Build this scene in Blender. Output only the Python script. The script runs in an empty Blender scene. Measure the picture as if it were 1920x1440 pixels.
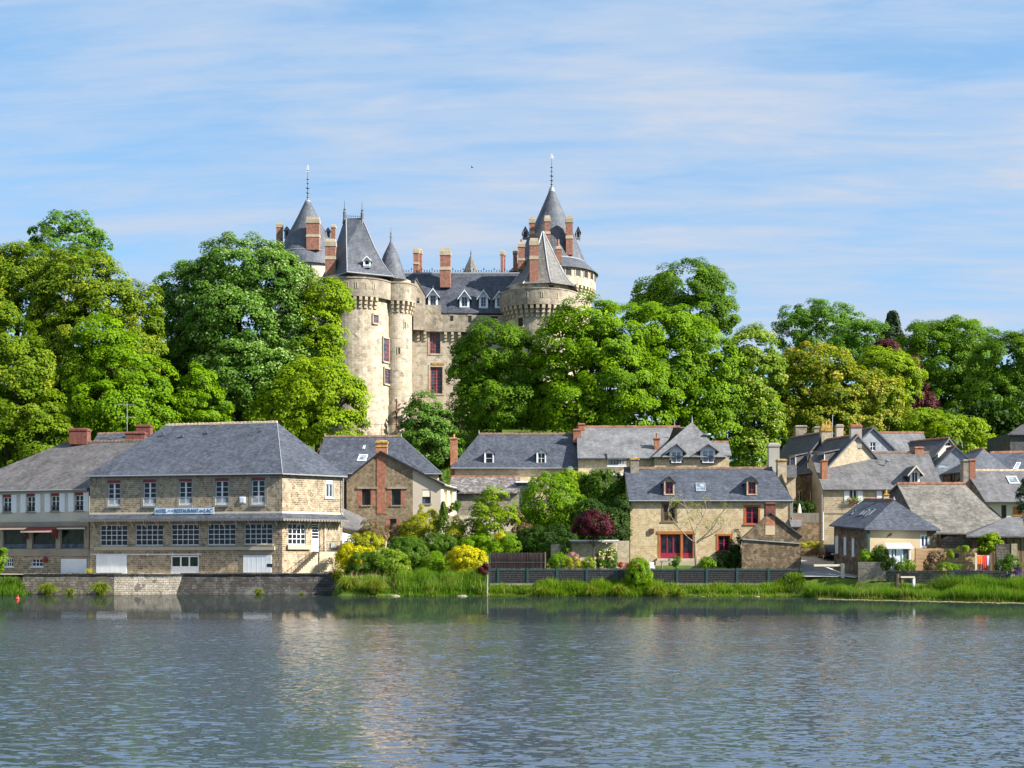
import bpy, math, random
import numpy as np
from mathutils import Vector

random.seed(7)
RNG = np.random.default_rng(11)
SC = bpy.context.scene
COL = SC.collection

# ------------------------------------------------------------------ camera, sky, sun, exposure
F = 2520.0      # focal length in photo pixels (1920 wide)
HZ = 1050.0     # photo row of the horizon
CH = 3.2        # camera height above the lake

cam_data = bpy.data.cameras.new("camera")
cam_data.sensor_width = 36.0
cam_data.lens = 36.0 * F / 1920.0
cam_data.shift_y = (HZ - 720.0) / 1920.0
cam_data.clip_start = 0.5
cam_data.clip_end = 6000.0
cam = bpy.data.objects.new("camera", cam_data)
COL.objects.link(cam)
cam.location = (0, 0, CH)
cam.rotation_euler = (math.radians(90), 0, 0)
SC.camera = cam

SUN = Vector((0.775, -0.281, 0.567)).normalized()      # direction towards the sun
SUN_EL = math.asin(SUN.z)
SUN_AZ = math.atan2(SUN.x, SUN.y)

world = bpy.data.worlds.new("World")
SC.world = world
world.use_nodes = True
wt = world.node_tree
wt.nodes.clear()


def nd(nt, typ, inputs=None, **props):
 n = nt.nodes.new(typ)
 for k, v in props.items():
  setattr(n, k, v)
 for k, v in (inputs or {}).items():
  s = n.inputs[k]
  if hasattr(v, 'is_output'):
   nt.links.new(v, s)
  else:
   s.default_value = v
 return n


def mth(nt, op, a, b=None, clamp=False):
 n = nd(nt, 'ShaderNodeMath', {0: a}, operation=op, use_clamp=clamp)
 if b is not None:
  if hasattr(b, 'is_output'):
   nt.links.new(b, n.inputs[1])
  else:
   n.inputs[1].default_value = b
 return n.outputs[0]


def mixc(nt, fac, a, b, mode='MIX'):
 n = nd(nt, 'ShaderNodeMix', data_type='RGBA', blend_type=mode)
 for i, v in ((0, fac), (6, a), (7, b)):
  if hasattr(v, 'is_output'):
   nt.links.new(v, n.inputs[i])
  else:
   n.inputs[i].default_value = v if i == 0 else (tuple(v) + (1,))[:4]
 return n.outputs[2]


def ramp(nt, fac, stops):
 n = nd(nt, 'ShaderNodeValToRGB', {0: fac})
 el = n.color_ramp.elements
 while len(el) < len(stops):
  el.new(0.5)
 for e, (p, c) in zip(el, stops):
  e.position = p
  e.color = (c, c, c, 1) if isinstance(c, (int, float)) else (tuple(c) + (1,))[:4]
 return n.outputs[0]


sky = nd(wt, 'ShaderNodeTexSky', sky_type='NISHITA', sun_disc=False, sun_elevation=SUN_EL, sun_rotation=SUN_AZ,
         altitude=60.0, air_density=1.0, dust_density=0.6, ozone_density=2.5)
tc = nd(wt, 'ShaderNodeTexCoord')
sep = nd(wt, 'ShaderNodeSeparateXYZ', {0: tc.outputs['Generated']})
zz = mth(wt, 'ADD', mth(wt, 'MAXIMUM', sep.outputs[2], 0.0), 0.16)
cx_ = mth(wt, 'DIVIDE', sep.outputs[0], zz)
cy_ = mth(wt, 'DIVIDE', sep.outputs[1], zz)
cyt = mth(wt, 'ADD', cy_, mth(wt, 'MULTIPLY', cx_, 0.05))
cvec = nd(wt, 'ShaderNodeCombineXYZ', {0: mth(wt, 'MULTIPLY', cx_, 0.30), 1: mth(wt, 'MULTIPLY', cyt, 0.8), 2: 5.3})
cn1 = nd(wt, 'ShaderNodeTexNoise', {'Vector': cvec.outputs[0], 'Scale': 2.6, 'Detail': 9.0, 'Roughness': 0.62, 'Distortion': 0.35})
cvec2 = nd(wt, 'ShaderNodeCombineXYZ', {0: mth(wt, 'MULTIPLY', cx_, 0.55), 1: mth(wt, 'MULTIPLY', cyt, 2.2), 2: 9.1})
cn2 = nd(wt, 'ShaderNodeTexNoise', {'Vector': cvec2.outputs[0], 'Scale': 5.0, 'Detail': 6.0, 'Roughness': 0.6, 'Distortion': 0.4})
csum = mth(wt, 'ADD', mth(wt, 'MULTIPLY', cn1.outputs[0], 0.60), mth(wt, 'MULTIPLY', cn2.outputs[0], 0.40))
cfac = ramp(wt, csum, [(0.37, 0.52), (0.47, 0.80), (0.58, 0.98)])
cloud_col = mixc(wt, ramp(wt, csum, [(0.36, 0.0), (0.60, 1.0)]), (1.9, 3.2, 5.0), (3.25, 3.65, 4.35))
skycol = mixc(wt, 1.0, sky.outputs[0], (0.80, 1.06, 1.10), 'MULTIPLY')
wcol = mixc(wt, cfac, skycol, cloud_col)
bg = nd(wt, 'ShaderNodeBackground', {0: wcol, 1: 0.082})
wo = nd(wt, 'ShaderNodeOutputWorld', {0: bg.outputs[0]})

sun_data = bpy.data.lights.new("sun", 'SUN')
sun_data.energy = 5.0
sun_data.angle = math.radians(0.5)
sun_data.color = (1.0, 0.945, 0.86)
sun = bpy.data.objects.new("sun", sun_data)
COL.objects.link(sun)
sun.rotation_euler = SUN.to_track_quat('Z', 'Y').to_euler()
sun.location = (60, -20, 120)

SC.view_settings.view_transform = 'Standard'
SC.view_settings.look = 'None'
SC.view_settings.gamma = 1.0
SC.view_settings.use_curve_mapping = False
SC.view_settings.exposure = 1.22
SC.render.engine = 'CYCLES'
SC.cycles.use_denoising = True
SC.cycles.use_adaptive_sampling = True
SC.cycles.adaptive_threshold = 0.012
SC.cycles.max_bounces = 7
SC.cycles.diffuse_bounces = 3
SC.cycles.glossy_bounces = 3
SC.cycles.transmission_bounces = 3
SC.cycles.transparent_max_bounces = 6
SC.cycles.caustics_reflective = False
SC.cycles.caustics_refractive = False


# ------------------------------------------------------------------ geometry helpers
def X(px, Y):
 return (px - 960.0) / F * Y


def Z(py, Y):
 return CH + (HZ - py) / F * Y


def P(px, py, Y):
 return Vector((X(px, Y), Y, Z(py, Y)))


def PZ(px, Y, z):
 return Vector((X(px, Y), Y, z))


def XY(px, Y):
 return Vector((X(px, Y), Y))


def hexc(h):
 h = h.lstrip('#')
 r = []
 for i in (0, 2, 4):
  v = int(h[i:i + 2], 16) / 255.0
  r.append(v / 12.92 if v <= 0.04045 else ((v + 0.055) / 1.055) ** 2.4)
 return tuple(r)


def newell(pts):
 n = Vector((0, 0, 0))
 for i in range(len(pts)):
  a, b = pts[i], pts[(i + 1) % len(pts)]
  n.x += (a[1] - b[1]) * (a[2] + b[2])
  n.y += (a[2] - b[2]) * (a[0] + b[0])
  n.z += (a[0] - b[0]) * (a[1] + b[1])
 return n.normalized() if n.length > 1e-12 else Vector((0, 0, 1))


def autouv(pts):
 n = newell(pts)
 if abs(n.z) > 0.985:
  return [(p[0], p[1]) for p in pts]
 t = Vector((-n.y, n.x, 0)).normalized()
 b = n.cross(t)
 return [(t.dot(Vector(p)), b.dot(Vector(p))) for p in pts]


LOC = {}


class MB:
 def __init__(s):
  s.v, s.f, s.uv, s.m = [], [], [], []

 def poly(s, pts, m=0, uv=None):
  pts = [Vector(p) for p in pts]
  i = len(s.v)
  s.v += pts
  s.f.append(tuple(range(i, i + len(pts))))
  s.m.append(m)
  s.uv += uv if uv else autouv(pts)

 def hexa(s, c, m=0):
  """8 corners: bottom ring 0-3 (ccw from above), top ring 4-7"""
  for q in ((3, 2, 1, 0), (4, 5, 6, 7), (0, 1, 5, 4), (1, 2, 6, 5), (2, 3, 7, 6), (3, 0, 4, 7)):
   s.poly([c[k] for k in q], m)

 def box(s, x0, x1, y0, y1, z0, z1, m=0):
  s.hexa([Vector(p) for p in ((x0, y0, z0), (x1, y0, z0), (x1, y1, z0), (x0, y1, z0),
         (x0, y0, z1), (x1, y0, z1), (x1, y1, z1), (x0, y1, z1))], m)

 def fbox(s, fr, u0, u1, v0, v1, d0, d1, m=0):
  """box in a wall frame: u along, v = z, d outward"""
  g = lambda u, v, d: fr.pt(u, v, d)
  s.hexa([g(u0, v0, d1), g(u1, v0, d1), g(u1, v0, d0), g(u0, v0, d0),
    g(u0, v1, d1), g(u1, v1, d1), g(u1, v1, d0), g(u0, v1, d0)], m)

 def slab(s, pts, th, m=0):
  pts = [Vector(p) for p in pts]
  if newell(pts).z < 0:
   pts.reverse()
  lo = [p - Vector((0, 0, th)) for p in pts]
  s.poly(pts, m)
  s.poly(lo[::-1], m)
  k = len(pts)
  for i in range(k):
   j = (i + 1) % k
   s.poly([lo[i], lo[j], pts[j], pts[i]], m)

 def tube(s, p0, p1, r0, r1=None, n=6, m=0, caps=True):
  p0, p1 = Vector(p0), Vector(p1)
  r1 = r0 if r1 is None else r1
  d = (p1 - p0)
  if d.length < 1e-6:
   return
  d.normalize()
  a = d.orthogonal().normalized()
  b = d.cross(a)
  L = (p1 - p0).length
  ra = [p0 + (a * math.cos(2 * math.pi * i / n) + b * math.sin(2 * math.pi * i / n)) * r0 for i in range(n)]
  rb = [p1 + (a * math.cos(2 * math.pi * i / n) + b * math.sin(2 * math.pi * i / n)) * r1 for i in range(n)]
  for i in range(n):
   j = (i + 1) % n
   s.poly([ra[i], ra[j], rb[j], rb[i]], m, uv=[(i * r0, 0), ((i + 1) * r0, 0), ((i + 1) * r0, L), (i * r0, L)])
  if caps:
   s.poly(ra[::-1], m)
   s.poly(rb, m)

 def lathe(s, c, prof, n=56, m=0, a0=0.0, a1=2 * math.pi, poly_r=1.0):
  c = Vector(c)
  vv = 0.0
  for k in range(len(prof) - 1):
   (ra, za), (rb, zb) = prof[k], prof[k + 1]
   L = math.hypot(rb - ra, zb - za)
   rr = max(ra, rb)
   for i in range(n):
    t0 = a0 + (a1 - a0) * i / n
    t1 = a0 + (a1 - a0) * (i + 1) / n
    c0, s0, c1, s1 = math.cos(t0), math.sin(t0), math.cos(t1), math.sin(t1)
    q = [c + Vector((ra * c0, ra * s0, za)), c + Vector((ra * c1, ra * s1, za)),
                     c + Vector((rb * c1, rb * s1, zb)), c + Vector((rb * c0, rb * s0, zb))]
    uv = [(t0 * rr, vv), (t1 * rr, vv), (t1 * rr, vv + L), (t0 * rr, vv + L)]
    if rb < 1e-4:
     q, uv = q[:3], uv[:3]
    elif ra < 1e-4:
     q, uv = [q[0], q[2], q[3]], [uv[0], uv[2], uv[3]]
    s.poly(q, m, uv)
   vv += L

 def mesh(s, name, mats, origin=(0, 0, 0), smooth=False):
  me = bpy.data.meshes.new(name)
  o = Vector(origin)
  me.from_pydata([tuple(p - o) for p in s.v], [], s.f)
  uvl = me.uv_layers.new(name="UVMap")
  uvl.data.foreach_set('uv', np.array(s.uv, dtype=np.float32).ravel())
  for mt in (mats if isinstance(mats, (list, tuple)) else [mats]):
   me.materials.append(mt)
  me.polygons.foreach_set('material_index', s.m)
  if smooth:
   me.polygons.foreach_set('use_smooth', [True] * len(s.f))
  return me

 def build(s, name, mats, parent=None, smooth=False, label=None, kind=None):
  if not s.f:
   return None
  org = LOC[parent] if parent else Vector((0, 0, 0))
  return link_mesh(name, s.mesh(name, mats, org, smooth), parent, label, kind)

 def thing(s, name, mats, label, cat, group=None, kind=None, smooth=False):
  xs = [p.x for p in s.v]
  ys = [p.y for p in s.v]
  zs = [p.z for p in s.v]
  org = Vector(((min(xs) + max(xs)) / 2, (min(ys) + max(ys)) / 2, min(zs)))
  o = bpy.data.objects.new(name, s.mesh(name, mats, org, smooth))
  COL.objects.link(o)
  o.location = org
  LOC[o] = org
  return tag(o, label, cat, group, kind)


def link_mesh(name, me, parent=None, label=None, kind=None, loc=None):
 o = bpy.data.objects.new(name, me)
 COL.objects.link(o)
 if parent:
  o.parent = parent
  LOC[o] = LOC[parent].copy()
 else:
  LOC[o] = Vector((0, 0, 0))
 if loc is not None:
  o.location = Vector(loc) - (LOC[parent] if parent else Vector((0, 0, 0)))
  LOC[o] = Vector(loc)
 if label:
  o['label'] = label
 if kind:
  o['kind'] = kind
 return o


def tag(o, label=None, cat=None, group=None, kind=None):
 for k, v in (('label', label), ('category', cat), ('group', group), ('kind', kind)):
  if v:
   o[k] = v
 return o


def thing(name, label, cat, loc, group=None):
 o = bpy.data.objects.new(name, None)
 COL.objects.link(o)
 o.empty_display_size = 0.5
 o.location = loc
 LOC[o] = Vector(loc)
 return tag(o, label, cat, group)


def copy_thing(root, delta, label=None, rotz=0.0, scale=None):
 """copy of a thing with copies of its parts and sub-parts (mesh data shared)"""
 r = root.copy()
 COL.objects.link(r)
 r.location = Vector(root.location) + Vector(delta)
 r.rotation_euler.z += rotz
 if scale:
  r.scale = scale
 if label:
  r['label'] = label
 for ch in root.children:
  c = ch.copy()
  COL.objects.link(c)
  c.parent = r
  for g in ch.children:
   d = g.copy()
   COL.objects.link(d)
   d.parent = c
 return r


class Frame:
 """vertical wall plane from A to B (left to right as seen from outside)"""

 def __init__(s, A, B):
  s.A, s.B = Vector(A[:2]), Vector(B[:2])
  d = s.B - s.A
  s.L = d.length
  s.t = d / s.L
  s.n = Vector((s.t.y, -s.t.x))

 def pt(s, u, v, d=0.0):
  q = s.A + s.t * u + s.n * d
  return Vector((q.x, q.y, v))

 def u_of(s, px):
  k = (px - 960.0) / F
  den = s.t.x - k * s.t.y
  return (k * s.A.y - s.A.x) / den

 def rect(s, r):
  u0, u1 = s.u_of(r[0]), s.u_of(r[2])
  Ym = s.A.y + s.t.y * (u0 + u1) / 2
  return (min(u0, u1), max(u0, u1), Z(r[3], Ym), Z(r[1], Ym))

 def Yat(s, u):
  return s.A.y + s.t.y * u


def wall_mb(mb, fr, z0, top, rects=(), depth=0.22, m=0, mrev=None):
 """top: z or list of (u, z). rects: (u0,u1,v0,v1) holes"""
 mrev = m if mrev is None else mrev
 prof = [(0.0, top), (fr.L, top)] if isinstance(top, (int, float)) else sorted(top)

 def tz(u):
  for (ua, za), (ub, zb) in zip(prof, prof[1:]):
   if u <= ub + 1e-9:
    return za + (zb - za) * (u - ua) / max(ub - ua, 1e-9)
  return prof[-1][1]
 us = sorted(set([round(u, 4) for u, _ in prof] + [round(max(0, min(fr.L, c)), 4) for r in rects for c in r[:2]]))
 for ua, ub in zip(us, us[1:]):
  if ub - ua < 1e-4:
   continue
  um = (ua + ub) / 2
  hs = sorted([r for r in rects if r[0] < um < r[1]], key=lambda r: r[2])
  v = z0
  for r in hs:
   if r[2] > v + 1e-4:
    mb.poly([fr.pt(ua, v), fr.pt(ub, v), fr.pt(ub, r[2]), fr.pt(ua, r[2])], m)
   v = max(v, r[3])
  ta, tb = tz(ua), tz(ub)
  if max(ta, tb) > v + 1e-4:
   mb.poly([fr.pt(ua, v), fr.pt(ub, v), fr.pt(ub, max(tb, v)), fr.pt(ua, max(ta, v))], m)
 for (u0, u1, v0, v1) in rects:
  g = fr.pt
  D = -depth
  mb.poly([g(u0, v0), g(u0, v1), g(u0, v1, D), g(u0, v0, D)], mrev)
  mb.poly([g(u1, v1), g(u1, v0), g(u1, v0, D), g(u1, v1, D)], mrev)
  mb.poly([g(u0, v1), g(u1, v1), g(u1, v1, D), g(u0, v1, D)], mrev)
  mb.poly([g(u1, v0), g(u0, v0), g(u0, v0, D), g(u1, v0, D)], mrev)


PANES = {}


def pane(parent, fr, uc, vc, w, h, d, mat):
 key = (round(w, 3), round(h, 3), round(fr.n.x, 4), round(fr.n.y, 4), mat.name)
 if key not in PANES:
  mb = MB()
  base = fr.pt(0, 0, 0)
  f2 = Frame((0, 0), tuple(fr.t))
  mb.fbox(f2, -w / 2, w / 2, -h / 2, h / 2, -0.006, 0.006)
  PANES[key] = mb.mesh('pane', mat)
 return link_mesh('pane', PANES[key], parent, loc=fr.pt(uc, vc, d))


def window(root, fr, rc, cols=2, rows=3, frame=None, glass=None, fw=0.07, mw=0.035, depth=0.14, each=False,
           sill=None, lintel=None, panel=0.0, rail=None, mid=0.0, name='window', curtain=None, label=None):
 """rc=(u0,u1,v0,v1). Frame and glazing bars are the part, each pane (or the glazing) a sub-part."""
 u0, u1, v0, v1 = rc
 d1, d0 = -depth + 0.03, -depth - 0.05
 mb = MB()
 mb.fbox(fr, u0, u0 + fw, v0, v1, d0, d1)
 mb.fbox(fr, u1 - fw, u1, v0, v1, d0, d1)
 mb.fbox(fr, u0 + fw, u1 - fw, v1 - fw, v1, d0, d1)
 mb.fbox(fr, u0 + fw, u1 - fw, v0, v0 + fw, d0, d1)
 a0, a1, b0, b1 = u0 + fw, u1 - fw, v0 + fw, v1 - fw
 if panel:
  bp = b0 + (b1 - b0) * panel
  mb.fbox(fr, a0, a1, b0, bp, d0, d1 - 0.012)
  b0 = bp
 cw = (a1 - a0) / cols
 rh = (b1 - b0) / rows
 for i in range(1, cols):
  w = mw if not (mid and 2 * i == cols) else mid
  mb.fbox(fr, a0 + cw * i - w / 2, a0 + cw * i + w / 2, b0, b1, d0 + 0.01, d1 - 0.004)
 for j in range(1, rows):
  mb.fbox(fr, a0, a1, b0 + rh * j - mw / 2, b0 + rh * j + mw / 2, d0 + 0.014, d1 - 0.008)
 if rail:
  zr = v0 + (v1 - v0) * 0.36
  for zz_ in (v0 + 0.08, zr):
   mb.fbox(fr, u0 + 0.01, u1 - 0.01, zz_ - 0.02, zz_ + 0.02, -0.05, -0.02, 1)
  k = max(4, int((u1 - u0) / 0.11))
  for i in range(k + 1):
   uu = u0 + 0.02 + (u1 - u0 - 0.04) * i / k
   mb.fbox(fr, uu - 0.011, uu + 0.011, v0 + 0.1, zr - 0.02, -0.046, -0.024, 1)
 if sill:
  mb.fbox(fr, u0 - 0.12, u1 + 0.12, v0 - 0.13, v0 - 0.002, -0.1, 0.10, 2)
 if lintel:
  mb.fbox(fr, u0 - 0.02, u1 + 0.02, v1 + 0.002, v1 + lintel[1], -0.1, 0.035, 3)
 w = mb.build(name, [frame, rail or frame, sill or frame, lintel[0] if lintel else frame], root, label=label)
 if each:
  for i in range(cols):
   for j in range(rows):
    pane(w, fr, a0 + cw * (i + .5), b0 + rh * (j + .5), cw - mw * 0.5, rh - mw * 0.5, -depth - 0.015, glass)
 else:
  g = MB()
  g.fbox(fr, a0 - 0.01, a1 + 0.01, b0 - 0.01, b1 + 0.01, -depth - 0.03, -depth - 0.018)
  g.build('glazing', glass, w)
 if curtain:
  c = MB()
  uu = a0
  n = 9
  cwid = (a1 - a0) * 0.3
  for i in range(n):
   ua, ub = a0 + cwid * i / n, a0 + cwid * (i + 1) / n
   da = -depth - 0.10 - 0.03 * (i % 2)
   db = -depth - 0.10 - 0.03 * ((i + 1) % 2)
   c.poly([fr.pt(ua, b0, da), fr.pt(ub, b0, db), fr.pt(ub, b1, db), fr.pt(ua, b1, da)])
  c.build('curtain', curtain, w)
 return w


def ray_plane(px, py, p0, n):
 d = Vector(((px - 960) / F, 1.0, (HZ - py) / F))
 o = Vector((0, 0, CH))
 t = (Vector(p0) - o).dot(n) / d.dot(n)
 return o + d * t


def skylight(root, quad, plane, frame, glass, name='skylight'):
 """quad of photo pixels seen on a roof plane (3 points)"""
 n = newell(plane)
 if n.z < 0:
  n = -n
 q = [ray_plane(x, y, plane[0], n) for x, y in quad]
 if newell(q).z < 0:
  q.reverse()
 c = sum(q, Vector()) / 4
 mb = MB()
 inner = [c + (p - c) * 0.80 for p in q]
 up = n * 0.09
 for i in range(4):
  j = (i + 1) % 4
  mb.poly([q[i] + up, q[j] + up, inner[j] + up, inner[i] + up])
  mb.poly([q[i] - up, q[j] - up, q[j] + up, q[i] + up])
  mb.poly([inner[j] + up, inner[j] - up, inner[i] - up, inner[i] + up])
 w = mb.build(name, frame, root)
 g = MB()
 g.poly([p + n * 0.05 for p in inner])
 g.poly([p + n * 0.03 for p in inner[::-1]])
 g.build('glazing', glass, w)
 return w


def ridge_tiles(root, p0, p1, mat, step=0.36, w=0.16, h=0.14, name='ridge_tiles'):
 p0, p1 = Vector(p0), Vector(p1)
 d = p1 - p0
 L = d.length
 d /= L
 side = Vector((-d.y, d.x, 0)).normalized()
 up = Vector((0, 0, 1))
 mb = MB()
 k = max(1, int(L / step))
 for i in range(k):
  a = p0 + d * (L * i / k)
  b = p0 + d * (L * (i + 1) / k + 0.02)
  j = random.uniform(-0.012, 0.012)
  for (q, hh, ww) in ((a, h + j, w), (b, h + 0.045 + j, w * 1.12)):
   pass
  ra = [a - side * w - up * 0.08, a - side * w * 0.6 + up * (h * 0.7 + j), a + up * (h + j), a + side * w * 0.6 + up * (h * 0.7 + j), a + side * w - up * 0.08]
  w2, h2 = w * 1.15, h + 0.05
  rb = [b - side * w2 - up * 0.08, b - side * w2 * 0.6 + up * (h2 * 0.7 + j), b + up * (h2 + j), b + side * w2 * 0.6 + up * (h2 * 0.7 + j), b + side * w2 - up * 0.08]
  for q in range(4):
   mb.poly([ra[q], rb[q], rb[q + 1], ra[q + 1]])
  mb.poly(rb)
  mb.poly(ra[::-1])
 return mb.build(name, mat, root, kind='stuff')


def chimney(root, cx, cy, w, d, z0, z1, mat, capmat=None, bands=(), pots=0, potmat=None, cap=0.25, name='chimney', label=None, taper=0.0, rot=0.0):
 c, s_ = math.cos(rot), math.sin(rot)

 def ring(hw, hd, z):
  return [Vector((cx + x * c - y * s_, cy + x * s_ + y * c, z)) for x, y in ((-hw, -hd), (hw, -hd), (hw, hd), (-hw, hd))]
 mb = MB()
 top = z1 - cap
 mb.hexa(ring(w / 2, d / 2, z0) + ring(w / 2 - taper, d / 2 - taper, top))
 ch = mb.build(name, mat, root, label=label)
 cm = capmat or mat
 cb = MB()
 cb.hexa(ring(w / 2 + 0.07, d / 2 + 0.07, top) + ring(w / 2 + 0.07, d / 2 + 0.07, top + cap * 0.6))
 cb.hexa(ring(w / 2 + 0.01, d / 2 + 0.01, top + cap * 0.6) + ring(w / 2 - 0.05, d / 2 - 0.05, z1))
 cb.build('chimney_cap', cm, ch)
 for (zb, hb) in bands:
  cb = MB()
  cb.hexa(ring(w / 2 + 0.06, d / 2 + 0.06, zb) + ring(w / 2 + 0.03, d / 2 + 0.03, zb + hb))
  cb.build('stone_band', cm, ch)
 for i in range(pots):
  pb = MB()
  off = (i - (pots - 1) / 2) * (w / max(pots, 1))
  pb.lathe((cx + off * c, cy + off * s_, z1), [(0.13, 0), (0.11, 0.35), (0.14, 0.37), (0.14, 0.43), (0.0001, 0.43)], 10)
  pb.build('chimney_pot', potmat or cm, ch)
 return ch


def dormer(root, px0, px1, py_apex, py_eave, py_bot, Y, back, wallm, roofm, framem, glass, cols=2, rows=3, over=0.14, wall_in=0.12, barge=None, name='dormer', hipped=False):
 x0, x1 = X(px0, Y), X(px1, Y)
 zb, ze, za = Z(py_bot, Y), Z(py_eave, Y), Z(py_apex, Y)
 fr = Frame((x0, Y), (x1, Y))
 xm = (x0 + x1) / 2
 mb = MB()
 hole = (wall_in, fr.L - wall_in, zb + 0.10, ze - 0.06)
 wall_mb(mb, fr, zb - 0.25, [(0, ze), (fr.L / 2, za - 0.05), (fr.L, ze)], [hole], 0.10)
 mb.poly([Vector((x0, Y + back, zb)), Vector((x0, Y, zb - .25)), Vector((x0, Y, ze)), Vector((x0, Y + back, ze))], 1)
 mb.poly([Vector((x1, Y, zb - .25)), Vector((x1, Y + back, zb)), Vector((x1, Y + back, ze)), Vector((x1, Y, ze))], 1)
 mb.fbox(fr, -0.04, fr.L + 0.04, zb - 0.02, zb + 0.06, -0.05, 0.08)
 dm = mb.build(name, [wallm, roofm], root)
 rb = MB()
 sl = (za - ze) / (xm - x0)
 for sx in (-1, 1):
  xe = xm + sx * (xm - x0 + over)
  zo = ze - sl * over
  rb.slab([(xm, Y - over * 1.3, za), (xe, Y - over * 1.3, zo), (xe, Y + back, zo), (xm, Y + back + 0.6, za)], 0.08)
 if barge:
  for sx in (-1, 1):
   xe = xm + sx * (xm - x0 + over)
   zo = ze - sl * over
   yb = Y - over * 1.3 - 0.03
   rb.poly([Vector((xm, yb, za + .03)), Vector((xe, yb, zo + .03)), Vector((xe, yb, zo - .16)), Vector((xm, yb, za - .2))][::sx], 1)
 rb.build('dormer_roof', [roofm, barge or roofm], dm)
 u0, u1, v0, v1 = hole
 fb = MB()
 d1, d0 = -0.04, -0.10
 w = 0.06
 fb.fbox(fr, u0, u0 + w, v0, v1, d0, d1)
 fb.fbox(fr, u1 - w, u1, v0, v1, d0, d1)
 fb.fbox(fr, u0 + w, u1 - w, v1 - w, v1, d0, d1)
 fb.fbox(fr, u0 + w, u1 - w, v0, v0 + w, d0, d1)
 for i in range(1, cols):
  uu = u0 + (u1 - u0) * i / cols
  fb.fbox(fr, uu - .035, uu + .035, v0 + w, v1 - w, d0 + .01, d1 - .005)
 for j in range(1, rows):
  vv = v0 + (v1 - v0) * j / rows
  fb.fbox(fr, u0 + w, u1 - w, vv - .018, vv + .018, d0 + .015, d1 - .01)
 fb.build('window_frame', framem, dm)
 gb = MB()
 gb.fbox(fr, u0 + w * .5, u1 - w * .5, v0 + w * .5, v1 - w * .5, -0.085, -0.075)
 gb.build('window_pane', glass, dm)
 return dm
# ------------------------------------------------------------------ materials
def newmat(name):
 m = bpy.data.materials.new(name)
 m.use_nodes = True
 m.node_tree.nodes.clear()
 return m, m.node_tree


def finish(nt, color, rough=0.85, bump=None, bstr=0.5, bdist=0.02, metal=0.0, spec=0.3):
 b = nd(nt, 'ShaderNodeBsdfPrincipled', {'Roughness': rough, 'Metallic': metal, 'Specular IOR Level': spec})
 if hasattr(color, 'is_output'):
  nt.links.new(color, b.inputs['Base Color'])
 else:
  b.inputs['Base Color'].default_value = (tuple(color) + (1,))[:4]
 if bump is not None:
  bn = nd(nt, 'ShaderNodeBump', {'Strength': bstr, 'Distance': bdist, 'Height': bump})
  nt.links.new(bn.outputs[0], b.inputs['Normal'])
 nd(nt, 'ShaderNodeOutputMaterial', {0: b.outputs[0]})
 return b


def plain(name, c, rough=0.6, metal=0.0, var=0.12, scale=6.0, spec=0.4):
 m, nt = newmat(name)
 g = nd(nt, 'ShaderNodeNewGeometry')
 n = nd(nt, 'ShaderNodeTexNoise', {'Vector': g.outputs['Position'], 'Scale': scale, 'Detail': 4.0})
 lo = tuple(x * (1 - var) for x in c)
 hi = tuple(min(1, x * (1 + var)) for x in c)
 finish(nt, mixc(nt, ramp(nt, n.outputs[0], [(0.3, 0), (0.7, 1)]), lo, hi), rough, metal=metal, spec=spec)
 return m


def uvd(nt, amt=0.05, sc=2.5):
 """UV in metres with a little wobble"""
 uv = nd(nt, 'ShaderNodeUVMap', uv_map='UVMap')
 n = nd(nt, 'ShaderNodeTexNoise', {'Vector': uv.outputs[0], 'Scale': sc, 'Detail': 2.0})
 s = nd(nt, 'ShaderNodeVectorMath', {0: n.outputs['Color'], 1: (0.5, 0.5, 0.5)}, operation='SUBTRACT')
 k = nd(nt, 'ShaderNodeVectorMath', {0: s.outputs[0]}, operation='SCALE')
 k.inputs['Scale'].default_value = amt
 a = nd(nt, 'ShaderNodeVectorMath', {0: uv.outputs[0], 1: k.outputs[0]}, operation='ADD')
 return uv.outputs[0], a.outputs[0]


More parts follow.
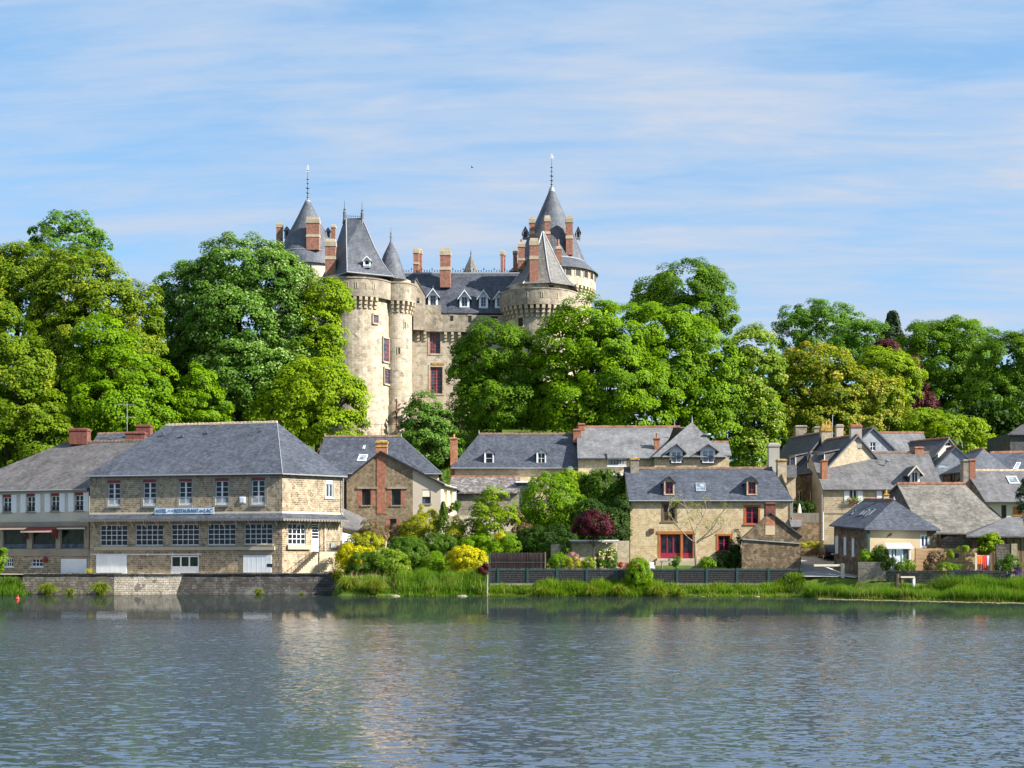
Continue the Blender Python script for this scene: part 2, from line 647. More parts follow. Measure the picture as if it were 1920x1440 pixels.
def stone(name, c1, c2, c3, mortar, bw=0.34, bh=0.15, ms=0.018, wob=0.07, bump=0.6, stain=(0.6, 0.5), stain_c=None, wash=0.0, dark_hole=0.0, rough=0.9, streak=0.0):
 m, nt = newmat(name)
 uv, uw = uvd(nt, wob, 2.2)
 b = nd(nt, 'ShaderNodeTexBrick', {'Vector': uw, 'Color1': (0, 0, 0, 1), 'Color2': (1, 1, 1, 1), 'Mortar': (0.5, .5, .5, 1), 'Scale': 1.0,
                                      'Mortar Size': ms, 'Mortar Smooth': 0.3, 'Bias': 0.0, 'Brick Width': bw, 'Row Height': bh}, offset=0.5, squash=1.35, squash_frequency=3)
 vo = nd(nt, 'ShaderNodeTexVoronoi', {'Vector': uw, 'Scale': 1.0 / (bw * 0.9)}, feature='F1')
 sc = nd(nt, 'ShaderNodeSeparateColor', {0: vo.outputs['Color']})
 col = mixc(nt, b.outputs['Color'], c1, c2)
 col = mixc(nt, ramp(nt, sc.outputs[0], [(0.45, 0), (0.8, 0.85)]), col, c3)
 if dark_hole:
  col = mixc(nt, ramp(nt, sc.outputs[1], [(0.86, 0), (0.92, dark_hole)]), col, tuple(x * 0.25 for x in c3))
 g = nd(nt, 'ShaderNodeNewGeometry')
 fine = nd(nt, 'ShaderNodeTexNoise', {'Vector': g.outputs['Position'], 'Scale': 9.0, 'Detail': 5.0, 'Roughness': 0.65})
 col = mixc(nt, 0.85, col, ramp(nt, fine.outputs[0], [(0.25, 0.55), (0.75, 1.25)]), 'MULTIPLY')
 col = mixc(nt, mth(nt, 'MULTIPLY', b.outputs['Fac'], 0.9), col, mortar)
 big = nd(nt, 'ShaderNodeTexNoise', {'Vector': g.outputs['Position'], 'Scale': 0.38, 'Detail': 6.0, 'Roughness': 0.62})
 st = ramp(nt, big.outputs[0], [(stain[1] - 0.06, 0), (stain[1] + 0.18, stain[0])])
 col = mixc(nt, st, col, stain_c or tuple(x * 0.45 for x in c1))
 if streak:
  su = nd(nt, 'ShaderNodeSeparateXYZ', {0: uv})
  sv = nd(nt, 'ShaderNodeCombineXYZ', {0: mth(nt, 'MULTIPLY', su.outputs[0], 1.1), 1: mth(nt, 'MULTIPLY', su.outputs[1], 0.07), 2: 2.0})
  sn = nd(nt, 'ShaderNodeTexNoise', {'Vector': sv.outputs[0], 'Scale': 1.0, 'Detail': 6.0, 'Roughness': 0.65})
  col = mixc(nt, ramp(nt, sn.outputs[0], [(0.5, 0), (0.66, streak)]), col, stain_c or tuple(x * 0.45 for x in c1))
 if wash:
  w2 = nd(nt, 'ShaderNodeTexNoise', {'Vector': g.outputs['Position'], 'Scale': 0.9, 'Detail': 4.0})
  col = mixc(nt, ramp(nt, w2.outputs[0], [(0.5, 0), (0.68, wash)]), col, mortar)
 hgt = mth(nt, 'ADD', mth(nt, 'MULTIPLY', mth(nt, 'SUBTRACT', 1.0, b.outputs['Fac']), 0.7),
              mth(nt, 'ADD', mth(nt, 'MULTIPLY', sc.outputs[2], 0.4), mth(nt, 'MULTIPLY', fine.outputs[0], 0.5)))
 finish(nt, col, rough, hgt, bump, 0.035, spec=0.15)
 return m


def brick(name, c1, c2, mortar, bw=0.22, bh=0.075, lichen=0.0):
 m, nt = newmat(name)
 uv, uw = uvd(nt, 0.012, 4)
 b = nd(nt, 'ShaderNodeTexBrick', {'Vector': uw, 'Color1': c1 + (1,), 'Color2': c2 + (1,), 'Mortar': mortar + (1,), 'Scale': 1.0,
                                      'Mortar Size': 0.011, 'Mortar Smooth': 0.2, 'Brick Width': bw, 'Row Height': bh})
 g = nd(nt, 'ShaderNodeNewGeometry')
 n = nd(nt, 'ShaderNodeTexNoise', {'Vector': g.outputs['Position'], 'Scale': 3.0, 'Detail': 5.0})
 col = mixc(nt, 0.9, b.outputs['Color'], ramp(nt, n.outputs[0], [(0.3, 0.6), (0.7, 1.2)]), 'MULTIPLY')
 if lichen:
  col = mixc(nt, ramp(nt, n.outputs[0], [(0.45, 0), (0.6, lichen)]), col, (0.5, 0.28, 0.03))
 finish(nt, col, 0.85, mth(nt, 'SUBTRACT', 1.0, b.outputs['Fac']), 0.5, 0.012, spec=0.15)
 return m


def slate(name, c1, c2, lich=None, la=0.0, moss=0.0, bw=0.30, bh=0.19, rough=0.6, spec=0.25, dirt=0.5):
 m, nt = newmat(name)
 uv, uw = uvd(nt, 0.02, 3)
 b = nd(nt, 'ShaderNodeTexBrick', {'Vector': uw, 'Color1': c1 + (1,), 'Color2': c2 + (1,), 'Mortar': tuple(x * 0.5 for x in c1) + (1,), 'Scale': 1.0,
                                      'Mortar Size': 0.009, 'Mortar Smooth': 0.2, 'Brick Width': bw, 'Row Height': bh})
 sp = nd(nt, 'ShaderNodeSeparateXYZ', {0: uw})
 saw = mth(nt, 'FRACT', mth(nt, 'DIVIDE', sp.outputs[1], bh))
 g = nd(nt, 'ShaderNodeNewGeometry')
 big = nd(nt, 'ShaderNodeTexNoise', {'Vector': g.outputs['Position'], 'Scale': 0.55, 'Detail': 6.0, 'Roughness': 0.65})
 col = mixc(nt, 0.9, b.outputs['Color'], ramp(nt, big.outputs[0], [(0.28, 1 - dirt * 0.55), (0.72, 1 + dirt * 0.45)]), 'MULTIPLY')
 # runs of weathering down the slope
 vs = nd(nt, 'ShaderNodeCombineXYZ', {0: mth(nt, 'MULTIPLY', sp.outputs[0], 2.2), 1: mth(nt, 'MULTIPLY', sp.outputs[1], 0.22), 2: 0.0})
 rn = nd(nt, 'ShaderNodeTexNoise', {'Vector': vs.outputs[0], 'Scale': 1.3, 'Detail': 5.0})
 col = mixc(nt, 0.6, col, ramp(nt, rn.outputs[0], [(0.3, 0.72), (0.7, 1.2)]), 'MULTIPLY')
 fine = nd(nt, 'ShaderNodeTexNoise', {'Vector': g.outputs['Position'], 'Scale': 5.0, 'Detail': 6.0, 'Roughness': 0.75})
 if la:
  f2 = nd(nt, 'ShaderNodeTexNoise', {'Vector': g.outputs['Position'], 'Scale': 2.3, 'Detail': 7.0, 'Roughness': 0.75})
  col = mixc(nt, ramp(nt, f2.outputs[0], [(0.50, 0), (0.64, la)]), col, lich or (0.42, 0.40, 0.34))
 if moss:
  f3 = nd(nt, 'ShaderNodeTexNoise', {'Vector': g.outputs['Position'], 'Scale': 0.9, 'Detail': 7.0, 'Roughness': 0.7})
  col = mixc(nt, ramp(nt, f3.outputs[0], [(0.56, 0), (0.68, moss)]), col, (0.30, 0.20, 0.05))
 h = mth(nt, 'ADD', mth(nt, 'SUBTRACT', 1.0, saw), mth(nt, 'MULTIPLY', fine.outputs[0], 0.7))
 finish(nt, col, rough, h, 0.35, 0.018, spec=spec)
 return m


def plaster(name, c, stain=0.35, sc=0.6):
 m, nt = newmat(name)
 g = nd(nt, 'ShaderNodeNewGeometry')
 a = nd(nt, 'ShaderNodeTexNoise', {'Vector': g.outputs['Position'], 'Scale': sc, 'Detail': 7.0, 'Roughness': 0.65})
 f = nd(nt, 'ShaderNodeTexNoise', {'Vector': g.outputs['Position'], 'Scale': 14.0, 'Detail': 4.0})
 col = mixc(nt, ramp(nt, a.outputs[0], [(0.35, stain), (0.65, 0)]), c, tuple(x * 0.55 for x in c))
 col = mixc(nt, 0.5, col, ramp(nt, f.outputs[0], [(0.3, 0.8), (0.7, 1.15)]), 'MULTIPLY')
 finish(nt, col, 0.9, f.outputs[0], 0.25, 0.01, spec=0.15)
 return m


def wood(name, c, sx=20.0, sy=1.0, var=0.5):
 m, nt = newmat(name)
 uv = nd(nt, 'ShaderNodeUVMap', uv_map='UVMap')
 mp = nd(nt, 'ShaderNodeMapping', {'Vector': uv.outputs[0], 'Scale': (sx, sy, 1)})
 n = nd(nt, 'ShaderNodeTexNoise', {'Vector': mp.outputs[0], 'Scale': 1.0, 'Detail': 5.0})
 col = mixc(nt, ramp(nt, n.outputs[0], [(0.3, 0), (0.7, 1)]), tuple(x * (1 - var) for x in c), tuple(x * (1 + var * .6) for x in c))
 finish(nt, col, 0.8, n.outputs[0], 0.3, 0.01, spec=0.2)
 return m


def glassy(name, c, rough=0.04, spec=0.28):
 m, nt = newmat(name)
 g = nd(nt, 'ShaderNodeNewGeometry')
 n = nd(nt, 'ShaderNodeTexNoise', {'Vector': g.outputs['Position'], 'Scale': 1.7, 'Detail': 3.0})
 col = mixc(nt, ramp(nt, n.outputs[0], [(0.35, 0), (0.65, 1)]), tuple(x * 0.35 for x in c), tuple(x * 1.5 for x in c))
 finish(nt, col, rough, n.outputs[0], 0.06, 0.02, spec=spec)
 return m


def leafmat(name, dark, light, trans=0.45, third=None, rough=0.55):
 m, nt = newmat(name)
 at = nd(nt, 'ShaderNodeAttribute', attribute_name='tint')
 col = mixc(nt, ramp(nt, at.outputs['Fac'], [(0.0, 0.0), (1.0, 1.0)]), dark, light)
 if third:
  col = mixc(nt, ramp(nt, at.outputs['Fac'], [(0.72, 0.0), (0.95, 1.0)]), col, third)
 d = nd(nt, 'ShaderNodeBsdfPrincipled', {'Base Color': col, 'Roughness': rough, 'Specular IOR Level': 0.12})
 tcol = mixc(nt, 1.0, col, (1.15, 1.15, 0.45), 'MULTIPLY')
 t = nd(nt, 'ShaderNodeBsdfTranslucent', {0: tcol})
 mx = nd(nt, 'ShaderNodeMixShader', {0: trans, 1: d.outputs[0], 2: t.outputs[0]})
 nd(nt, 'ShaderNodeOutputMaterial', {0: mx.outputs[0]})
 return m


M = {}
M['hotel_stone'] = stone('hotel_stone', (0.36, 0.28, 0.18), (0.205, 0.15, 0.092), (0.46, 0.37, 0.25), (0.54, 0.47, 0.36), 0.40, 0.19, 0.02, 0.07, 0.6, (0.22, 0.55), dark_hole=0.7)
M['gable_stone'] = stone('gable_stone', (0.26, 0.19, 0.115), (0.16, 0.115, 0.075), (0.34, 0.27, 0.18), (0.36, 0.30, 0.21), 0.27, 0.12, 0.016, 0.12, 0.9, (0.4, 0.5), dark_hole=0.8)
M['ochre_stone'] = stone('ochre_stone', (0.60, 0.455, 0.265), (0.46, 0.335, 0.185), (0.66, 0.54, 0.345), (0.66, 0.55, 0.38), 0.40, 0.17, 0.016, 0.12, 0.6, (0.3, 0.55))
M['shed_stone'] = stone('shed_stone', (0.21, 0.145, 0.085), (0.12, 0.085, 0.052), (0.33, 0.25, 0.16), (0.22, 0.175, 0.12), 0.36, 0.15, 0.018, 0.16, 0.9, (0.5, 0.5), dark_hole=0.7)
M['grey_stone'] = stone('grey_stone', (0.33, 0.28, 0.215), (0.22, 0.185, 0.145), (0.42, 0.36, 0.28), (0.40, 0.35, 0.28), 0.34, 0.15, 0.018, 0.14, 0.8, (0.4, 0.5))
M['block_stone'] = stone('block_stone', (0.43, 0.345, 0.225), (0.37, 0.29, 0.18), (0.50, 0.42, 0.29), (0.55, 0.47, 0.34), 0.42, 0.20, 0.014, 0.015, 0.4, (0.2, 0.6))
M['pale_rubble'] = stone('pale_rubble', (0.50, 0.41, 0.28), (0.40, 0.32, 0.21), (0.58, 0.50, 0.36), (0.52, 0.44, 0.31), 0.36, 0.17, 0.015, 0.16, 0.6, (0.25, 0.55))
M['castle_stone'] = stone('castle_stone', (0.52, 0.445, 0.34), (0.35, 0.29, 0.21), (0.58, 0.51, 0.405), (0.56, 0.49, 0.39), 0.62, 0.34, 0.02, 0.06, 0.7, (0.35, 0.53), (0.36, 0.29, 0.20), wash=0.04, dark_hole=0.6, streak=0.55)
M['castle_grey'] = stone('castle_grey', (0.45, 0.385, 0.29), (0.29, 0.245, 0.185), (0.52, 0.45, 0.34), (0.36, 0.30, 0.23), 0.55, 0.28, 0.016, 0.05, 0.6, (0.65, 0.47), (0.19, 0.16, 0.125), dark_hole=0.5, streak=0.6)
M['castle_batter'] = stone('castle_batter', (0.42, 0.35, 0.25), (0.31, 0.26, 0.19), (0.50, 0.43, 0.32), (0.30, 0.25, 0.18), 0.42, 0.26, 0.03, 0.2, 1.0, (0.5, 0.5))
M['dressed'] = stone('dressed', (0.50, 0.42, 0.30), (0.44, 0.36, 0.25), (0.55, 0.47, 0.35), (0.40, 0.34, 0.25), 0.6, 0.3, 0.01, 0.01, 0.3, (0.5, 0.5), (0.25, 0.21, 0.15))
M['quay_pale'] = stone('quay_pale', (0.57, 0.495, 0.385), (0.41, 0.35, 0.265), (0.65, 0.58, 0.48), (0.24, 0.20, 0.15), 0.42, 0.21, 0.03, 0.2, 0.9, (0.35, 0.52), (0.2, 0.16, 0.11), dark_hole=0.9)
M['quay_dark'] = stone('quay_dark', (0.105, 0.095, 0.085), (0.06, 0.055, 0.05), (0.15, 0.14, 0.13), (0.05, 0.047, 0.04), 0.46, 0.23, 0.03, 0.22, 0.9, (0.55, 0.56), (0.40, 0.40, 0.40))
M['quay_mid'] = stone('quay_mid', (0.19, 0.165, 0.13), (0.12, 0.105, 0.085), (0.26, 0.23, 0.19), (0.08, 0.07, 0.055), 0.46, 0.23, 0.03, 0.22, 0.9, (0.5, 0.5), (0.05, 0.05, 0.045))
M['brick'] = brick('brick', (0.36, 0.115, 0.06), (0.27, 0.08, 0.045), (0.40, 0.30, 0.22))
M['brick_dark'] = brick('brick_dark', (0.22, 0.06, 0.045), (0.15, 0.045, 0.035), (0.22, 0.15, 0.12))
M['brick_orange'] = brick('brick_orange', (0.46, 0.17, 0.075), (0.36, 0.12, 0.055), (0.46, 0.34, 0.24))
M['castle_brick'] = brick('castle_brick', (0.37, 0.155, 0.10), (0.29, 0.115, 0.076), (0.40, 0.28, 0.215))
M['lichen_cap'] = plain('lichen_cap', (0.38, 0.235, 0.06), 0.95, var=0.6, scale=5)
M['slate_blue'] = slate('slate_blue', (0.043, 0.050, 0.068), (0.088, 0.098, 0.122), la=0.16, lich=(0.22, 0.22, 0.21), dirt=0.7)
M['slate_castle'] = slate('slate_castle', (0.075, 0.085, 0.104), (0.110, 0.122, 0.145), dirt=0.8, la=0.28, lich=(0.3, 0.3, 0.29), bw=0.2, bh=0.13)
M['slate_castle_pale'] = slate('slate_castle_pale', (0.115, 0.115, 0.112), (0.165, 0.16, 0.152), la=0.5, lich=(0.34, 0.32, 0.26))
M['slate_grey'] = slate('slate_grey', (0.105, 0.104, 0.108), (0.155, 0.15, 0.152), la=0.35, lich=(0.26, 0.25, 0.23), dirt=0.8)
M['slate_light'] = slate('slate_light', (0.135, 0.137, 0.145), (0.19, 0.19, 0.195), la=0.4, lich=(0.28, 0.27, 0.25), dirt=0.8)
M['slate_brown'] = slate('slate_brown', (0.085, 0.080, 0.082), (0.14, 0.13, 0.13), la=0.4, lich=(0.19, 0.175, 0.165), dirt=0.9)
M['slate_lichen'] = slate('slate_lichen', (0.105, 0.095, 0.10), (0.15, 0.14, 0.145), la=0.75, lich=(0.48, 0.45, 0.40), moss=0.55, dirt=0.9)
M['slate_barn'] = slate('slate_barn', (0.120, 0.110, 0.094), (0.205, 0.188, 0.162), la=0.65, lich=(0.29, 0.27, 0.225), dirt=1.0, bw=0.3, bh=0.17)
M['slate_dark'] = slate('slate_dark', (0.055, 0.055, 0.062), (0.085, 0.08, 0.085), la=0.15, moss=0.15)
M['slate_hung'] = slate('slate_hung', (0.26, 0.28, 0.31), (0.33, 0.35, 0.38), la=0.2, lich=(0.4, 0.41, 0.42))
M['ridge_pale'] = plain('ridge_pale', (0.46, 0.36, 0.26), 0.9, var=0.35, scale=3)
M['ridge_brown'] = plain('ridge_brown', (0.20, 0.13, 0.09), 0.9, var=0.4, scale=3)
M['ridge_red'] = plain('ridge_red', (0.27, 0.125, 0.075), 0.9, var=0.45, scale=2)
M['lead'] = plain('lead', (0.27, 0.28, 0.30), 0.5, var=0.15)
M['lead_dark'] = plain('lead_dark', (0.09, 0.10, 0.12), 0.5, var=0.2)
M['zinc'] = plain('zinc', (0.33, 0.34, 0.35), 0.45, 0.4)
M['iron'] = plain('iron', (0.03, 0.03, 0.035), 0.6)
M['rust'] = plain('rust', (0.14, 0.05, 0.03), 0.85)
M['gilt'] = plain('gilt', (0.75, 0.74, 0.68), 0.35, 0.3)
M['white'] = plain('white', (0.78, 0.78, 0.78), 0.5, var=0.04)
M['white_cool'] = plain('white_cool', (0.72, 0.76, 0.80), 0.5, var=0.06, scale=2)
M['white_panel'] = plain('white_panel', (0.74, 0.75, 0.76), 0.55, var=0.09, scale=1.3)
M['cream_wood'] = plain('cream_wood', (0.66, 0.58, 0.44), 0.7)
M['plaster_warm'] = plaster('plaster_warm', (0.60, 0.54, 0.44))
M['plaster_pink'] = plaster('plaster_pink', (0.53, 0.45, 0.36), 0.15)
M['plaster_cream'] = plaster('plaster_cream', (0.78, 0.70, 0.54), 0.08)
M['plaster_grey'] = plaster('plaster_grey', (0.44, 0.41, 0.35), 0.4)
M['plaster_ochre'] = plaster('plaster_ochre', (0.58, 0.46, 0.29), 0.25)
M['concrete'] = plaster('concrete', (0.35, 0.30, 0.23), 0.5)
M['concrete_pale'] = plaster('concrete_pale', (0.48, 0.41, 0.30), 0.3)
M['red_paint'] = plain('red_paint', (0.22, 0.030, 0.030), 0.55)
M['maroon'] = plain('maroon', (0.27, 0.014, 0.050), 0.45)
M['castle_red'] = plain('castle_red', (0.36, 0.085, 0.075), 0.6)
M['awning_red'] = plain('awning_red', (0.22, 0.045, 0.035), 0.8)
M['orange_wood'] = wood('orange_wood', (0.40, 0.155, 0.035), 12, 1.2, 0.3)
M['brown_wood'] = wood('brown_wood', (0.13, 0.07, 0.035), 12, 1.2, 0.4)
M['old_wood'] = wood('old_wood', (0.20, 0.145, 0.10), 14, 1.0, 0.5)
M['grey_wood'] = wood('grey_wood', (0.22, 0.20, 0.17), 14, 1.0, 0.4)
M['post_wood'] = wood('post_wood', (0.36, 0.31, 0.24), 10, 1.0, 0.3)
M['plank_tan'] = wood('plank_tan', (0.34, 0.22, 0.12), 1.0, 14, 0.3)
M['heather'] = wood('heather', (0.115, 0.082, 0.072), 26, 0.9, 0.7)
M['green_metal'] = plain('green_metal', (0.018, 0.060, 0.055), 0.5)
M['mesh_dark'] = wood('mesh_dark', (0.095, 0.090, 0.087), 18, 2, 0.7)
M['glass_dark'] = glassy('glass_dark', (0.016, 0.020, 0.024))
M['glass_blue'] = glassy('glass_blue', (0.05, 0.07, 0.10))
M['glass_sky'] = glassy('glass_sky', (0.20, 0.25, 0.30), 0.03, 0.8)
M['glass_green'] = glassy('glass_green', (0.012, 0.026, 0.010), 0.05, 0.25)
M['curtain'] = plain('curtain', (0.55, 0.42, 0.40), 0.9)
M['bark'] = wood('bark', (0.10, 0.075, 0.05), 8, 1.5, 0.5)
M['bark_pale'] = wood('bark_pale', (0.30, 0.25, 0.16), 8, 1.5, 0.3)
M['asphalt'] = plain('asphalt', (0.25, 0.24, 0.235), 0.9, var=0.25, scale=1.5)
M['paint_line'] = plain('paint_line', (0.62, 0.58, 0.50), 0.8, var=0.25)
M['black'] = plain('black', (0.015, 0.015, 0.017), 0.5)
M['sign_white'] = plain('sign_white', (0.84, 0.86, 0.86), 0.5, var=0.05)
M['sign_blue'] = plain('sign_blue', (0.02, 0.11, 0.30), 0.5, var=0.05)
M['sign_border'] = plain('sign_border', (0.24, 0.48, 0.66), 0.5, var=0.05)

# foliage
M['lf_bright'] = leafmat('lf_bright', (0.075, 0.175, 0.006), (0.300, 0.475, 0.008))
M['lf_olive'] = leafmat('lf_olive', (0.062, 0.125, 0.006), (0.235, 0.345, 0.010), third=(0.42, 0.42, 0.05))
M['lf_mid'] = leafmat('lf_mid', (0.055, 0.130, 0.008), (0.205, 0.360, 0.012))
M['lf_cool'] = leafmat('lf_cool', (0.070, 0.165, 0.018), (0.205, 0.380, 0.036))
M['lf_chestnut'] = leafmat('lf_chestnut', (0.046, 0.118, 0.014), (0.175, 0.335, 0.032), third=(0.42, 0.52, 0.20), trans=0.4)
M['lf_bloom'] = leafmat('lf_bloom', (0.085, 0.170, 0.010), (0.28, 0.42, 0.020), third=(0.58, 0.55, 0.18))
M['lf_orange'] = leafmat('lf_orange', (0.090, 0.155, 0.008), (0.30, 0.365, 0.015), third=(0.58, 0.43, 0.07))
M['lf_garden'] = leafmat('lf_garden', (0.040, 0.095, 0.010), (0.150, 0.275, 0.020))
M['lf_lime'] = leafmat('lf_lime', (0.115, 0.215, 0.008), (0.385, 0.510, 0.012))
M['lf_yellow'] = leafmat('lf_yellow', (0.32, 0.34, 0.010), (0.80, 0.70, 0.012), third=(0.88, 0.74, 0.015))
M['lf_gold'] = leafmat('lf_gold', (0.23, 0.26, 0.014), (0.54, 0.54, 0.028))
M['lf_maroon'] = leafmat('lf_maroon', (0.040, 0.008, 0.012), (0.13, 0.022, 0.034), trans=0.2)
M['lf_brown'] = leafmat('lf_brown', (0.11, 0.07, 0.035), (0.26, 0.19, 0.10), trans=0.2)
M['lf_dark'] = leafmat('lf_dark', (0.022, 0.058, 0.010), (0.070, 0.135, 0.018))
M['lf_conifer'] = leafmat('lf_conifer', (0.020, 0.042, 0.018), (0.060, 0.095, 0.035), trans=0.1)
M['lf_pink'] = leafmat('lf_pink', (0.35, 0.16, 0.15), (0.6, 0.36, 0.33), trans=0.2)
M['lf_red'] = leafmat('lf_red', (0.25, 0.02, 0.02), (0.5, 0.06, 0.05), trans=0.2)
M['lf_purple'] = leafmat('lf_purple', (0.03, 0.015, 0.07), (0.09, 0.05, 0.20), trans=0.2)
M['lf_reed'] = leafmat('lf_reed', (0.040, 0.105, 0.007), (0.170, 0.330, 0.010), trans=0.4, third=(0.34, 0.34, 0.08))
M['lf_sedge'] = leafmat('lf_sedge', (0.100, 0.165, 0.012), (0.320, 0.390, 0.030), trans=0.4, third=(0.38, 0.33, 0.09))
M['lf_lawn'] = leafmat('lf_lawn', (0.060, 0.135, 0.008), (0.215, 0.355, 0.012), trans=0.4)
M['lf_straw'] = leafmat('lf_straw', (0.22, 0.18, 0.08), (0.42, 0.36, 0.18), trans=0.3)


def ground_mat():
 m, nt = newmat('ground_cover')
 g = nd(nt, 'ShaderNodeNewGeometry')
 a = nd(nt, 'ShaderNodeTexNoise', {'Vector': g.outputs['Position'], 'Scale': 0.5, 'Detail': 7.0, 'Roughness': 0.7})
 f = nd(nt, 'ShaderNodeTexNoise', {'Vector': g.outputs['Position'], 'Scale': 6.0, 'Detail': 5.0})
 col = mixc(nt, ramp(nt, a.outputs[0], [(0.35, 0), (0.65, 1)]), (0.045, 0.085, 0.012), (0.10, 0.15, 0.02))
 col = mixc(nt, ramp(nt, f.outputs[0], [(0.55, 0), (0.7, 0.6)]), col, (0.12, 0.09, 0.05))
 finish(nt, col, 0.95, f.outputs[0], 0.6, 0.06, spec=0.1)
 return m


M['ground'] = ground_mat()


def water_mat():
 m, nt = newmat('lake_water')
 g = nd(nt, 'ShaderNodeNewGeometry')
 pos = g.outputs['Position']
 sp = nd(nt, 'ShaderNodeSeparateXYZ', {0: pos})

 def layer(sx, sy, scale, detail, rough):
  v = nd(nt, 'ShaderNodeVectorMath', {0: pos, 1: (sx, sy, 1)}, operation='MULTIPLY')
  n = nd(nt, 'ShaderNodeTexNoise', {'Vector': v.outputs[0], 'Scale': scale, 'Detail': detail, 'Roughness': rough})
  return nd(nt, 'ShaderNodeVectorMath', {0: n.outputs['Color'], 1: (0.5, 0.5, 0.5)}, operation='SUBTRACT').outputs[0]
 l1 = layer(0.5, 1.0, 2.7, 4.0, 0.58)
 l2 = layer(0.7, 1.0, 4.0, 2.0, 0.5)
 s = nd(nt, 'ShaderNodeVectorMath', {0: l1, 1: l2}, operation='ADD')
 # wind: ripples on the open water, a lee along the far bank, gusts in between
 gv = nd(nt, 'ShaderNodeVectorMath', {0: pos, 1: (0.35, 1.0, 1)}, operation='MULTIPLY')
 gu = nd(nt, 'ShaderNodeTexNoise', {'Vector': gv.outputs[0], 'Scale': 0.09, 'Detail': 4.0})
 yy = mth(nt, 'ADD', sp.outputs[1], mth(nt, 'MULTIPLY', mth(nt, 'SUBTRACT', gu.outputs[0], 0.5), 34.0))
 mask = nd(nt, 'ShaderNodeMapRange', {0: yy, 1: 60.0, 2: 82.0, 3: 1.0, 4: 0.0}, interpolation_type='SMOOTHSTEP').outputs[0]
 gw = nd(nt, 'ShaderNodeTexNoise', {'Vector': gv.outputs[0], 'Scale': 0.35, 'Detail': 3.0})
 gust = ramp(nt, mth(nt, 'ADD', mth(nt, 'MULTIPLY', gu.outputs[0], 0.5), mth(nt, 'MULTIPLY', gw.outputs[0], 0.5)), [(0.36, 0.45), (0.62, 1.0)])
 amp = mth(nt, 'ADD', mth(nt, 'MULTIPLY', mth(nt, 'MULTIPLY', mask, gust), 0.82), 0.03)
 ax = mth(nt, 'MULTIPLY', mth(nt, 'SUBTRACT', amp, 0.026), 0.7)
 av = nd(nt, 'ShaderNodeCombineXYZ', {0: ax, 1: amp, 2: 0.0})
 # wind waves: the faces turned towards the near shore are the ones that show
 ss = nd(nt, 'ShaderNodeSeparateXYZ', {0: s.outputs[0]})
 fy = mth(nt, 'SUBTRACT', 0.02, mth(nt, 'ABSOLUTE', ss.outputs[1]))
 sv = nd(nt, 'ShaderNodeCombineXYZ', {0: ss.outputs[0], 1: fy, 2: 0.0})
 pr = nd(nt, 'ShaderNodeVectorMath', {0: sv.outputs[0], 1: av.outputs[0]}, operation='MULTIPLY')
 up = nd(nt, 'ShaderNodeVectorMath', {0: pr.outputs[0], 1: (0, 0, 1)}, operation='ADD')
 nn = nd(nt, 'ShaderNodeVectorMath', {0: up.outputs[0]}, operation='NORMALIZE')
 b = nd(nt, 'ShaderNodeBsdfPrincipled', {'Base Color': (0.045, 0.062, 0.090, 1), 'Roughness': 0.03, 'IOR': 2.1, 'Specular IOR Level': 0.5, 'Normal': nn.outputs[0]})
 # dark diffuse mixed in to dim reflections on the still water along the bank
 df = nd(nt, 'ShaderNodeBsdfDiffuse', {0: (0.012, 0.018, 0.012, 1)})
 mx = nd(nt, 'ShaderNodeMixShader', {0: mth(nt, 'MULTIPLY', mth(nt, 'SUBTRACT', 1.0, mask), 0.48), 1: b.outputs[0], 2: df.outputs[0]})
 nd(nt, 'ShaderNodeOutputMaterial', {0: mx.outputs[0]})
 return m


M['water'] = water_mat()
# ------------------------------------------------------------------ land and water
def lerp_tab(tab, v):
 if v <= tab[0][0]:
  return tab[0][1]
 for (a, za), (b, zb) in zip(tab, tab[1:]):
  if v <= b:
   return za + (zb - za) * (v - a) / (b - a)
 return tab[-1][1]


SHORE = [(-400, 122.8), (-47, 123.4), (-43, 125.4), (-16.6, 125.4), (-15.6, 119.0), (-3, 118.6), (24, 118.0), (29, 115.5), (34, 110.5), (39, 105.5), (60, 96), (400, 60)]
Z_LEFT = [(0, 0.0), (125.3, 1.2), (138, 1.5), (142, 4.0), (155, 8.0), (175, 15.0), (190, 20.0), (230, 22.0), (300, 24), (700, 26)]
Z_MID = [(0, 0.6), (118, 0.62), (121, 1.15), (126, 1.5), (129, 2.6), (132, 3.0), (140, 4.5), (150, 7.5), (165, 12.0), (180, 17.5), (189, 21.6), (230, 22.5), (300, 24), (700, 26)]
Z_RIGHT = [(0, 0.55), (110, 0.8), (115, 1.45), (120, 1.75), (130, 2.7), (150, 5.0), (170, 8.0), (190, 13.0), (215, 19.0), (300, 24), (700, 26)]


def sstep(a, b, v):
 t = min(1, max(0, (v - a) / (b - a)))
 return t * t * (3 - 2 * t)


def ground_z(x, y):
 sh = lerp_tab(SHORE, x)
 if y < sh:
  return max(-2.0, -0.25 - (sh - y) * 0.12)
 wl = 1 - sstep(-19, -14, x)
 wr = sstep(22.8, 25.0, x)
 z = lerp_tab(Z_LEFT, y) * wl + lerp_tab(Z_MID, y) * (1 - wl) * (1 - wr) + lerp_tab(Z_RIGHT, y) * wr
 d = y - sh
 return z * min(1.0, 0.35 + d * 0.5) if d < 1.3 else z


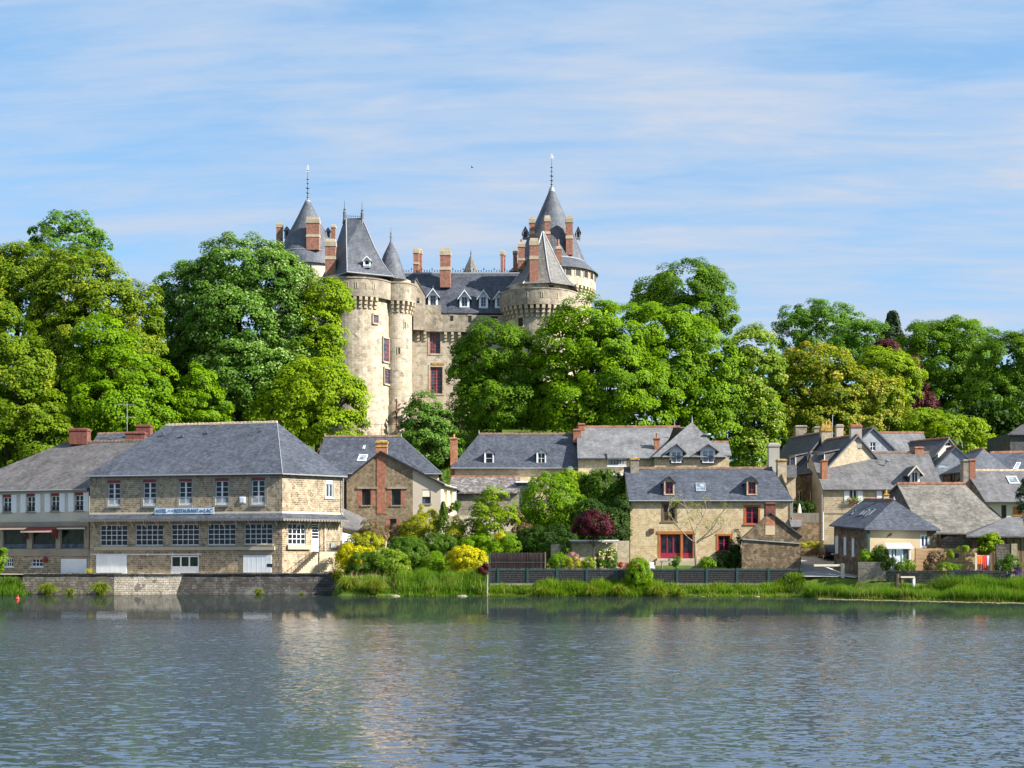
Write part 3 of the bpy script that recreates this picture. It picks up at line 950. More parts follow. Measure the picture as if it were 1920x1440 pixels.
def build_land():
 xs = list(np.arange(-75, 75.1, 0.8))
 xs = [-900, -600, -400, -300, -200, -150, -110, -90] + xs + [90, 110, 150, 200, 300, 400, 600, 900]
 ys = [-900, -400, -150, -60, 0, 40, 70, 85] + list(np.arange(92, 136, 0.6)) + list(np.arange(136, 240, 3.0)) + [245, 260, 300, 380, 500, 800, 1400, 2500]
 vs = []
 for y in ys:
  for x in xs:
   z = ground_z(x, y)
   if 112 < y < 400 and abs(x) < 300:
    z += 0.10 * math.sin(x * 0.9 + y * 0.7) * math.sin(x * 0.31 - y * 0.43) * (1 if y > 135 else 0.35)
   vs.append((x, y, z))
 nx = len(xs)
 fs = []
 for j in range(len(ys) - 1):
  for i in range(nx - 1):
   a = j * nx + i
   fs.append((a, a + 1, a + nx + 1, a + nx))
 me = bpy.data.meshes.new('ground')
 me.from_pydata(vs, [], fs)
 me.polygons.foreach_set('use_smooth', [True] * len(fs))
 me.materials.append(M['ground'])
 o = bpy.data.objects.new('ground', me)
 COL.objects.link(o)
 o['kind'] = 'structure'

 wm = MB()
 wx = [-900, -100, 0, 100, 900]
 wy = [-900, 0, 60, 126.5]
 for a, b in zip(wx, wx[1:]):
  for c, d in zip(wy, wy[1:]):
   wm.poly([(a, c, 0), (b, c, 0), (b, d, 0), (a, d, 0)])
 w = wm.build('lake', M['water'])
 w['kind'] = 'structure'


build_land()


def road_sheet():
 """car park and lane climbing between the two groups of houses"""
 mb = MB()
 ys = [118.1, 118.8, 119.6, 121, 124, 127, 130, 134, 138, 142, 147, 152]
 L = [25.6, 25.6, 25.6, 25.6, 25.8, 26.0, 26.2, 26.8, 27.4, 28, 28.6, 29.5]
 R = [33.0, 33, 33, 33, 33, 33, 33.2, 33.5, 33.5, 33, 32.5, 32.2]
 for i in range(len(ys) - 1):
  for k in range(4):
   def q(j, t):
    x = L[j] + (R[j] - L[j]) * t
    return (x, ys[j], ground_z(max(x, 27.6), ys[j]) + 0.09)
   mb.poly([q(i, k / 4), q(i, (k + 1) / 4), q(i + 1, (k + 1) / 4), q(i + 1, k / 4)])
 o = mb.build('road', M['asphalt'])
 o['kind'] = 'structure'
 lines = MB()

 def stripe(p, q, w):
  p, q = Vector(p), Vector(q)
  d = (q - p).normalized()
  s = Vector((-d.y, d.x)) * w / 2
  n = 8
  for i in range(n):
   a = p + (q - p) * i / n
   b = p + (q - p) * (i + 1) / n
   lines.poly([(c.x, c.y, ground_z(max(c.x, 27.6), c.y) + 0.115) for c in (a - s, b - s, b + s, a + s)][::1])
 stripe((27.3, 131.5), (29.6, 127.5), 0.14)
 stripe((27.2, 122.0), (29.8, 116.6), 0.16)
 stripe((28.4, 121.0), (30.0, 117.2), 0.5)
 stripe((27.4, 143.0), (31.5, 142.6), 0.14)
 o2 = lines.build('road_marking', M['paint_line'])
 o2['kind'] = 'structure'


road_sheet()

# ------------------------------------------------------------------ foliage
TRIS = [0]


def leaf_mesh(name, pos, nrm, size, tint, mat, aspect=0.7, fold=0.12):
 n = len(pos)
 TRIS[0] += 2 * n
 nrm = nrm / (np.linalg.norm(nrm, axis=1, keepdims=True) + 1e-9)
 r = RNG.normal(size=(n, 3))
 t = np.cross(nrm, r)
 t /= np.linalg.norm(t, axis=1, keepdims=True) + 1e-9
 b = np.cross(nrm, t)
 s = size[:, None]
 v = np.empty((n, 4, 3), dtype=np.float32)
 v[:, 0] = pos - t * s * 0.5
 v[:, 1] = pos + b * s * 0.5 * aspect + nrm * s * fold
 v[:, 2] = pos + t * s * 0.5
 v[:, 3] = pos - b * s * 0.5 * aspect + nrm * s * fold
 me = bpy.data.meshes.new(name)
 me.vertices.add(4 * n)
 me.vertices.foreach_set('co', v.ravel())
 me.loops.add(4 * n)
 me.loops.foreach_set('vertex_index', np.arange(4 * n, dtype=np.int32))
 me.polygons.add(n)
 me.polygons.foreach_set('loop_start', np.arange(0, 4 * n, 4, dtype=np.int32))
 me.update(calc_edges=True)
 at = me.attributes.new('tint', 'FLOAT', 'FACE')
 at.data.foreach_set('value', np.clip(tint, 0, 1).astype(np.float32))
 me.materials.append(mat)
 return me


def unit(n):
 v = RNG.normal(size=(n, 3))
 return v / np.linalg.norm(v, axis=1, keepdims=True)


def crown_points(blobs, clump, leaf, dens=1.0, gap=0.05, up=0.55, flat=0.76, inner=0.8, jitter=0.10, cov=0.86, tip=0.0):
 """blobs: list of (centre xyz, radii xyz). Leaf clumps spread over and inside the blobs."""
 PP, NN, SS, TT = [], [], [], []
 bl = [(np.array(c, float), np.array(r, float)) for c, r in blobs]
 for bi, (c, r) in enumerate(bl):
  area = 4 * math.pi * (((r[0] * r[1]) ** 1.6 + (r[0] * r[2]) ** 1.6 + (r[1] * r[2]) ** 1.6) / 3) ** (1 / 1.6)
  for shell, (fac, lf, dn) in enumerate(((1.0, 1.0, 2.7), (0.68, 1.7, inner))):
   cl = clump if shell == 0 else clump * 1.15
   n = max(4, int(area * fac * fac * dens * dn / (math.pi * cl * cl)))
   d = unit(n)
   # fewer on the far side, none right at the underside
   keep = (RNG.random(n) < np.where(d[:, 1] > 0.35, 0.5, 1.0)) & (d[:, 2] > -0.86) & (RNG.random(n) > gap)
   d = d[keep]
   n = len(d)
   if n == 0:
    continue
   rad = fac * (1 + RNG.normal(size=(n, 1)) * jitter)
   if shell == 0:
    rad = np.minimum(rad, 1.16)
   cen = c + d * rad * r
   ok = np.ones(n, bool)
   for bj, (c2, r2) in enumerate(bl):
    if bj != bi:
     q = (cen - c2) / r2
     ok &= (q * q).sum(1) > (0.50 if shell == 0 else 0.12)
   cen, d = cen[ok], d[ok]
   n = len(cen)
   if n == 0:
    continue
   outn = d / r
   outn /= np.linalg.norm(outn, axis=1, keepdims=True)
   ls = leaf * lf
   per = max(5, int(cov * (1.0 if shell == 0 else 0.8) * 4.2 * cl * cl / (0.36 * ls * ls)))
   ax = outn * 0.55 + np.array([0, 0, up])
   ax /= np.linalg.norm(ax, axis=1, keepdims=True)
   k = n * per
   dd = unit(k)
   axr = np.repeat(ax, per, 0)
   dot = (dd * axr).sum(1, keepdims=True)
   dd = np.where(dot < -0.15, dd - 2 * dot * axr, dd)
   cs = np.repeat(cl * RNG.uniform(0.7, 1.25, n), per)[:, None]
   rr = RNG.uniform(0.35, 1.0, (k, 1)) ** 0.5
   off = dd * rr * cs
   off[:, 2] *= flat
   pos = np.repeat(cen, per, 0) + off
   nrm = dd * 0.45 + np.repeat(outn, per, 0) * 0.65 + np.array([0, -0.1, 0.45]) + unit(k) * 0.42
   ct = np.repeat(RNG.normal(size=n) * 0.13, per)
   tint = 0.42 + ct + RNG.normal(size=k) * 0.16
   if tip:
    tint += tip * (rr[:, 0] > 0.82) * ((dd * axr).sum(1) > 0.35) * (RNG.random(k) < 0.5)
   PP.append(pos)
   NN.append(nrm)
   SS.append(ls * RNG.uniform(0.7, 1.25, k))
   TT.append(tint)
 return np.concatenate(PP), np.concatenate(NN), np.concatenate(SS), np.concatenate(TT)


def plant(name, label, cat, Y, blobs, mat, clump=1.25, leaf=0.40, trunk=None, base=None, depth=0.85, group=None, bark='bark', tr=0.45,
          stems=1, limbs=True, parts=('crown', 'trunk'), **kw):
 """blobs in photo pixels (px, py, rx, ry[, dY]) at distance Y"""
 B = []
 for b in blobs:
  dY = b[4] if len(b) > 4 else 0.0
  y = Y + dY
  rx, rz = b[2] / F * y, b[3] / F * y
  rx, rz = max(rx * .6, rx - .3 * clump), max(rz * .6, rz - .25 * clump)
  B.append(((X(b[0], y), y, Z(b[1], y)), (rx, max(0.25, min(rx, rz * 1.6) * depth), rz)))
 bx = X(trunk, Y) if trunk is not None else sum(c[0] for c, r in B) / len(B)
 gz = ground_z(bx, Y) if base is None else base
 root = thing(name, label, cat, (bx, Y, gz), group)
 pos, nrm, sz, tint = crown_points(B, clump, leaf, **kw)
 pos = pos - np.array([bx, Y, gz])
 link_mesh(parts[0], leaf_mesh(parts[0], pos, nrm, sz, tint, M[mat]), root)
 # trunk and limbs
 mb = MB()
 top = max(c[2] for c, r in B)
 low = min(c[2] - r[2] * 0.5 for c, r in B)
 fork = gz + max(0.25 * (top - gz), min(low - gz, 0.5 * (top - gz)))
 for s_ in range(stems):
  ox = (s_ - (stems - 1) / 2) * tr * 2.2
  p = Vector((bx + ox, Y, gz - 0.3))
  q = Vector((bx + ox * 1.5, Y + 0.1, fork))
  mb.tube(p, p + (q - p) * 0.12, tr * 1.35, tr, 8)
  mb.tube(p + (q - p) * 0.12, q, tr, tr * 0.75, 8)
  if limbs:
   for c, r in B:
    e = Vector(c)
    if e.z < fork:
     continue
    mid = q.lerp(e, 0.5) + Vector((random.uniform(-.3, .3), random.uniform(-.3, .3), random.uniform(0, .5))) * min(1.0, tr * 2)
    mb.tube(q, mid, tr * 0.55, tr * 0.38, 6)
    mb.tube(mid, e, tr * 0.38, tr * 0.14, 6)
    for _ in range(4):
     a = Vector((random.uniform(-1, 1), random.uniform(-1, .6), random.uniform(-.2, 1))).normalized()
     mb.tube(mid.lerp(e, random.uniform(.3, 1)), e + Vector((a.x * r[0], a.y * r[1], a.z * r[2])) * 0.85, tr * 0.16, tr * 0.04, 5)
 mb.build(parts[1], M[bark], root)
 return root


def blade_mesh(name, base, h, w, lean, mat, tint, droop=0.35, arch=0.55):
 """bent grass blades: two quads each"""
 n = len(base)
 TRIS[0] += 4 * n
 ang = RNG.uniform(0, 2 * math.pi, n)
 d = np.stack([np.cos(ang), np.sin(ang), np.zeros(n)], 1)
 side = np.stack([-np.sin(ang + RNG.normal(size=n)), np.cos(ang + RNG.normal(size=n)), np.zeros(n)], 1)
 w = w[:, None]
 h = h[:, None]
 lean = lean[:, None]
 up = np.array([0, 0, 1.0])
 m = base + up * h * arch + d * lean * h * 0.35
 t = base + up * h * (1.0 - droop * lean) + d * lean * h
 v = np.empty((n, 6, 3), np.float32)
 v[:, 0] = base - side * w * .5
 v[:, 1] = base + side * w * .5
 v[:, 2] = m + side * w * .42
 v[:, 3] = m - side * w * .42
 v[:, 4] = t + side * w * .06
 v[:, 5] = t - side * w * .06
 me = bpy.data.meshes.new(name)
 me.vertices.add(6 * n)
 me.vertices.foreach_set('co', v.ravel())
 idx = (np.arange(n)[:, None] * 6 + np.array([0, 1, 2, 3, 3, 2, 4, 5])[None, :]).astype(np.int32)
 me.loops.add(8 * n)
 me.loops.foreach_set('vertex_index', idx.ravel())
 me.polygons.add(2 * n)
 me.polygons.foreach_set('loop_start', np.arange(0, 8 * n, 4, dtype=np.int32))
 me.update(calc_edges=True)
 at = me.attributes.new('tint', 'FLOAT', 'FACE')
 at.data.foreach_set('value', np.repeat(np.clip(tint, 0, 1), 2).astype(np.float32))
 me.materials.append(mat)
 return me


def grass_band(name, label, pts, n, hfun, w, lean, mat, clumpy=0.5, cat=None):
 """blades scattered along a polyline band: pts = [(x, y_front, y_back)]"""
 xs = np.array([p[0] for p in pts])
 x = RNG.uniform(xs[0], xs[-1], n)
 f = np.interp(x, xs, [p[1] for p in pts])
 b = np.interp(x, xs, [p[2] for p in pts])
 y = f + (b - f) * RNG.random(n)
 cl = 0.5 + 0.5 * np.sin(x * 2.1 + 0.7 * np.sin(y * 1.7)) * np.sin(x * 0.83 + y * 1.3 + 1.0)
 keep = RNG.random(n) < (1 - clumpy) + clumpy * cl
 x, y, cl = x[keep], y[keep], cl[keep]
 z = np.array([max(ground_z(a, c), -0.2) for a, c in zip(x, y)])
 h = hfun(x, y) * RNG.uniform(0.55, 1.1, len(x)) * (0.75 + 0.4 * cl)
 tint = 0.3 + 0.35 * cl + RNG.normal(size=len(x)) * 0.2
 org = np.array([x.mean(), y.mean(), 0.0])
 me = blade_mesh(name, np.stack([x, y, z], 1) - org, h, np.full(len(x), w) * RNG.uniform(.6, 1.3, len(x)), np.abs(RNG.normal(size=len(x))) * lean, mat, tint)
 o = link_mesh(name, me)
 o.location = org
 tag(o, label, cat or 'grass', kind='stuff')
 return o


def tussock_mesh(name, r, h, n, mat, lean=1.0):
 a = RNG.uniform(0, 2 * math.pi, n)
 q = np.sqrt(RNG.random(n)) * r * 0.35
 base = np.stack([np.cos(a) * q, np.sin(a) * q, np.zeros(n) - 0.05], 1)
 return blade_mesh(name, base, h * RNG.uniform(.6, 1.1, n), np.full(n, 0.042), RNG.uniform(0.1, lean, n), mat, 0.45 + RNG.normal(size=n) * .22, droop=0.85, arch=0.66)
# ------------------------------------------------------------------ castle
def ring_corbels(root, c, r0, r1, zt, zb, n, a0, a1, mat, w=0.42):
 """stepped stone brackets under a parapet, one object each, sharing mesh"""
 mb = MB()
 hgt = zt - zb
 for k in range(3):
  x1 = r0 + (r1 - r0) * (k + 1) / 3
  mb.box(r0 - 0.3, x1, -w / 2, w / 2, zb + hgt * k / 3 - zt, zb + hgt * (k + 1) / 3 - zt - 0.0)
 me = mb.mesh('corbel', mat)
 for i in range(n):
  a = a0 + (a1 - a0) * (i + 0.5) / n
  o = link_mesh('corbel', me, root, loc=(c[0], c[1], zt))
  o.rotation_euler = (0, 0, a)


def finial(root, x, y, z, h, s=1.0, vane=None):
 mb = MB()
 mb.lathe((x, y, z), [(0.42 * s, -0.5 * s), (0.24 * s, 0.25 * s), (0.14 * s, 0.6 * s), (0.07 * s, h * 0.65), (0.03, h)], 10)
 for k, (f, r) in enumerate(((0.10, .30), (0.22, .36), (0.36, .42), (0.5, .28), (0.62, .32))):
  zz_ = z + h * f
  mb.lathe((x, y, zz_), [(0.05, -0.10 * s), (r * s, -0.02), (r * s * 0.9, 0.06), (0.05, 0.16 * s)], 10)
 o = mb.build('finial', M['lead_dark'], root)
 if vane:
  vb = MB()
  cz = z + h * 0.93
  if vane == 'star':
   for k in range(6):
    a = math.pi * 2 * k / 6 + 0.3
    c, s_ = math.cos(a), math.sin(a)
    tip = Vector((x + 0.55 * c, y, cz + 0.55 * s_))
    for e in (-1, 1):
     q = Vector((x + 0.2 * math.cos(a + e * .5), y, cz + 0.2 * math.sin(a + e * .5)))
     for yy in (-.05, .05):
      vb.poly([(x, y + yy, cz), q + Vector((0, yy * .5, 0)), tip])
  else:
   vb.slab([(x - .28, y - .05, cz - .25), (x + .28, y - .05, cz - .25), (x + .28, y + .05, cz - .25), (x - .28, y + .05, cz - .25)], .1)
   vb.hexa([Vector(p) for p in ((x - .30, y - .05, cz - .55), (x + .22, y - .05, cz - .55), (x + .22, y + .05, cz - .55), (x - .30, y + .05, cz - .55),
                                         (x - .05, y - .05, cz + .6), (x + .10, y - .05, cz + .6), (x + .10, y + .05, cz + .6), (x - .05, y + .05, cz + .6))])
  vb.tube((x, y, z + h * .8), (x, y, z + h * 1.05), .035, n=5)
  vb.build('weather_vane', M['gilt'], o)
 return o


def castle_chimney(root, px0, px1, py_top, py_bot, Y, d=None, bands=(), mid_stone=None, label=None):
 w = (px1 - px0) / F * Y - 0.26
 d = d or w
 x = X((px0 + px1) / 2, Y)
 z0, z1 = Z(py_bot, Y) - 0.6, Z(py_top, Y)
 hh = z1 - Z(py_bot, Y)
 bd = []
 for b in bands:
  bd.append((Z(b, Y), 0.09 * hh))
 return chimney(root, x, Y, w, d, z0, z1, M['castle_brick'], M['dressed'], bands=bd, cap=min(1.1, hh * 0.22))


def slit(root, c, r, a, z, w, h, mat, name='arrow_slit'):
 """small dark recess with stone jambs on a round wall"""
 d = Vector((math.cos(a), math.sin(a), 0))
 t = Vector((-d.y, d.x, 0))
 p = Vector((c[0], c[1], z)) + d * r
 mb = MB()
 for sgn in (-1, 1):
  q = p + t * sgn * (w / 2 + .07)
  mb.hexa([q + t * u + d * v + Vector((0, 0, zz_)) for zz_ in (-h / 2 - .1, h / 2 + .1) for u, v in ((-.07, -.3), (.07, -.3), (.07, .05), (-.07, .05))])
 q = p + Vector((0, 0, h / 2 + .05))
 mb.hexa([q + t * u + d * v + Vector((0, 0, zz_)) for zz_ in (-.05, .15) for u, v in ((-w / 2 - .002, -.3), (w / 2 + .002, -.3), (w / 2 + .002, .055), (-w / 2 - .002, .055))])
 o = mb.build(name, M['dressed'], root)
 g = MB()
 g.hexa([p + t * u + d * v + Vector((0, 0, zz_)) for zz_ in (-h / 2, h / 2) for u, v in ((-w / 2, -.3), (w / 2, -.3), (w / 2, .012), (-w / 2, .012))])
 g.build('opening', mat, o)
 return o


def round_window(root, c, r, px, pyt, pyb, wpx, Yr, frame, glass, cols, rows):
 """window let into a round tower; found by walking the view line onto the wall"""
 k = (px - 960) / F
 A = 1 + k * k
 B = -2 * (k * c[0] + c[1])
 C_ = c[0] ** 2 + c[1] ** 2 - r * r
 y = (-B - math.sqrt(max(0, B * B - 4 * A * C_))) / (2 * A)
 a = math.atan2(y - c[1], k * y - c[0])
 n = Vector((math.cos(a), math.sin(a)))
 t = Vector((-n.y, n.x))
 w = wpx / F * y / max(0.45, abs(t.x))
 p = Vector((k * y, y)) + n * 0.15
 if t.x < 0:
  t = -t
 fr = Frame(p - t * w / 2, p + t * w / 2)
 z0, z1 = Z(pyb, y), Z(pyt, y)
 sb = MB()
 sb.fbox(fr, -.11, 0, z0 - .15, z1 + .2, -.5, .0)
 sb.fbox(fr, fr.L, fr.L + .11, z0 - .15, z1 + .2, -.5, .0)
 sb.fbox(fr, 0, fr.L, z1, z1 + .25, -.5, .045)
 sb.fbox(fr, 0, fr.L, z0 - .2, z0, -.5, .06)
 sb.fbox(fr, 0.0, fr.L, z0, z1, -.5, -.2, 1)
 wr = window(root, fr, (0, fr.L, z0, z1), cols, rows, frame, glass, fw=.09, mw=.05, depth=.10)
 sb.build('window_surround', [M['dressed'], M['black']], wr)
 return wr


def build_castle():
 root = thing('castle', 'pale stone castle on the wooded hill, with conical slate towers and tall brick chimneys', 'castle', (X(780, 202), 202, 22))
 CS, CG = M['castle_stone'], M['castle_grey']
 GL, RD = M['glass_blue'], M['castle_red']
 TAU = 2 * math.pi

 def tower(name, c, prof, mat, n=64):
  mb = MB()
  mb.lathe((c[0], c[1], 0), prof, n)
  return mb.build(name, mat, root)

 # ---- left front tower and its stair turret
 c1 = (X(668, 197.2), 197.2)
 c2 = (-17.02, 197.7)
 r1, r2 = 5.15, 2.3
 zp0, zp1 = Z(561, 194), Z(528, 194)
 tower('tower_wall', c1, [(r1 + .25, 18), (r1, 27), (r1, zp0 + .2)], CS)
 tower('turret_wall', c2, [(r2 + .1, 18), (r2, 27), (r2, zp0 + .2)], CS, 40)
 tower('parapet', c1, [(r1 - .3, zp0), (r1 + .62, zp0), (r1 + .62, zp1), (r1 + .72, zp1), (r1 + .72, zp1 + .18), (r1 - .1, zp1 + .18), (r1 - .1, zp0)], CG)
 tower('parapet', c2, [(r2 - .3, zp0), (r2 + .62, zp0), (r2 + .62, zp1), (r2 + .70, zp1), (r2 + .70, zp1 + .18), (r2 - .1, zp1 + .18), (r2 - .1, zp0)], CG, 40)
 ring_corbels(root, c1, r1 - .02, r1 + .58, zp0, zp0 - 1.6, 15, math.radians(188), math.radians(312), M['dressed'])
 ring_corbels(root, c2, r2 - .02, r2 + .58, zp0, zp0 - 1.6, 8, math.radians(255), math.radians(390), M['dressed'], .36)
 for k in range(7):
  slit(root, c1, r1 + .62, math.radians(225 + k * 13), zp1 - 1.0, .12, .75, M['black'])
 tower('drum', c1, [(r1 - .5, zp1 - .5), (r1 - .5, zp1 + .9)], CS, 48)
 tower('drum', c2, [(r2 - .15, zp1 - .5), (r2 - .15, zp1 + .8)], CS, 32)
 # steep hipped roof with a swept foot
 ze = zp1 + .72
 base = [PZ(596, 198.2, ze), PZ(651, 190.9, ze), PZ(738, 194.0, ze), PZ(690, 203.5, ze)]
 T0, T1 = P(646, 411, 197.6), P(679, 413, 196.8)
 T0b, T1b = T0 + Vector((.15, .5, 0)), T1 + Vector((.15, .5, 0))
 topq = [T0, T0 + Vector((.25, -.25, 0)), T1, T1b]
 levels = [(0, 0), (.10, .17), (.24, .34), (.5, .60), (1, 1)]
 mb = MB()
 lad = MB()
 for (h0, t0), (h1, t1) in zip(levels, levels[1:]):
  for i in range(4):
   j = (i + 1) % 4

   def q(a, h, t):
    v = base[a].lerp(topq[a], t)
    v.z = ze + (T0.z - ze) * h
    return v
   mb.poly([q(i, h0, t0), q(j, h0, t0), q(j, h1, t1), q(i, h1, t1)])
   if i in (1, 2):
    lad.tube(q(i, h0, t0), q(i, h1, t1), .08, .08, 5)
 mb.poly(topq)
 for i in range(4):
  lad.tube(base[i], base[(i + 1) % 4], .11, .11, 5)
 mb.poly([b - Vector((0, 0, .02)) for b in base][::-1])
 rf = mb.build('roof', M['slate_castle'], root)
 lad.build('lead_hip', M['lead'], rf)
 cr = MB()
 for k in range(9):
  p = T0.lerp(T1, k / 8)
  cr.tube(p, p + Vector((0, 0, .75)), .035, .02, 4)
  if k < 8:
   e = T0.lerp(T1, (k + 1) / 8)
   cr.tube(p + Vector((0, 0, .2)), e + Vector((0, 0, .2)), .025, n=4)
   cr.tube(p + Vector((0, 0, .5)), e + Vector((0, 0, .5)), .025, n=4)
 cr.build('iron_cresting', M['iron'], rf)
 for p in (T0, T1):
  fb = MB()
  fb.lathe(p, [(.34, -.6), (.2, .2), (.22, 1.0), (.06, 1.5), (.03, 2.7)], 8)
  fb.lathe(p + Vector((0, 0, 1.3)), [(.05, 0), (.22, .12), (.05, .3)], 8)
  fb.build('finial', M['lead_dark'], root)
 # conical turret roof
 tower('roof', (X(733, 197), 197.0), [(2.45, ze - .05), (2.15, ze + .5), (1.75, ze + 1.9), (1.05, ze + 3.9), (.35, ze + 5.3), (.16, ze + 5.75)], M['slate_castle'], 36)
 finial(root, X(733, 197), 197.0, ze + 5.7, 2.1, .5)
 dormer(root, 681, 695, 480, 487, 498, 193.0, 2.2, M['white'], M['slate_castle'], M['white'], M['glass_dark'], 1, 1, wall_in=.22, barge=M['white'])
 castle_chimney(root, 609, 631.5, 449, 519, 195.2, 1.1, (488,))
 castle_chimney(root, 620, 631, 422, 450, 201, .9)
 # windows of the tower
 round_window(root, c1, r1, 704, 591, 606, 9, 193, RD, GL, 2, 2)
 round_window(root, c1, r1, 723, 635, 678, 9, 193, RD, GL, 2, 5)
 round_window(root, c1, r1, 725, 692, 720, 9, 193, RD, GL, 2, 4)
 slit(root, c2, r2, math.radians(285), Z(657, 195.3), .28, .9, M['black'])
 slit(root, c2, r2, math.radians(308), Z(608, 195.3), .22, .9, M['black'])
 pb = MB()
 pb.tube((X(743.5, 194.9), 194.9, 20.5), (X(743.5, 194.9), 194.9, Z(748, 194.9)), .13, .12, 8)
 pb.lathe((X(743.5, 194.9), 194.9, Z(774, 194.9)), [(.13, -.1), (.26, 0), (.26, .25), (.13, .4)], 8)
 pb.build('drain_pipe', M['rust'], root)

 # ---- main range between the towers
 A, B = XY(760, 200.5), XY(950, 201.5)
 fr = Frame(A, B)
 zt = Z(590, 200)
 ops = [(805.6, 623, 825.6, 663), (866, 622, 886, 640), (807, 688, 829.7, 738)]
 rects = [fr.rect(o) for o in ops]
 mb = MB()
 wall_mb(mb, fr, 27.0, zt, rects, .35)
 mb.poly([(A.x - 3, A.y + 12, 18), (A.x - 3, A.y, 18), (A.x - 3, A.y, zt), (A.x - 3, A.y + 12, zt)])
 mb.build('wall', CS, root)
 # battered foot
 bt = MB()
 for i in range(8):
  ua, ub = fr.L * i / 8, fr.L * (i + 1) / 8
  for (z0, d0, z1, d1) in ((18, 2.6, 22.5, 1.7), (22.5, 1.7, 25.0, .8), (25, .8, 27.6, .0)):
   bt.poly([fr.pt(ua, z0, d0), fr.pt(ub, z0, d0), fr.pt(ub, z1, d1), fr.pt(ua, z1, d1)])
 bt.build('wall_foot', M['castle_batter'], root)
 # parapet band on corbels, taller over the left part
 pp = MB()
 zb = Z(621, 200)
 um = fr.u_of(827)
 gaps = [(fr.u_of(804), fr.u_of(827.5)), (fr.u_of(865), fr.u_of(887))]
 pp.fbox(fr, .0, um, zb, Z(571, 200), -.5, .55)
 pp.fbox(fr, um, fr.L, zb, Z(589, 200), -.5, .552)
 pp.build('parapet', CG, root)
 cb = MB()
 f2 = Frame((0, 0), tuple(fr.t))
 for k in range(3):
  cb.fbox(f2, -.2, .2, -1.35 + .45 * k, -1.35 + .45 * (k + 1), -.05, .17 * (k + 1))
 cme = cb.mesh('corbel', M['dressed'])
 u = .9
 while u < fr.L - .3:
  if not any(a - .3 < u < b + .3 for a, b in gaps):
   link_mesh('corbel', cme, root, loc=fr.pt(u, zb, 0))
  u += 1.02
 st = [(2, 6), (2, 3), (4, 8)]
 for rc, (co, ro) in zip(rects, st):
  w = window(root, fr, rc, co * (2 if co == 2 else 1), ro, RD, GL, .11, .05, .25, mid=.11)
  s = MB()
  u0, u1, v0, v1 = rc
  s.fbox(fr, u0 - .28, u0 - .002, v0 - .25, v1 + .3, -.2, .05)
  s.fbox(fr, u1 + .002, u1 + .28, v0 - .25, v1 + .3, -.2, .05)
  s.fbox(fr, u0, u1, v1 + .002, v1 + .3, -.2, .052)
  s.fbox(fr, u0, u1, v0 - .25, v0 - .002, -.2, .08)
  s.build('window_surround', M['dressed'], w)
 lb = MB()
 u0, u1, v0, v1 = rects[2]
 lb.fbox(fr, u0 + .2, u1 + .3, v1 + .31, v1 + .62, -.2, .12)
 lb.build('lintel', M['lichen_cap'], root)
 for (a, b, c, d) in ((844, 593, 850, 603), (878, 593, 884, 606), (920, 594, 933, 606), (848, 0, 0, 0)):
  if c:
   o = MB()
   q = fr.rect((a, b, c, d))
   o.fbox(fr, q[0], q[1], q[2], q[3], .3, .57)
   o.fbox(fr, q[0] - .12, q[1] + .12, q[3], q[3] + .14, .3, .62, 1)
   o.build('opening', [M['black'], M['dressed']], root)
 # main roof
 ey, ry = 200.9, 206.6
 ez, rz = Z(586, 200.9), Z(513, 206.6)
 mb = MB()
 e0, e1 = PZ(752, ey, ez), PZ(975, ey, ez)
 t0, t1 = PZ(752, ry, rz), PZ(975, ry, rz)
 b0, b1 = PZ(752, ry + 5.7, ez), PZ(975, ry + 5.7, ez)
 mb.slab([e0, e1, t1, t0], .15)
 mb.slab([t0, t1, b1, b0], .15)
 mb.poly([b0, e0, t0])
 mb.poly([e1, b1, t1])
 rf = mb.build('roof', M['slate_blue'], root)
 rd = MB()
 rd.tube(t0, t1, .16, n=6)
 rd.build('lead_ridge', M['lead'], rf)
 cr = MB()
 n = 46
 for k in range(n + 1):
  p = t0.lerp(t1, k / n)
  big = k % 4 == 0
  cr.tube(p, p + Vector((0, 0, .95 if big else .6)), .04, .025, 4)
  zc = .68 if big else .42
  cr.lathe(p + Vector((0, 0, zc)), [(.03, -.12), (.15 if big else .10, 0), (.03, .12)], 5)
  if k < n:
   e = t0.lerp(t1, (k + 1) / n)
   cr.tube(p + Vector((0, 0, .22)), e + Vector((0, 0, .22)), .025, n=4, caps=False)
 cr.build('iron_cresting', M['iron'], rf)
 slope = (rz - ez) / (ry - ey)
 for (a, b, pa, pe, pb) in ((801, 823, 541, 552, 574), (860, 882, 544, 555, 576), (896, 917, 544, 555, 576), (926, 946, 546, 556, 576)):
  Yd = ey + (Z(pb, 202) - ez) / slope - .2
  dormer(root, a + 2, b - 2, pa, pe + 1, pb, Yd, 2.6, M['white_cool'], M['slate_castle'], M['zinc'], M['glass_blue'], 2, 3, wall_in=.3, barge=M['white_cool'], over=.3)
  f = MB()
  f.tube((X((a + b) / 2, Yd), Yd - .1, Z(pa, Yd)), (X((a + b) / 2, Yd), Yd - .1, Z(pa - 6, Yd)), .06, .02, 5)
  f.build('finial', M['lead_dark'], root)
 castle_chimney(root, 824, 846.5, 467, 533, 204.6, 1.5, (508,))
 castle_chimney(root, 774, 787, 466, 512, 207.5, 1.3, (497,))
 castle_chimney(root, 785, 793, 467, 512, 208.6, 1.0)
 castle_chimney(root, 937, 945, 469, 512, 207.5, 1.0)
 castle_chimney(root, 943, 949, 471, 512, 208.5, .8)
 # small spire beyond the ridge
 sp = MB()
 cxs, cys = X(883, 212), 212
 sp.lathe((cxs, cys, 0), [(1.45, Z(516, 212)), (1.0, Z(504, 212)), (.08, Z(479, 212))], 8)
 sr = sp.build('spire', M['slate_castle_pale'], root)
 finial(root, cxs, cys, Z(479, 212), .9, .3)
 # gabled wall-walk chamber beside the left tower
 g = MB()
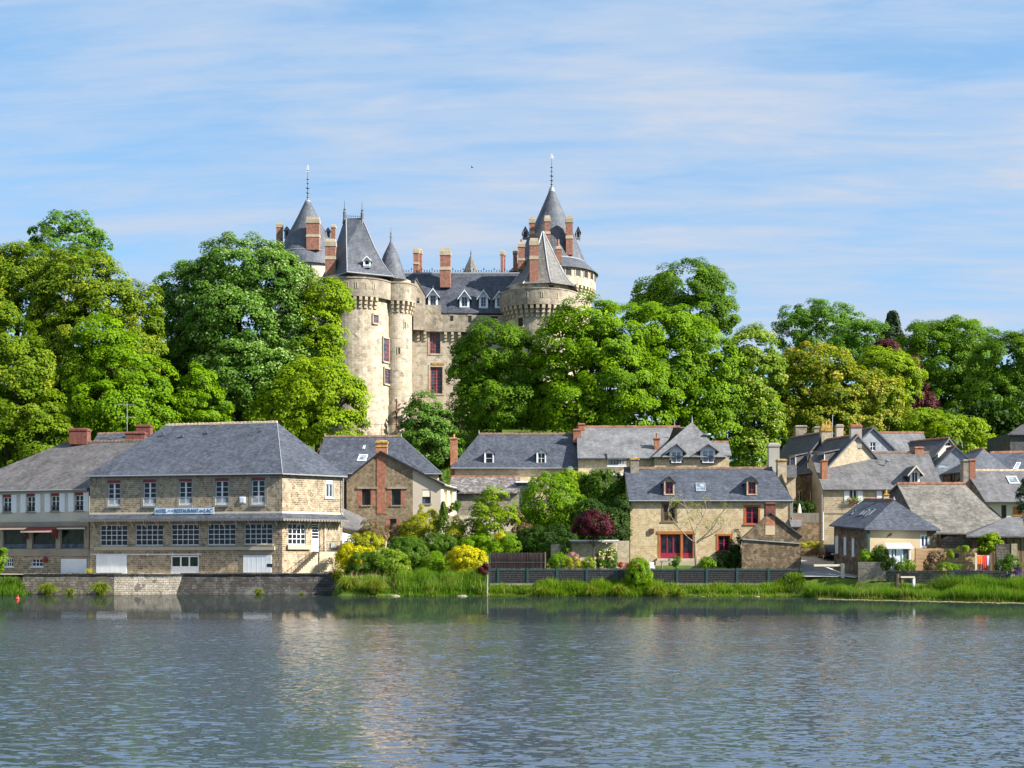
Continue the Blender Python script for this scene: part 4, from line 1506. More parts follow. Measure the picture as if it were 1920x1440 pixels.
 gf = Frame(XY(775, 198.6), XY(797.5, 199.2))
 zg = Z(570, 199)
 wall_mb(g, gf, zb, [(0, Z(546, 199)), (gf.L * .16, Z(524, 199)), (gf.L * .3, Z(523, 199)), (gf.L, Z(553, 199))], [(gf.u_of(781), gf.u_of(786.5), zg + .1, Z(559, 199))], .3)
 g.poly([gf.pt(gf.L, zb), gf.pt(gf.L, zb, -3), gf.pt(gf.L, Z(553, 199), -3), gf.pt(gf.L, Z(553, 199))])
 g.slab([gf.pt(gf.L * .2, Z(521, 199), .1), gf.pt(gf.L + .2, Z(553, 199), .1), gf.pt(gf.L + .2, Z(553, 199), -3), gf.pt(gf.L * .2, Z(521, 199), -3)], .2, 1)
 g.poly([gf.pt(0, Z(546, 199), 0), gf.pt(gf.L * .2, Z(521, 199), 0), gf.pt(gf.L * .2, Z(521, 199), -3), gf.pt(0, Z(546, 199), -3)], 1)
 g.build('gable_chamber', [CG, M['slate_castle']], root)

 # ---- right front tower
 c3 = (X(1010, 203), 203)
 r3 = 5.25
 q0, q1 = Z(571, 197.5), Z(542, 197.5)
 tower('tower_wall', c3, [(r3 + .3, 18), (r3, 27), (r3, q0 + .2)], CS)
 tower('parapet', c3, [(r3 - .3, q0), (r3 + .8, q0), (r3 + .8, q1), (r3 + .88, q1), (r3 + .88, q1 + .15), (r3 + .1, q1 + .15), (r3 + .1, q0)], CG)
 ring_corbels(root, c3, r3 - .02, r3 + .76, q0, q0 - 1.75, 23, math.radians(170), math.radians(365), M['dressed'], .46)
 for k in range(7):
  slit(root, c3, r3 + .8, math.radians(208 + k * 22), q1 - .9, .13, .7, M['black'])
 r3d = 4.75
 tower('drum', c3, [(r3d, q1 - .8), (r3d, Z(529, 198.5))], CS, 48)
 slit(root, c3, r3d, math.radians(292), Z(540, 198.5), .8, .9, M['black'], 'opening')
 slit(root, c3, r3d, math.radians(330), Z(543, 199), .3, .8, M['black'])
 round_window(root, c3, r3, 977, 596, 612, 9, 198, M['brown_wood'], M['glass_dark'], 2, 2)
 # faceted roof with lead hips
 zr0, zr1 = Z(531, 198), Z(434, 203)
 nf = 8
 off = math.radians(12)
 prof = [(r3 + .35, 0), (r3 - .55, .09), (r3 - 1.7, .26), (1.85, .62), (.12, 1.0)]
 mb = MB()
 mb.lathe((c3[0] + .6, c3[1], zr0), [(r, h * (zr1 - zr0)) for r, h in prof], nf, 0, off, off + TAU)
 rf3 = mb.build('roof', M['slate_castle_pale'], root)
 lad = MB()
 for i in range(nf):
  a = off + TAU * i / nf
  for (ra, ha), (rb, hb) in zip(prof, prof[1:]):
   pa = Vector((c3[0] + .6 + ra * math.cos(a), c3[1] + ra * math.sin(a), zr0 + ha * (zr1 - zr0)))
   pb_ = Vector((c3[0] + .6 + rb * math.cos(a), c3[1] + rb * math.sin(a), zr0 + hb * (zr1 - zr0)))
   lad.tube(pa, pb_, .11, .10, 5)
 lad.build('lead_hip', M['lead'], rf3)
 castle_chimney(root, 991.5, 1011, 448, 524, 199.0, 1.3, (488,))
 castle_chimney(root, 970, 985.5, 455, 500, 202.5, 1.2, (490,))
 castle_chimney(root, 960.5, 971.5, 469, 502, 204, .9)
 castle_chimney(root, 1041, 1054, 463, 488, 203.5, .9)
 for (a, pt, Yc) in ((1046.5, 449, 203.5), (978, 451, 202.5)):
  tb = MB()
  tb.lathe((X(a, Yc), Yc, Z(464 if a > 1000 else 456, Yc)), [(.22, 0), (.17, (15 if a > 1000 else 7) / F * Yc), (.0001, (15 if a > 1000 else 7) / F * Yc)], 10)
  tb.build('chimney_pot', M['castle_brick'], root)

 # ---- tall round tower behind it
 c4 = (X(1034.5, 224), 224)
 z4e = Z(498, 217)
 tower('tower_wall', c4, [(6.75, 20), (6.75, Z(534, 218) + .1)], CS, 72)
 zt4 = Z(534, 218)
 tower('parapet', c4, [(6.4, zt4), (7.3, zt4), (7.3, z4e - .1)], CS, 72)
 ring_corbels(root, c4, 6.73, 7.26, zt4, zt4 - 1.3, 26, math.radians(180), math.radians(375), M['dressed'], .5)
 for k in range(8):
  slit(root, c4, 7.3, math.radians(262 + k * 14), z4e - .95, .95, 1.0, M['black'], 'opening')
 slit(root, c4, 6.75, math.radians(330), Z(548, 219), .4, 1.0, M['black'])
 h4 = Z(352, 224) - z4e
 tower('roof', c4, [(7.2, z4e - .25), (7.75, z4e - .2), (6.8, z4e + .75), (5.75, z4e + 1.75)], M['slate_castle'], 64)
 tower('lead_flashing', c4, [(5.74, z4e + 1.72), (5.80, z4e + 1.75), (5.5, z4e + 2.05)], M['lead'], 64)
 tower('roof', c4, [(5.6, z4e + 1.95), (4.25, z4e + h4 * .38), (2.35, z4e + h4 * .66), (.5, z4e + h4 * .955), (.32, z4e + h4 * .99)], M['slate_castle'], 64)
 tower('roof_cap', c4, [(.58, z4e + h4 * .95), (.36, z4e + h4), (.0001, z4e + h4 + .02)], M['lead'], 20)
 finial(root, c4[0], c4[1], Z(352, 224), Z(291, 224) - Z(352, 224), .75, 'star')
 castle_chimney(root, 991, 1004, 407, 474, 220.5, 1.1, (441,))
 castle_chimney(root, 1019.5, 1033, 405, 458, 218.8, 1.0, (440,))
 castle_chimney(root, 1059.5, 1075, 406, 472, 219.6, 1.2, (449,))
 dormer(root, 980, 990, 424, 433, 447, 223, 2.5, M['lead'], M['slate_castle'], M['lead'], M['glass_dark'], 1, 1)
 dormer(root, 1080, 1088, 424, 433, 447, 223.5, 2.5, M['lead'], M['slate_castle'], M['lead'], M['glass_dark'], 1, 1)

 # ---- left rear tower
 c5 = (X(577, 222), 222)
 z5e = Z(490, 217)
 tower('tower_wall', c5, [(5.0, 20), (5.0, z5e)], M['plaster_pink'], 56)
 slit(root, c5, 5.0, math.radians(284), z5e - 1.2, .25, 1.3, M['black'])
 h5 = Z(376, 222) - z5e
 tower('roof', c5, [(5.0, z5e - .2), (5.45, z5e - .15), (5.2, z5e + 1.0), (4.75, z5e + 2.1)], M['slate_castle'], 56)
 tower('lead_flashing', c5, [(4.76, z5e + 2.05), (4.82, z5e + 2.1), (4.6, z5e + 2.3)], M['lead'], 56)
 tower('roof', c5, [(4.72, z5e + 2.2), (3.6, z5e + h5 * .42), (1.75, z5e + h5 * .74), (.45, z5e + h5 * .985)], M['slate_castle'], 56)
 tower('roof_cap', c5, [(.52, z5e + h5 * .975), (.4, z5e + h5), (.0001, z5e + h5 + .02)], M['lead'], 20)
 finial(root, c5[0], c5[1], Z(376, 222), Z(312, 222) - Z(376, 222), .75, 'bird')
 castle_chimney(root, 574, 601, 408, 463, 217.8, 1.3, (446,))
 castle_chimney(root, 517.5, 531, 418, 462, 223, 1.1)
 dormer(root, 533, 543, 424, 430, 445, 221.5, 2, M['lead'], M['slate_castle'], M['lead'], M['glass_dark'], 1, 1)
 dormer(root, 611, 620, 426, 432, 447, 221.5, 2, M['lead'], M['slate_castle'], M['lead'], M['glass_dark'], 1, 1)
 bw = MB()
 bw.poly([PZ(590, 205, 20), PZ(770, 206, 20), PZ(770, 206, zp1), PZ(590, 205, zp1)])
 bw.poly([PZ(600, 212, 20), PZ(970, 212.3, 20), PZ(970, 212.3, ez), PZ(600, 212, ez)])
 bw.build('wall', CS, root, label='rear curtain wall of the castle')
 return root


build_castle()


def castle_fence():
 r = thing('iron_fence', 'low rusty iron railing with thin posts along the foot of the castle', 'fence', (X(760, 186), 186, ground_z(X(760, 186), 186)))
 mb0 = MB()
 pts = [(665, 188), (690, 187.5), (716, 187.2), (742, 187), (768, 187), (794, 187), (820, 187.2), (846, 187.5), (862, 188)]
 tops = []
 for px, Y in pts:
  z = Z(812, Y)
  p = MB()
  p.tube((X(px, Y), Y, z - .6), (X(px, Y), Y, z + 1.3), .045, n=5)
  p.build('post', M['rust'], r)
  tops.append(Vector((X(px, Y), Y, z)))
 for h in (.45, 1.2):
  q = MB()
  for a, b in zip(tops, tops[1:]):
   q.tube(a + Vector((0, 0, h)), b + Vector((0, 0, h)), .025, n=4)
  q.build('rail', M['rust'], r)


castle_fence()
# ------------------------------------------------------------------ houses
def gutter(root, pts, mat='zinc', r=.07):
 g = MB()
 for a, b in zip(pts, pts[1:]):
  g.tube(a, b, r, n=6)
 return g.build('gutter', M[mat], root)


def pipe(root, px, Y, py0, py1, mat='zinc', r=.055, name='drain_pipe'):
 g = MB()
 g.tube(P(px, py0, Y), P(px, py1, Y), r, n=6)
 z = Z(py1, Y)
 while z < Z(py0, Y):
  g.lathe((X(px, Y), Y, z), [(r, 0), (r * 1.5, .02), (r * 1.5, .08), (r, .1)], 6)
  z += 1.9
 return g.build(name, M[mat], root)


def shutter(root, fr, u0, u1, v0, v1, mat='white'):
 s = MB()
 s.fbox(fr, u0, u1, v0, v1, .01, .05)
 for f in (.12, .5, .86):
  s.fbox(fr, u0 + .03, u1 - .03, v0 + (v1 - v0) * f, v0 + (v1 - v0) * f + .08, .05, .07)
 return s.build('shutter', M[mat], root)


def iron_hinge(p):
 pass


def text_mesh(body, size, mat, name='lettering', bold=0.0):
 cu = bpy.data.curves.new(name, 'FONT')
 cu.body = body
 cu.size = size
 cu.extrude = .012
 cu.offset = bold
 cu.resolution_u = 3
 cu.align_x = 'CENTER'
 cu.align_y = 'CENTER'
 o = bpy.data.objects.new(name + '_curve', cu)
 COL.objects.link(o)
 dg = bpy.context.evaluated_depsgraph_get()
 me = bpy.data.meshes.new_from_object(o.evaluated_get(dg))
 bpy.data.objects.remove(o)
 bpy.data.curves.remove(cu)
 me.name = name
 me.materials.clear()
 me.materials.append(mat)
 return me


def hotel():
 A, B, C = XY(168.5, 130), XY(529, 126), XY(642, 130.2)
 D, E = Vector((-18.6, 141.5)), Vector((A.x + 2.5, 145))
 root = thing('hotel', 'large stone hotel with hipped slate roof, white-barred windows and a blue sign, on the quay', 'hotel', (A.x + 9, 130, 1.9))
 ze = 11.33
 zb = 1.7
 W, GD = M['white'], M['glass_dark']
 fa, fs = Frame(A, B), Frame(B, C)
 up = [(202.6, 901, 225.4, 950.2), (268.9, 899.4, 292.6, 949.2), (336, 898, 359.8, 948.4), (403.8, 896.8, 428, 947.6), (472.2, 895.6, 496.4, 947)]
 gr = [(187.6, 984.3, 239, 1023), (253.8, 983.6, 306, 1022.4), (321, 982.9, 373.2, 1021.8), (389.3, 982.3, 441.8, 1021.2), (458, 981.7, 511, 1020.4)]
 lo = [(320.3, 1042, 372.8, 1075), (181, 1041, 238, 1076.5), (456.5, 1041, 502, 1074)]
 ru, rg, rl = [fa.rect(r) for r in up], [fa.rect(r) for r in gr], [fa.rect(r) for r in lo]
 ru = [(a, b, c, d - .25) for a, b, c, d in ru]
 rl[0] = (rl[0][0], rl[0][1], zb + .25, rl[0][3])
 mb = MB()
 wall_mb(mb, fa, zb, ze, ru + rg + [rl[0]], .25)
 mb.build('wall', M['hotel_stone'], root)
 su = fs.rect((611, 899.5, 625, 933))
 sg = fs.rect((540, 981.6, 573.6, 1021))
 sd = fs.rect((584.4, 982.7, 599.5, 1034))
 mb = MB()
 wall_mb(mb, fs, zb, ze, [su, sg, sd], .25)
 mb.build('wall', M['hotel_stone'], root)
 mb = MB()
 for p, q in ((C, D), (D, E), (E, A)):
  wall_mb(mb, Frame(p, q), zb, ze)
 mb.build('wall', M['hotel_stone'], root, label='plain rear walls of the hotel')
 # quoins on the front corner
 for i in range(17):
  zq = 2.0 + i * .53
  if 6.9 < zq < 7.7:
   continue
  qb = MB()
  w = .55 if i % 2 else .32
  qb.fbox(fa, fa.L - w, fa.L + .012, zq, zq + .5, -.2, .012)
  qb.fbox(fs, -.012, .85 - w, zq, zq + .5, -.2, .012)
  qb.build('quoin', M['hotel_stone'], root)
 for r in ru:
  window(root, fa, r, 2, 4, W, GD, .06, .05, .12, each=True, sill=M['concrete'], lintel=(M['red_paint'], .25), rail=M['white_cool'], mid=.16, panel=.10, name='french_window')
  s = MB()
  for e0, e1 in ((r[0] - .28, r[0] - .022), (r[1] + .022, r[1] + .28)):
   s.fbox(fa, e0, e1, r[2] - .1, r[3] + .27, -.1, .014)
  s.fbox(fa, r[0] - .28, r[1] + .28, r[3] + .272, r[3] + .62, -.1, .016)
  s.build('window_surround', M['concrete'], root)
 for i, r in enumerate(rg):
  window(root, fa, r, 5, 4, W, GD, .06, .055, .12, each=True, curtain=M['curtain'])
  s = MB()
  s.fbox(fa, r[0] - .3, r[1] + .3, r[3] + .002, r[3] + .35, -.1, .014)
  s.build('lintel', M['concrete'], root)
 sb = MB()
 sb.fbox(fa, fa.u_of(178), fa.u_of(516), rg[0][2] - .46, rg[0][2] - .12, -.1, .22)
 for r in rg:
  sb.fbox(fa, r[0] - .08, r[1] + .08, r[2] - .119, r[2] - .004, -.1, .14)
 sb.build('sill_band', M['concrete_pale'], root)
 # basement doors and panels
 r = rl[0]
 w = window(root, fa, r, 3, 1, W, M['glass_green'], .12, .14, .08, each=True, panel=.38, name='patio_door')
 for k, (a, b, c, d) in enumerate(((181, 1040.5, 238, 1076.3), (456.5, 1041, 509, 1073.5))):
  q = fa.rect((a, b, c, d))
  s = MB()
  s.fbox(fa, q[0], q[1], q[2], q[3], .01, .08)
  for i in range(1, 6):
   uu = q[0] + (q[1] - q[0]) * i / 6
   s.fbox(fa, uu - .012, uu + .012, q[2] + .02, q[3] - .02, .08, .088)
  s.build('sliding_door', M['white_panel'], root)
 rl_ = MB()
 u0, u1 = fa.u_of(177), fa.u_of(379)
 zr = Z(1039.3, 129)
 rl_.fbox(fa, u0, u1, zr - .04, zr + .04, .05, .13)
 for k in range(5):
  uu = u0 + .4 + (u1 - u0 - .8) * k / 4
  rl_.fbox(fa, uu - .05, uu + .05, zr - .1, zr + .14, .0, .05)
 rl_.build('door_rail', M['white'], root)
 q = fa.rect((501, 1057, 511, 1063))
 s = MB()
 s.fbox(fa, q[0], q[1], q[2], q[3], .0, .09)
 s.build('vent_grille', M['black'], root)
 lb = MB()
 lb.fbox(fa, fa.u_of(450), fa.u_of(517), Z(1040, 126.5), Z(1033, 126.5), -.1, .03)
 lb.build('lintel', M['concrete'], root)
 wb = MB()
 q = fa.rect((449, 931, 461, 944))
 wb.fbox(fa, q[0], q[1], q[2], q[3], -.1, .02)
 wb.fbox(fa, q[0] + .12, q[1] - .12, q[2] + .1, q[3] - .12, .02, .1)
 wb.build('vent_box', M['white_cool'], root)
 # side windows and door
 window(root, fs, su, 2, 1, W, M['glass_blue'], .10, .06, .12, sill=M['white'])
 shb = MB()
 shb.fbox(fs, su[0] + .05, su[1] - .05, su[3] - .42, su[3] - .02, -.1, -.02)
 shb.build('shutter_box', M['white'], root)
 window(root, fs, sg, 4, 4, W, GD, .07, .06, .12, each=True, curtain=M['curtain'])
 sb = MB()
 sb.fbox(fs, fs.u_of(538), fs.u_of(581), sg[2] - .46, sg[2] - .03, -.1, .25)
 sb.build('sill_band', M['concrete_pale'], root)
 d = MB()
 u0, u1, v0, v1 = sd
 d.fbox(fs, u0, u0 + .09, v0, v1, -.2, -.1)
 d.fbox(fs, u1 - .09, u1, v0, v1, -.2, -.1)
 d.fbox(fs, u0 + .09, u1 - .09, v1 - .09, v1, -.2, -.1)
 vm = v0 + (v1 - v0) * .46
 d.fbox(fs, u0 + .09, u1 - .09, v0, vm, -.18, -.11)
 for k in range(5):
  vv = vm + (v1 - .09 - vm) * k / 4.6
  d.fbox(fs, u0 + .09, u1 - .09, vv, vv + .06, -.18, -.11)
 dr = d.build('door', W, root)
 hh = (v1 - .09 - vm) / 4.6
 for k in range(4):
  pane(dr, fs, (u0 + u1) / 2, vm + hh * k + hh / 2 + .03, u1 - u0 - .18, hh - .05, -.15, GD)
 hb = MB()
 hb.fbox(fs, u0 + .14, u0 + .18, vm - .2, vm - .05, -.11, -.06)
 hb.build('door_handle', M['zinc'], dr)
 # pent roof round both sides
 zt, zl = 7.60, 7.10
 n1, n2 = fa.n, fs.n
 bis = (n1 + n2).normalized()
 k = .95 / bis.dot(n1)
 Bo = B + bis * k
 A0 = fa.A - fa.t * .0
 A1 = A + n1 * .95 - fa.t * .75
 C1 = C + n2 * .95 + fs.t * .1
 v3 = lambda p, z: Vector((p.x, p.y, z))
 pr = MB()
 pr.slab([v3(A, zt), v3(B, zt), v3(Bo, zl), v3(A1 + fa.t * .75, zl)], .05)
 pr.slab([v3(A, zt), v3(A1 + fa.t * .75, zl), v3(A1, zl), v3(A - fa.t * .02, zt - .06)], .05)
 pr.slab([v3(B, zt), v3(C, zt), v3(C1, zl), v3(Bo, zl)], .05)
 pr.build('pent_roof', M['slate_blue'], root)
 fl = MB()
 fl.fbox(fa, 0, fa.L, zt - .01, zt + .15, -.05, .035)
 fl.fbox(fs, 0, fs.L, zt - .01, zt + .152, -.05, .035)
 fl.build('flashing_board', M['cream_wood'], root)
 va = MB()
 for p, q in ((A1, Bo), (Bo, C1)):
  f = Frame(p, q)
  nT = int(f.L / .30)
  for i in range(nT):
   ua, ub = f.L * i / nT, f.L * (i + 1) / nT
   um = (ua + ub) / 2
   ring = [(ua, zl - .03), (ua + .02, zl - .12), (um - .08, zl - .26), (um + .08, zl - .26), (ub - .02, zl - .12), (ub, zl - .03)]
   va.poly([f.pt(u, v, .02) for u, v in ring[::-1]][::-1])
   va.poly([f.pt(u, v, -.01) for u, v in ring[::-1]])
 va.build('scalloped_valance', M['grey_wood'], root)
 for f, o0, cnt in ((fa, .5, 15), (fs, .5, 6)):
  br = MB()
  f0 = Frame((0, 0), tuple(f.t))
  for (d0, z0_, d1, z1_) in ((.0, -.75, .72, -.06), (.0, -.1, .8, -.1), (.04, -.75, .04, -.05)):
   br.tube(f0.pt(0, z0_, d0), f0.pt(0, z1_, d1), .035, n=5)
  me = br.mesh('bracket', M['cream_wood'])
  for i in range(cnt):
   link_mesh('bracket', me, root, loc=f.pt(o0 + (f.L - 1.0) * i / (cnt - 1), zl - .02, 0))
 # main roof
 ov = .38
 Ae, Be = A - fa.t * .25 + n1 * ov, B + bis * (ov * 1.08)
 Ce, De, Ee = C + n2 * ov + fs.t * .3, D + Vector((.3, .3)), E + Vector((-.3, .4))
 R1, R2 = P(311, 797, 137.5), P(519.5, 792.3, 134.5)
 zr = (R1.z + R2.z) / 2
 R1.z = R2.z = zr
 rf = MB()
 for pl in ([v3(Ae, ze), v3(Be, ze), R2, R1], [v3(Be, ze), v3(Ce, ze), R2], [v3(Ce, ze), v3(De, ze), R2], [v3(De, ze), v3(Ee, ze), R1, R2], [v3(Ee, ze), v3(Ae, ze), R1]):
  rf.slab(pl, .12)
 roof = rf.build('roof', M['slate_blue'], root)
 gutter(root, [v3(Ae, ze - .08), v3(Be, ze - .08), v3(Ce, ze - .08)])
 hp = MB()
 hp.tube(R2 + Vector((0, 0, .0)), v3(Be, ze + .0), .04, n=5)
 hp.build('lead_hip', M['lead'], roof)
 ridge_tiles(root, R1, R2, M['ridge_pale'], .42)
 pl = (v3(Ae, ze), v3(Be, ze), R2)
 nn = newell(pl)
 for (px, py) in ((305, 814.5), (341, 818.5), (387, 812), (489, 809.5)):
  q = ray_plane(px, py, pl[0], nn)
  g = MB()
  g.hexa([q + Vector(c) for c in ((-.16, -.12, -.05), (.16, -.12, -.05), (.16, .2, .05), (-.16, .2, .05), (-.12, -.14, .16), (.12, -.14, .16), (.12, .2, .2), (-.12, .2, .2))])
  g.build('roof_vent', M['lead_dark'], root)
 pipe(root, 643.5, 130.0, 893, 985)
 pipe(root, 610.5, 128.8, 975, 1033, 'white_cool', .04)
 # landing, steps and rail on the side
 st = MB()
 u_top, u_bot = fs.u_of(600), fs.u_of(543)
 zland = sd[2] - .02
 ue = fs.L
 st.fbox(fs, u_top - .75, ue, zb, zland, .0, 1.15)
 ns = 12
 for i in range(ns):
  ua = u_bot + (u_top - .75 - u_bot) * i / ns
  ub = u_bot + (u_top - .75 - u_bot) * (i + 1) / ns
  zz_ = zb + (zland - zb) * (i + 1) / (ns + 1)
  st.fbox(fs, ua, ub, zb, zz_, .0, 1.0)
 st.build('steps', M['pale_rubble'], root)
 rr = MB()
 f = fs
 zt_ = zland + .95
 for hgt in (.06, .95):
  rr.tube(f.pt(u_top + .05, zland + hgt, 1.08), f.pt(ue - .05, zland + hgt, 1.08), .025, n=5)
 k = 14
 for i in range(k + 1):
  uu = u_top + .05 + (ue - u_top - .1) * i / k
  rr.tube(f.pt(uu, zland, 1.08), f.pt(uu, zt_, 1.08), .014, n=4)
 rr.tube(f.pt(u_top + .05, zt_, 1.08), f.pt(u_bot, zb + 1.1, 1.0), .022, n=5)
 rr.tube(f.pt(u_top - .6, zland + .5, 1.06), f.pt(u_bot, zb + .6, 1.0), .018, n=5)
 for i in range(8):
  t = i / 7
  uu = u_bot + (u_top - .6 - u_bot) * t
  zs = zb + (zland - zb) * t
  rr.tube(f.pt(uu, zs, 1.0), f.pt(uu, zs + 1.05, 1.0), .014, n=4)
 rr.build('handrail', M['iron'], root)
 bx = MB()
 q = fs.rect((619, 1018, 627, 1028))
 bx.fbox(fs, q[0], q[1], q[2], q[3], .0, .12)
 bx.build('meter_box', M['zinc'], root)
 # sign
 q = fa.rect((292.5, 951.3, 403.2, 964.2))
 sg_ = thing('hotel_sign', 'long white and blue signboard reading HOTEL RESTAURANT DU LAC above the hotel canopy', 'sign', fa.pt((q[0] + q[1]) / 2, q[2], .3))
 b = MB()
 b.fbox(fa, q[0], q[1], q[2], q[3], .22, .27)
 b.fbox(fa, q[0] + .3, q[0] + .36, q[2] - .02, q[3] - .1, .0, .22, 1)
 b.fbox(fa, q[1] - .36, q[1] - .3, q[2] - .02, q[3] - .1, .0, .22, 1)
 b.build('board', [M['sign_white'], M['iron']], sg_)
 b = MB()
 for (a, c, e, g) in ((q[0], q[1], q[2], q[2] + .022), (q[0], q[1], q[3] - .022, q[3]), (q[0], q[0] + .03, q[2] + .023, q[3] - .023), (q[1] - .03, q[1], q[2] + .023, q[3] - .023)):
  b.fbox(fa, a, c, e, g, .271, .285)
 b.build('border', M['sign_border'], sg_)
 rot = math.atan2(fa.t.y, fa.t.x)
 H = q[3] - q[2]
 for body, size, f0, f1 in (("HOTEL", .74, .025, .205), ("RESTAURANT", .74, .335, .745), ("DU", .46, .765, .825), ("LAC", .74, .845, .975)):
  me = text_mesh(body, size * H, M['sign_blue'], bold=.006)
  wtxt = max(v.co.x for v in me.vertices) - min(v.co.x for v in me.vertices)
  cxm = (max(v.co.x for v in me.vertices) + min(v.co.x for v in me.vertices)) / 2
  cym = (max(v.co.y for v in me.vertices) + min(v.co.y for v in me.vertices)) / 2
  want = (f1 - f0) * (q[1] - q[0])
  for v in me.vertices:
   v.co.x = (v.co.x - cxm) * want / wtxt
   v.co.y -= cym
  o = link_mesh('lettering', me, sg_, loc=fa.pt(q[0] + (f0 + f1) / 2 * (q[1] - q[0]), (q[2] + q[3]) / 2 - (.0 if size > .5 else .03), .285))
  o.rotation_euler = (math.radians(90), 0, rot)
 for f0 in (.245, .295):
  s = MB()
  c0 = q[0] + f0 * (q[1] - q[0])
  zc = (q[2] + q[3]) / 2
  ring = []
  for i in range(10):
   rr_ = (.13 if i % 2 == 0 else .055)
   a = math.pi / 2 + i * math.pi / 5
   ring.append(fa.pt(c0 + rr_ * math.cos(a), zc + rr_ * math.sin(a), .29))
  cpt = fa.pt(c0, zc, .292)
  for i in range(10):
   s.poly([cpt, ring[i], ring[(i + 1) % 10]])
  s.build('star', M['sign_blue'], sg_)
 return root


hotel()


def hotel_wing():
 A, B = XY(-95, 136.3), XY(166.5, 131.6)
 root = thing('hotel_wing', 'plastered hotel wing with white shutters, red awnings and brownish slate roof, left of the hotel', 'building', (X(60, 133), 133, 1.9))
 fr = Frame(A, B)
 ze = Z(917, 131.6)
 zb = 1.7
 zg1, zg0 = Z(987, 132.6), Z(1029.5, 132.6)
 zbs = Z(1043, 132.6)
 up = [(-37, 933, -22, 960), (6, 932.5, 21, 960), (50.5, 931, 65.5, 959.5), (96, 930, 111, 958.5), (140.5, 928.5, 156, 957.5)]
 ru = [fr.rect(r) for r in up]
 mb = MB()
 wall_mb(mb, fr, Z(978, 132.6), ze, ru, .25)
 mb.build('wall', M['plaster_warm'], root)
 bd = MB()
 bd.fbox(fr, 0, fr.L, zg1, Z(978, 132.6), -.3, .06)
 bd.fbox(fr, 0, fr.L, zbs, zg0, -.3, .10)
 bd.build('concrete_band', M['concrete'], root)
 bw = [fr.rect((12, 1047, 25, 1062)), fr.rect((60, 1047.6, 80, 1062))]
 mb = MB()
 dr = fr.rect((115, 1048, 163, 1076.5))
 wall_mb(mb, fr, zb, zbs, bw, .25)
 mb.build('wall', M['hotel_stone'], root)
 for r in bw:
  window(root, fr, r, 3, 2, M['white'], M['glass_dark'], .06, .05, .1, sill=M['white_cool'])
 for r in ru:
  window(root, fr, (r[0], r[1], r[2], r[3]), 2, 3, M['white'], M['glass_dark'], .06, .05, .16, each=True, sill=M['concrete'], lintel=(M['red_paint'], .28), rail=M['iron'], mid=.09)
  w = .62
  shutter(root, fr, r[0] - .12 - w, r[0] - .12, r[2] - .08, r[3] + .25)
  shutter(root, fr, r[1] + .04, r[1] + .04 + w, r[2] - .08, r[3] + .25)
 s = MB()
 s.fbox(fr, dr[0], dr[1], zb + .2, dr[3], .01, .06)
 s.build('garage_door', M['white_panel'], root)
 s = MB()
 s.fbox(fr, dr[0] - .25, dr[1] + .25, dr[3] + .002, dr[3] + .16, -.05, .03)
 s.build('lintel', M['concrete'], root)
 # glazed gallery
 bays = [(-45, 7), (5, 50.5), (60, 104.5), (113.5, 157.5)]
 edges = [(fr.u_of(a), fr.u_of(b)) for a, b in bays]
 last = 0.0
 for i, (a, b) in enumerate(edges[1:]):
  pb = MB()
  pb.fbox(fr, edges[i][1] if i else 0, a, zg0, zg1, -.28, .02)
  pb.build('pillar', M['concrete'], root)
 pb = MB()
 pb.fbox(fr, edges[-1][1], fr.L, zg0, zg1, -.28, .02)
 pb.build('pillar', M['concrete'], root)
 for a, b in edges[1:]:
  g = MB()
  g.fbox(fr, a, b, zg0, zg0 + .06, -.25, -.15)
  g.fbox(fr, a, b, zg1 - .06, zg1, -.25, -.15)
  g.fbox(fr, a, a + .05, zg0, zg1, -.25, -.15)
  g.fbox(fr, b - .05, b, zg0, zg1, -.25, -.15)
  w = g.build('gallery_window', M['zinc'], root)
  p = MB()
  p.fbox(fr, a + .02, b - .02, zg0 + .02, zg1 - .02, -.22, -.20)
  p.build('pane', M['glass_green'], w)
  p = MB()
  p.fbox(fr, a + .06, b - .06, zg0 + .08, zg0 + .5, -.1, -.085)
  p.build('glass_balustrade', M['glass_blue'], w)
 # awnings: the middle one let down
 za = zg1 - .05
 for i, (a, b) in enumerate(edges[1:]):
  aw = MB()
  out, dz = ((.35, .10), (1.35, .42), (.35, .10))[i]
  aw.slab([fr.pt(a - .35, za, .06), fr.pt(b + .35, za, .06), fr.pt(b + .35, za - dz, out), fr.pt(a - .35, za - dz, out)], .03)
  aw.poly([fr.pt(a - .35, za - dz, out), fr.pt(b + .35, za - dz, out), fr.pt(b + .35, za - dz - .14, out + .01), fr.pt(a - .35, za - dz - .14, out + .01)], 1)
  if i == 1:
   for uu in (a - .34, b + .34):
    aw.poly([fr.pt(uu, za, .06), fr.pt(uu, za - dz, out), fr.pt(uu, za - dz - .9, .1)])
  o = aw.build('awning', [M['awning_red'], M['cream_wood']], root, label='red awning let down over the middle gallery window' if i == 1 else None)
  ar = MB()
  for uu in (a - .3, b + .3):
   ar.tube(fr.pt(uu, za - 1.1, .08), fr.pt(uu, za - dz - .05, out - .05), .03, n=5)
  ar.build('awning_arm', M['grey_wood'], o)
 # roof
 R1, R2 = P(117, 831, 141.2), P(262, 824.7, 138.6)
 R2.z = R1.z
 v3 = lambda p, z: Vector((p.x, p.y, z))
 Ae, Be = v3(A + fr.n * .4 - fr.t * .3, ze), v3(B + fr.n * .4 + fr.t * .05, ze)
 R3 = R2 + (R2 - R1).normalized() * 5
 Eb = v3(A - fr.n * 10, ze)
 Db = v3(B - fr.n * 10, ze)
 rf = MB()
 rf.slab([Ae, Be, R3, R1], .12)
 rf.slab([Eb, Ae, R1], .12)
 rf.slab([Be, Db, R3], .12)
 rf.slab([Db, Eb, R1, R3], .12)
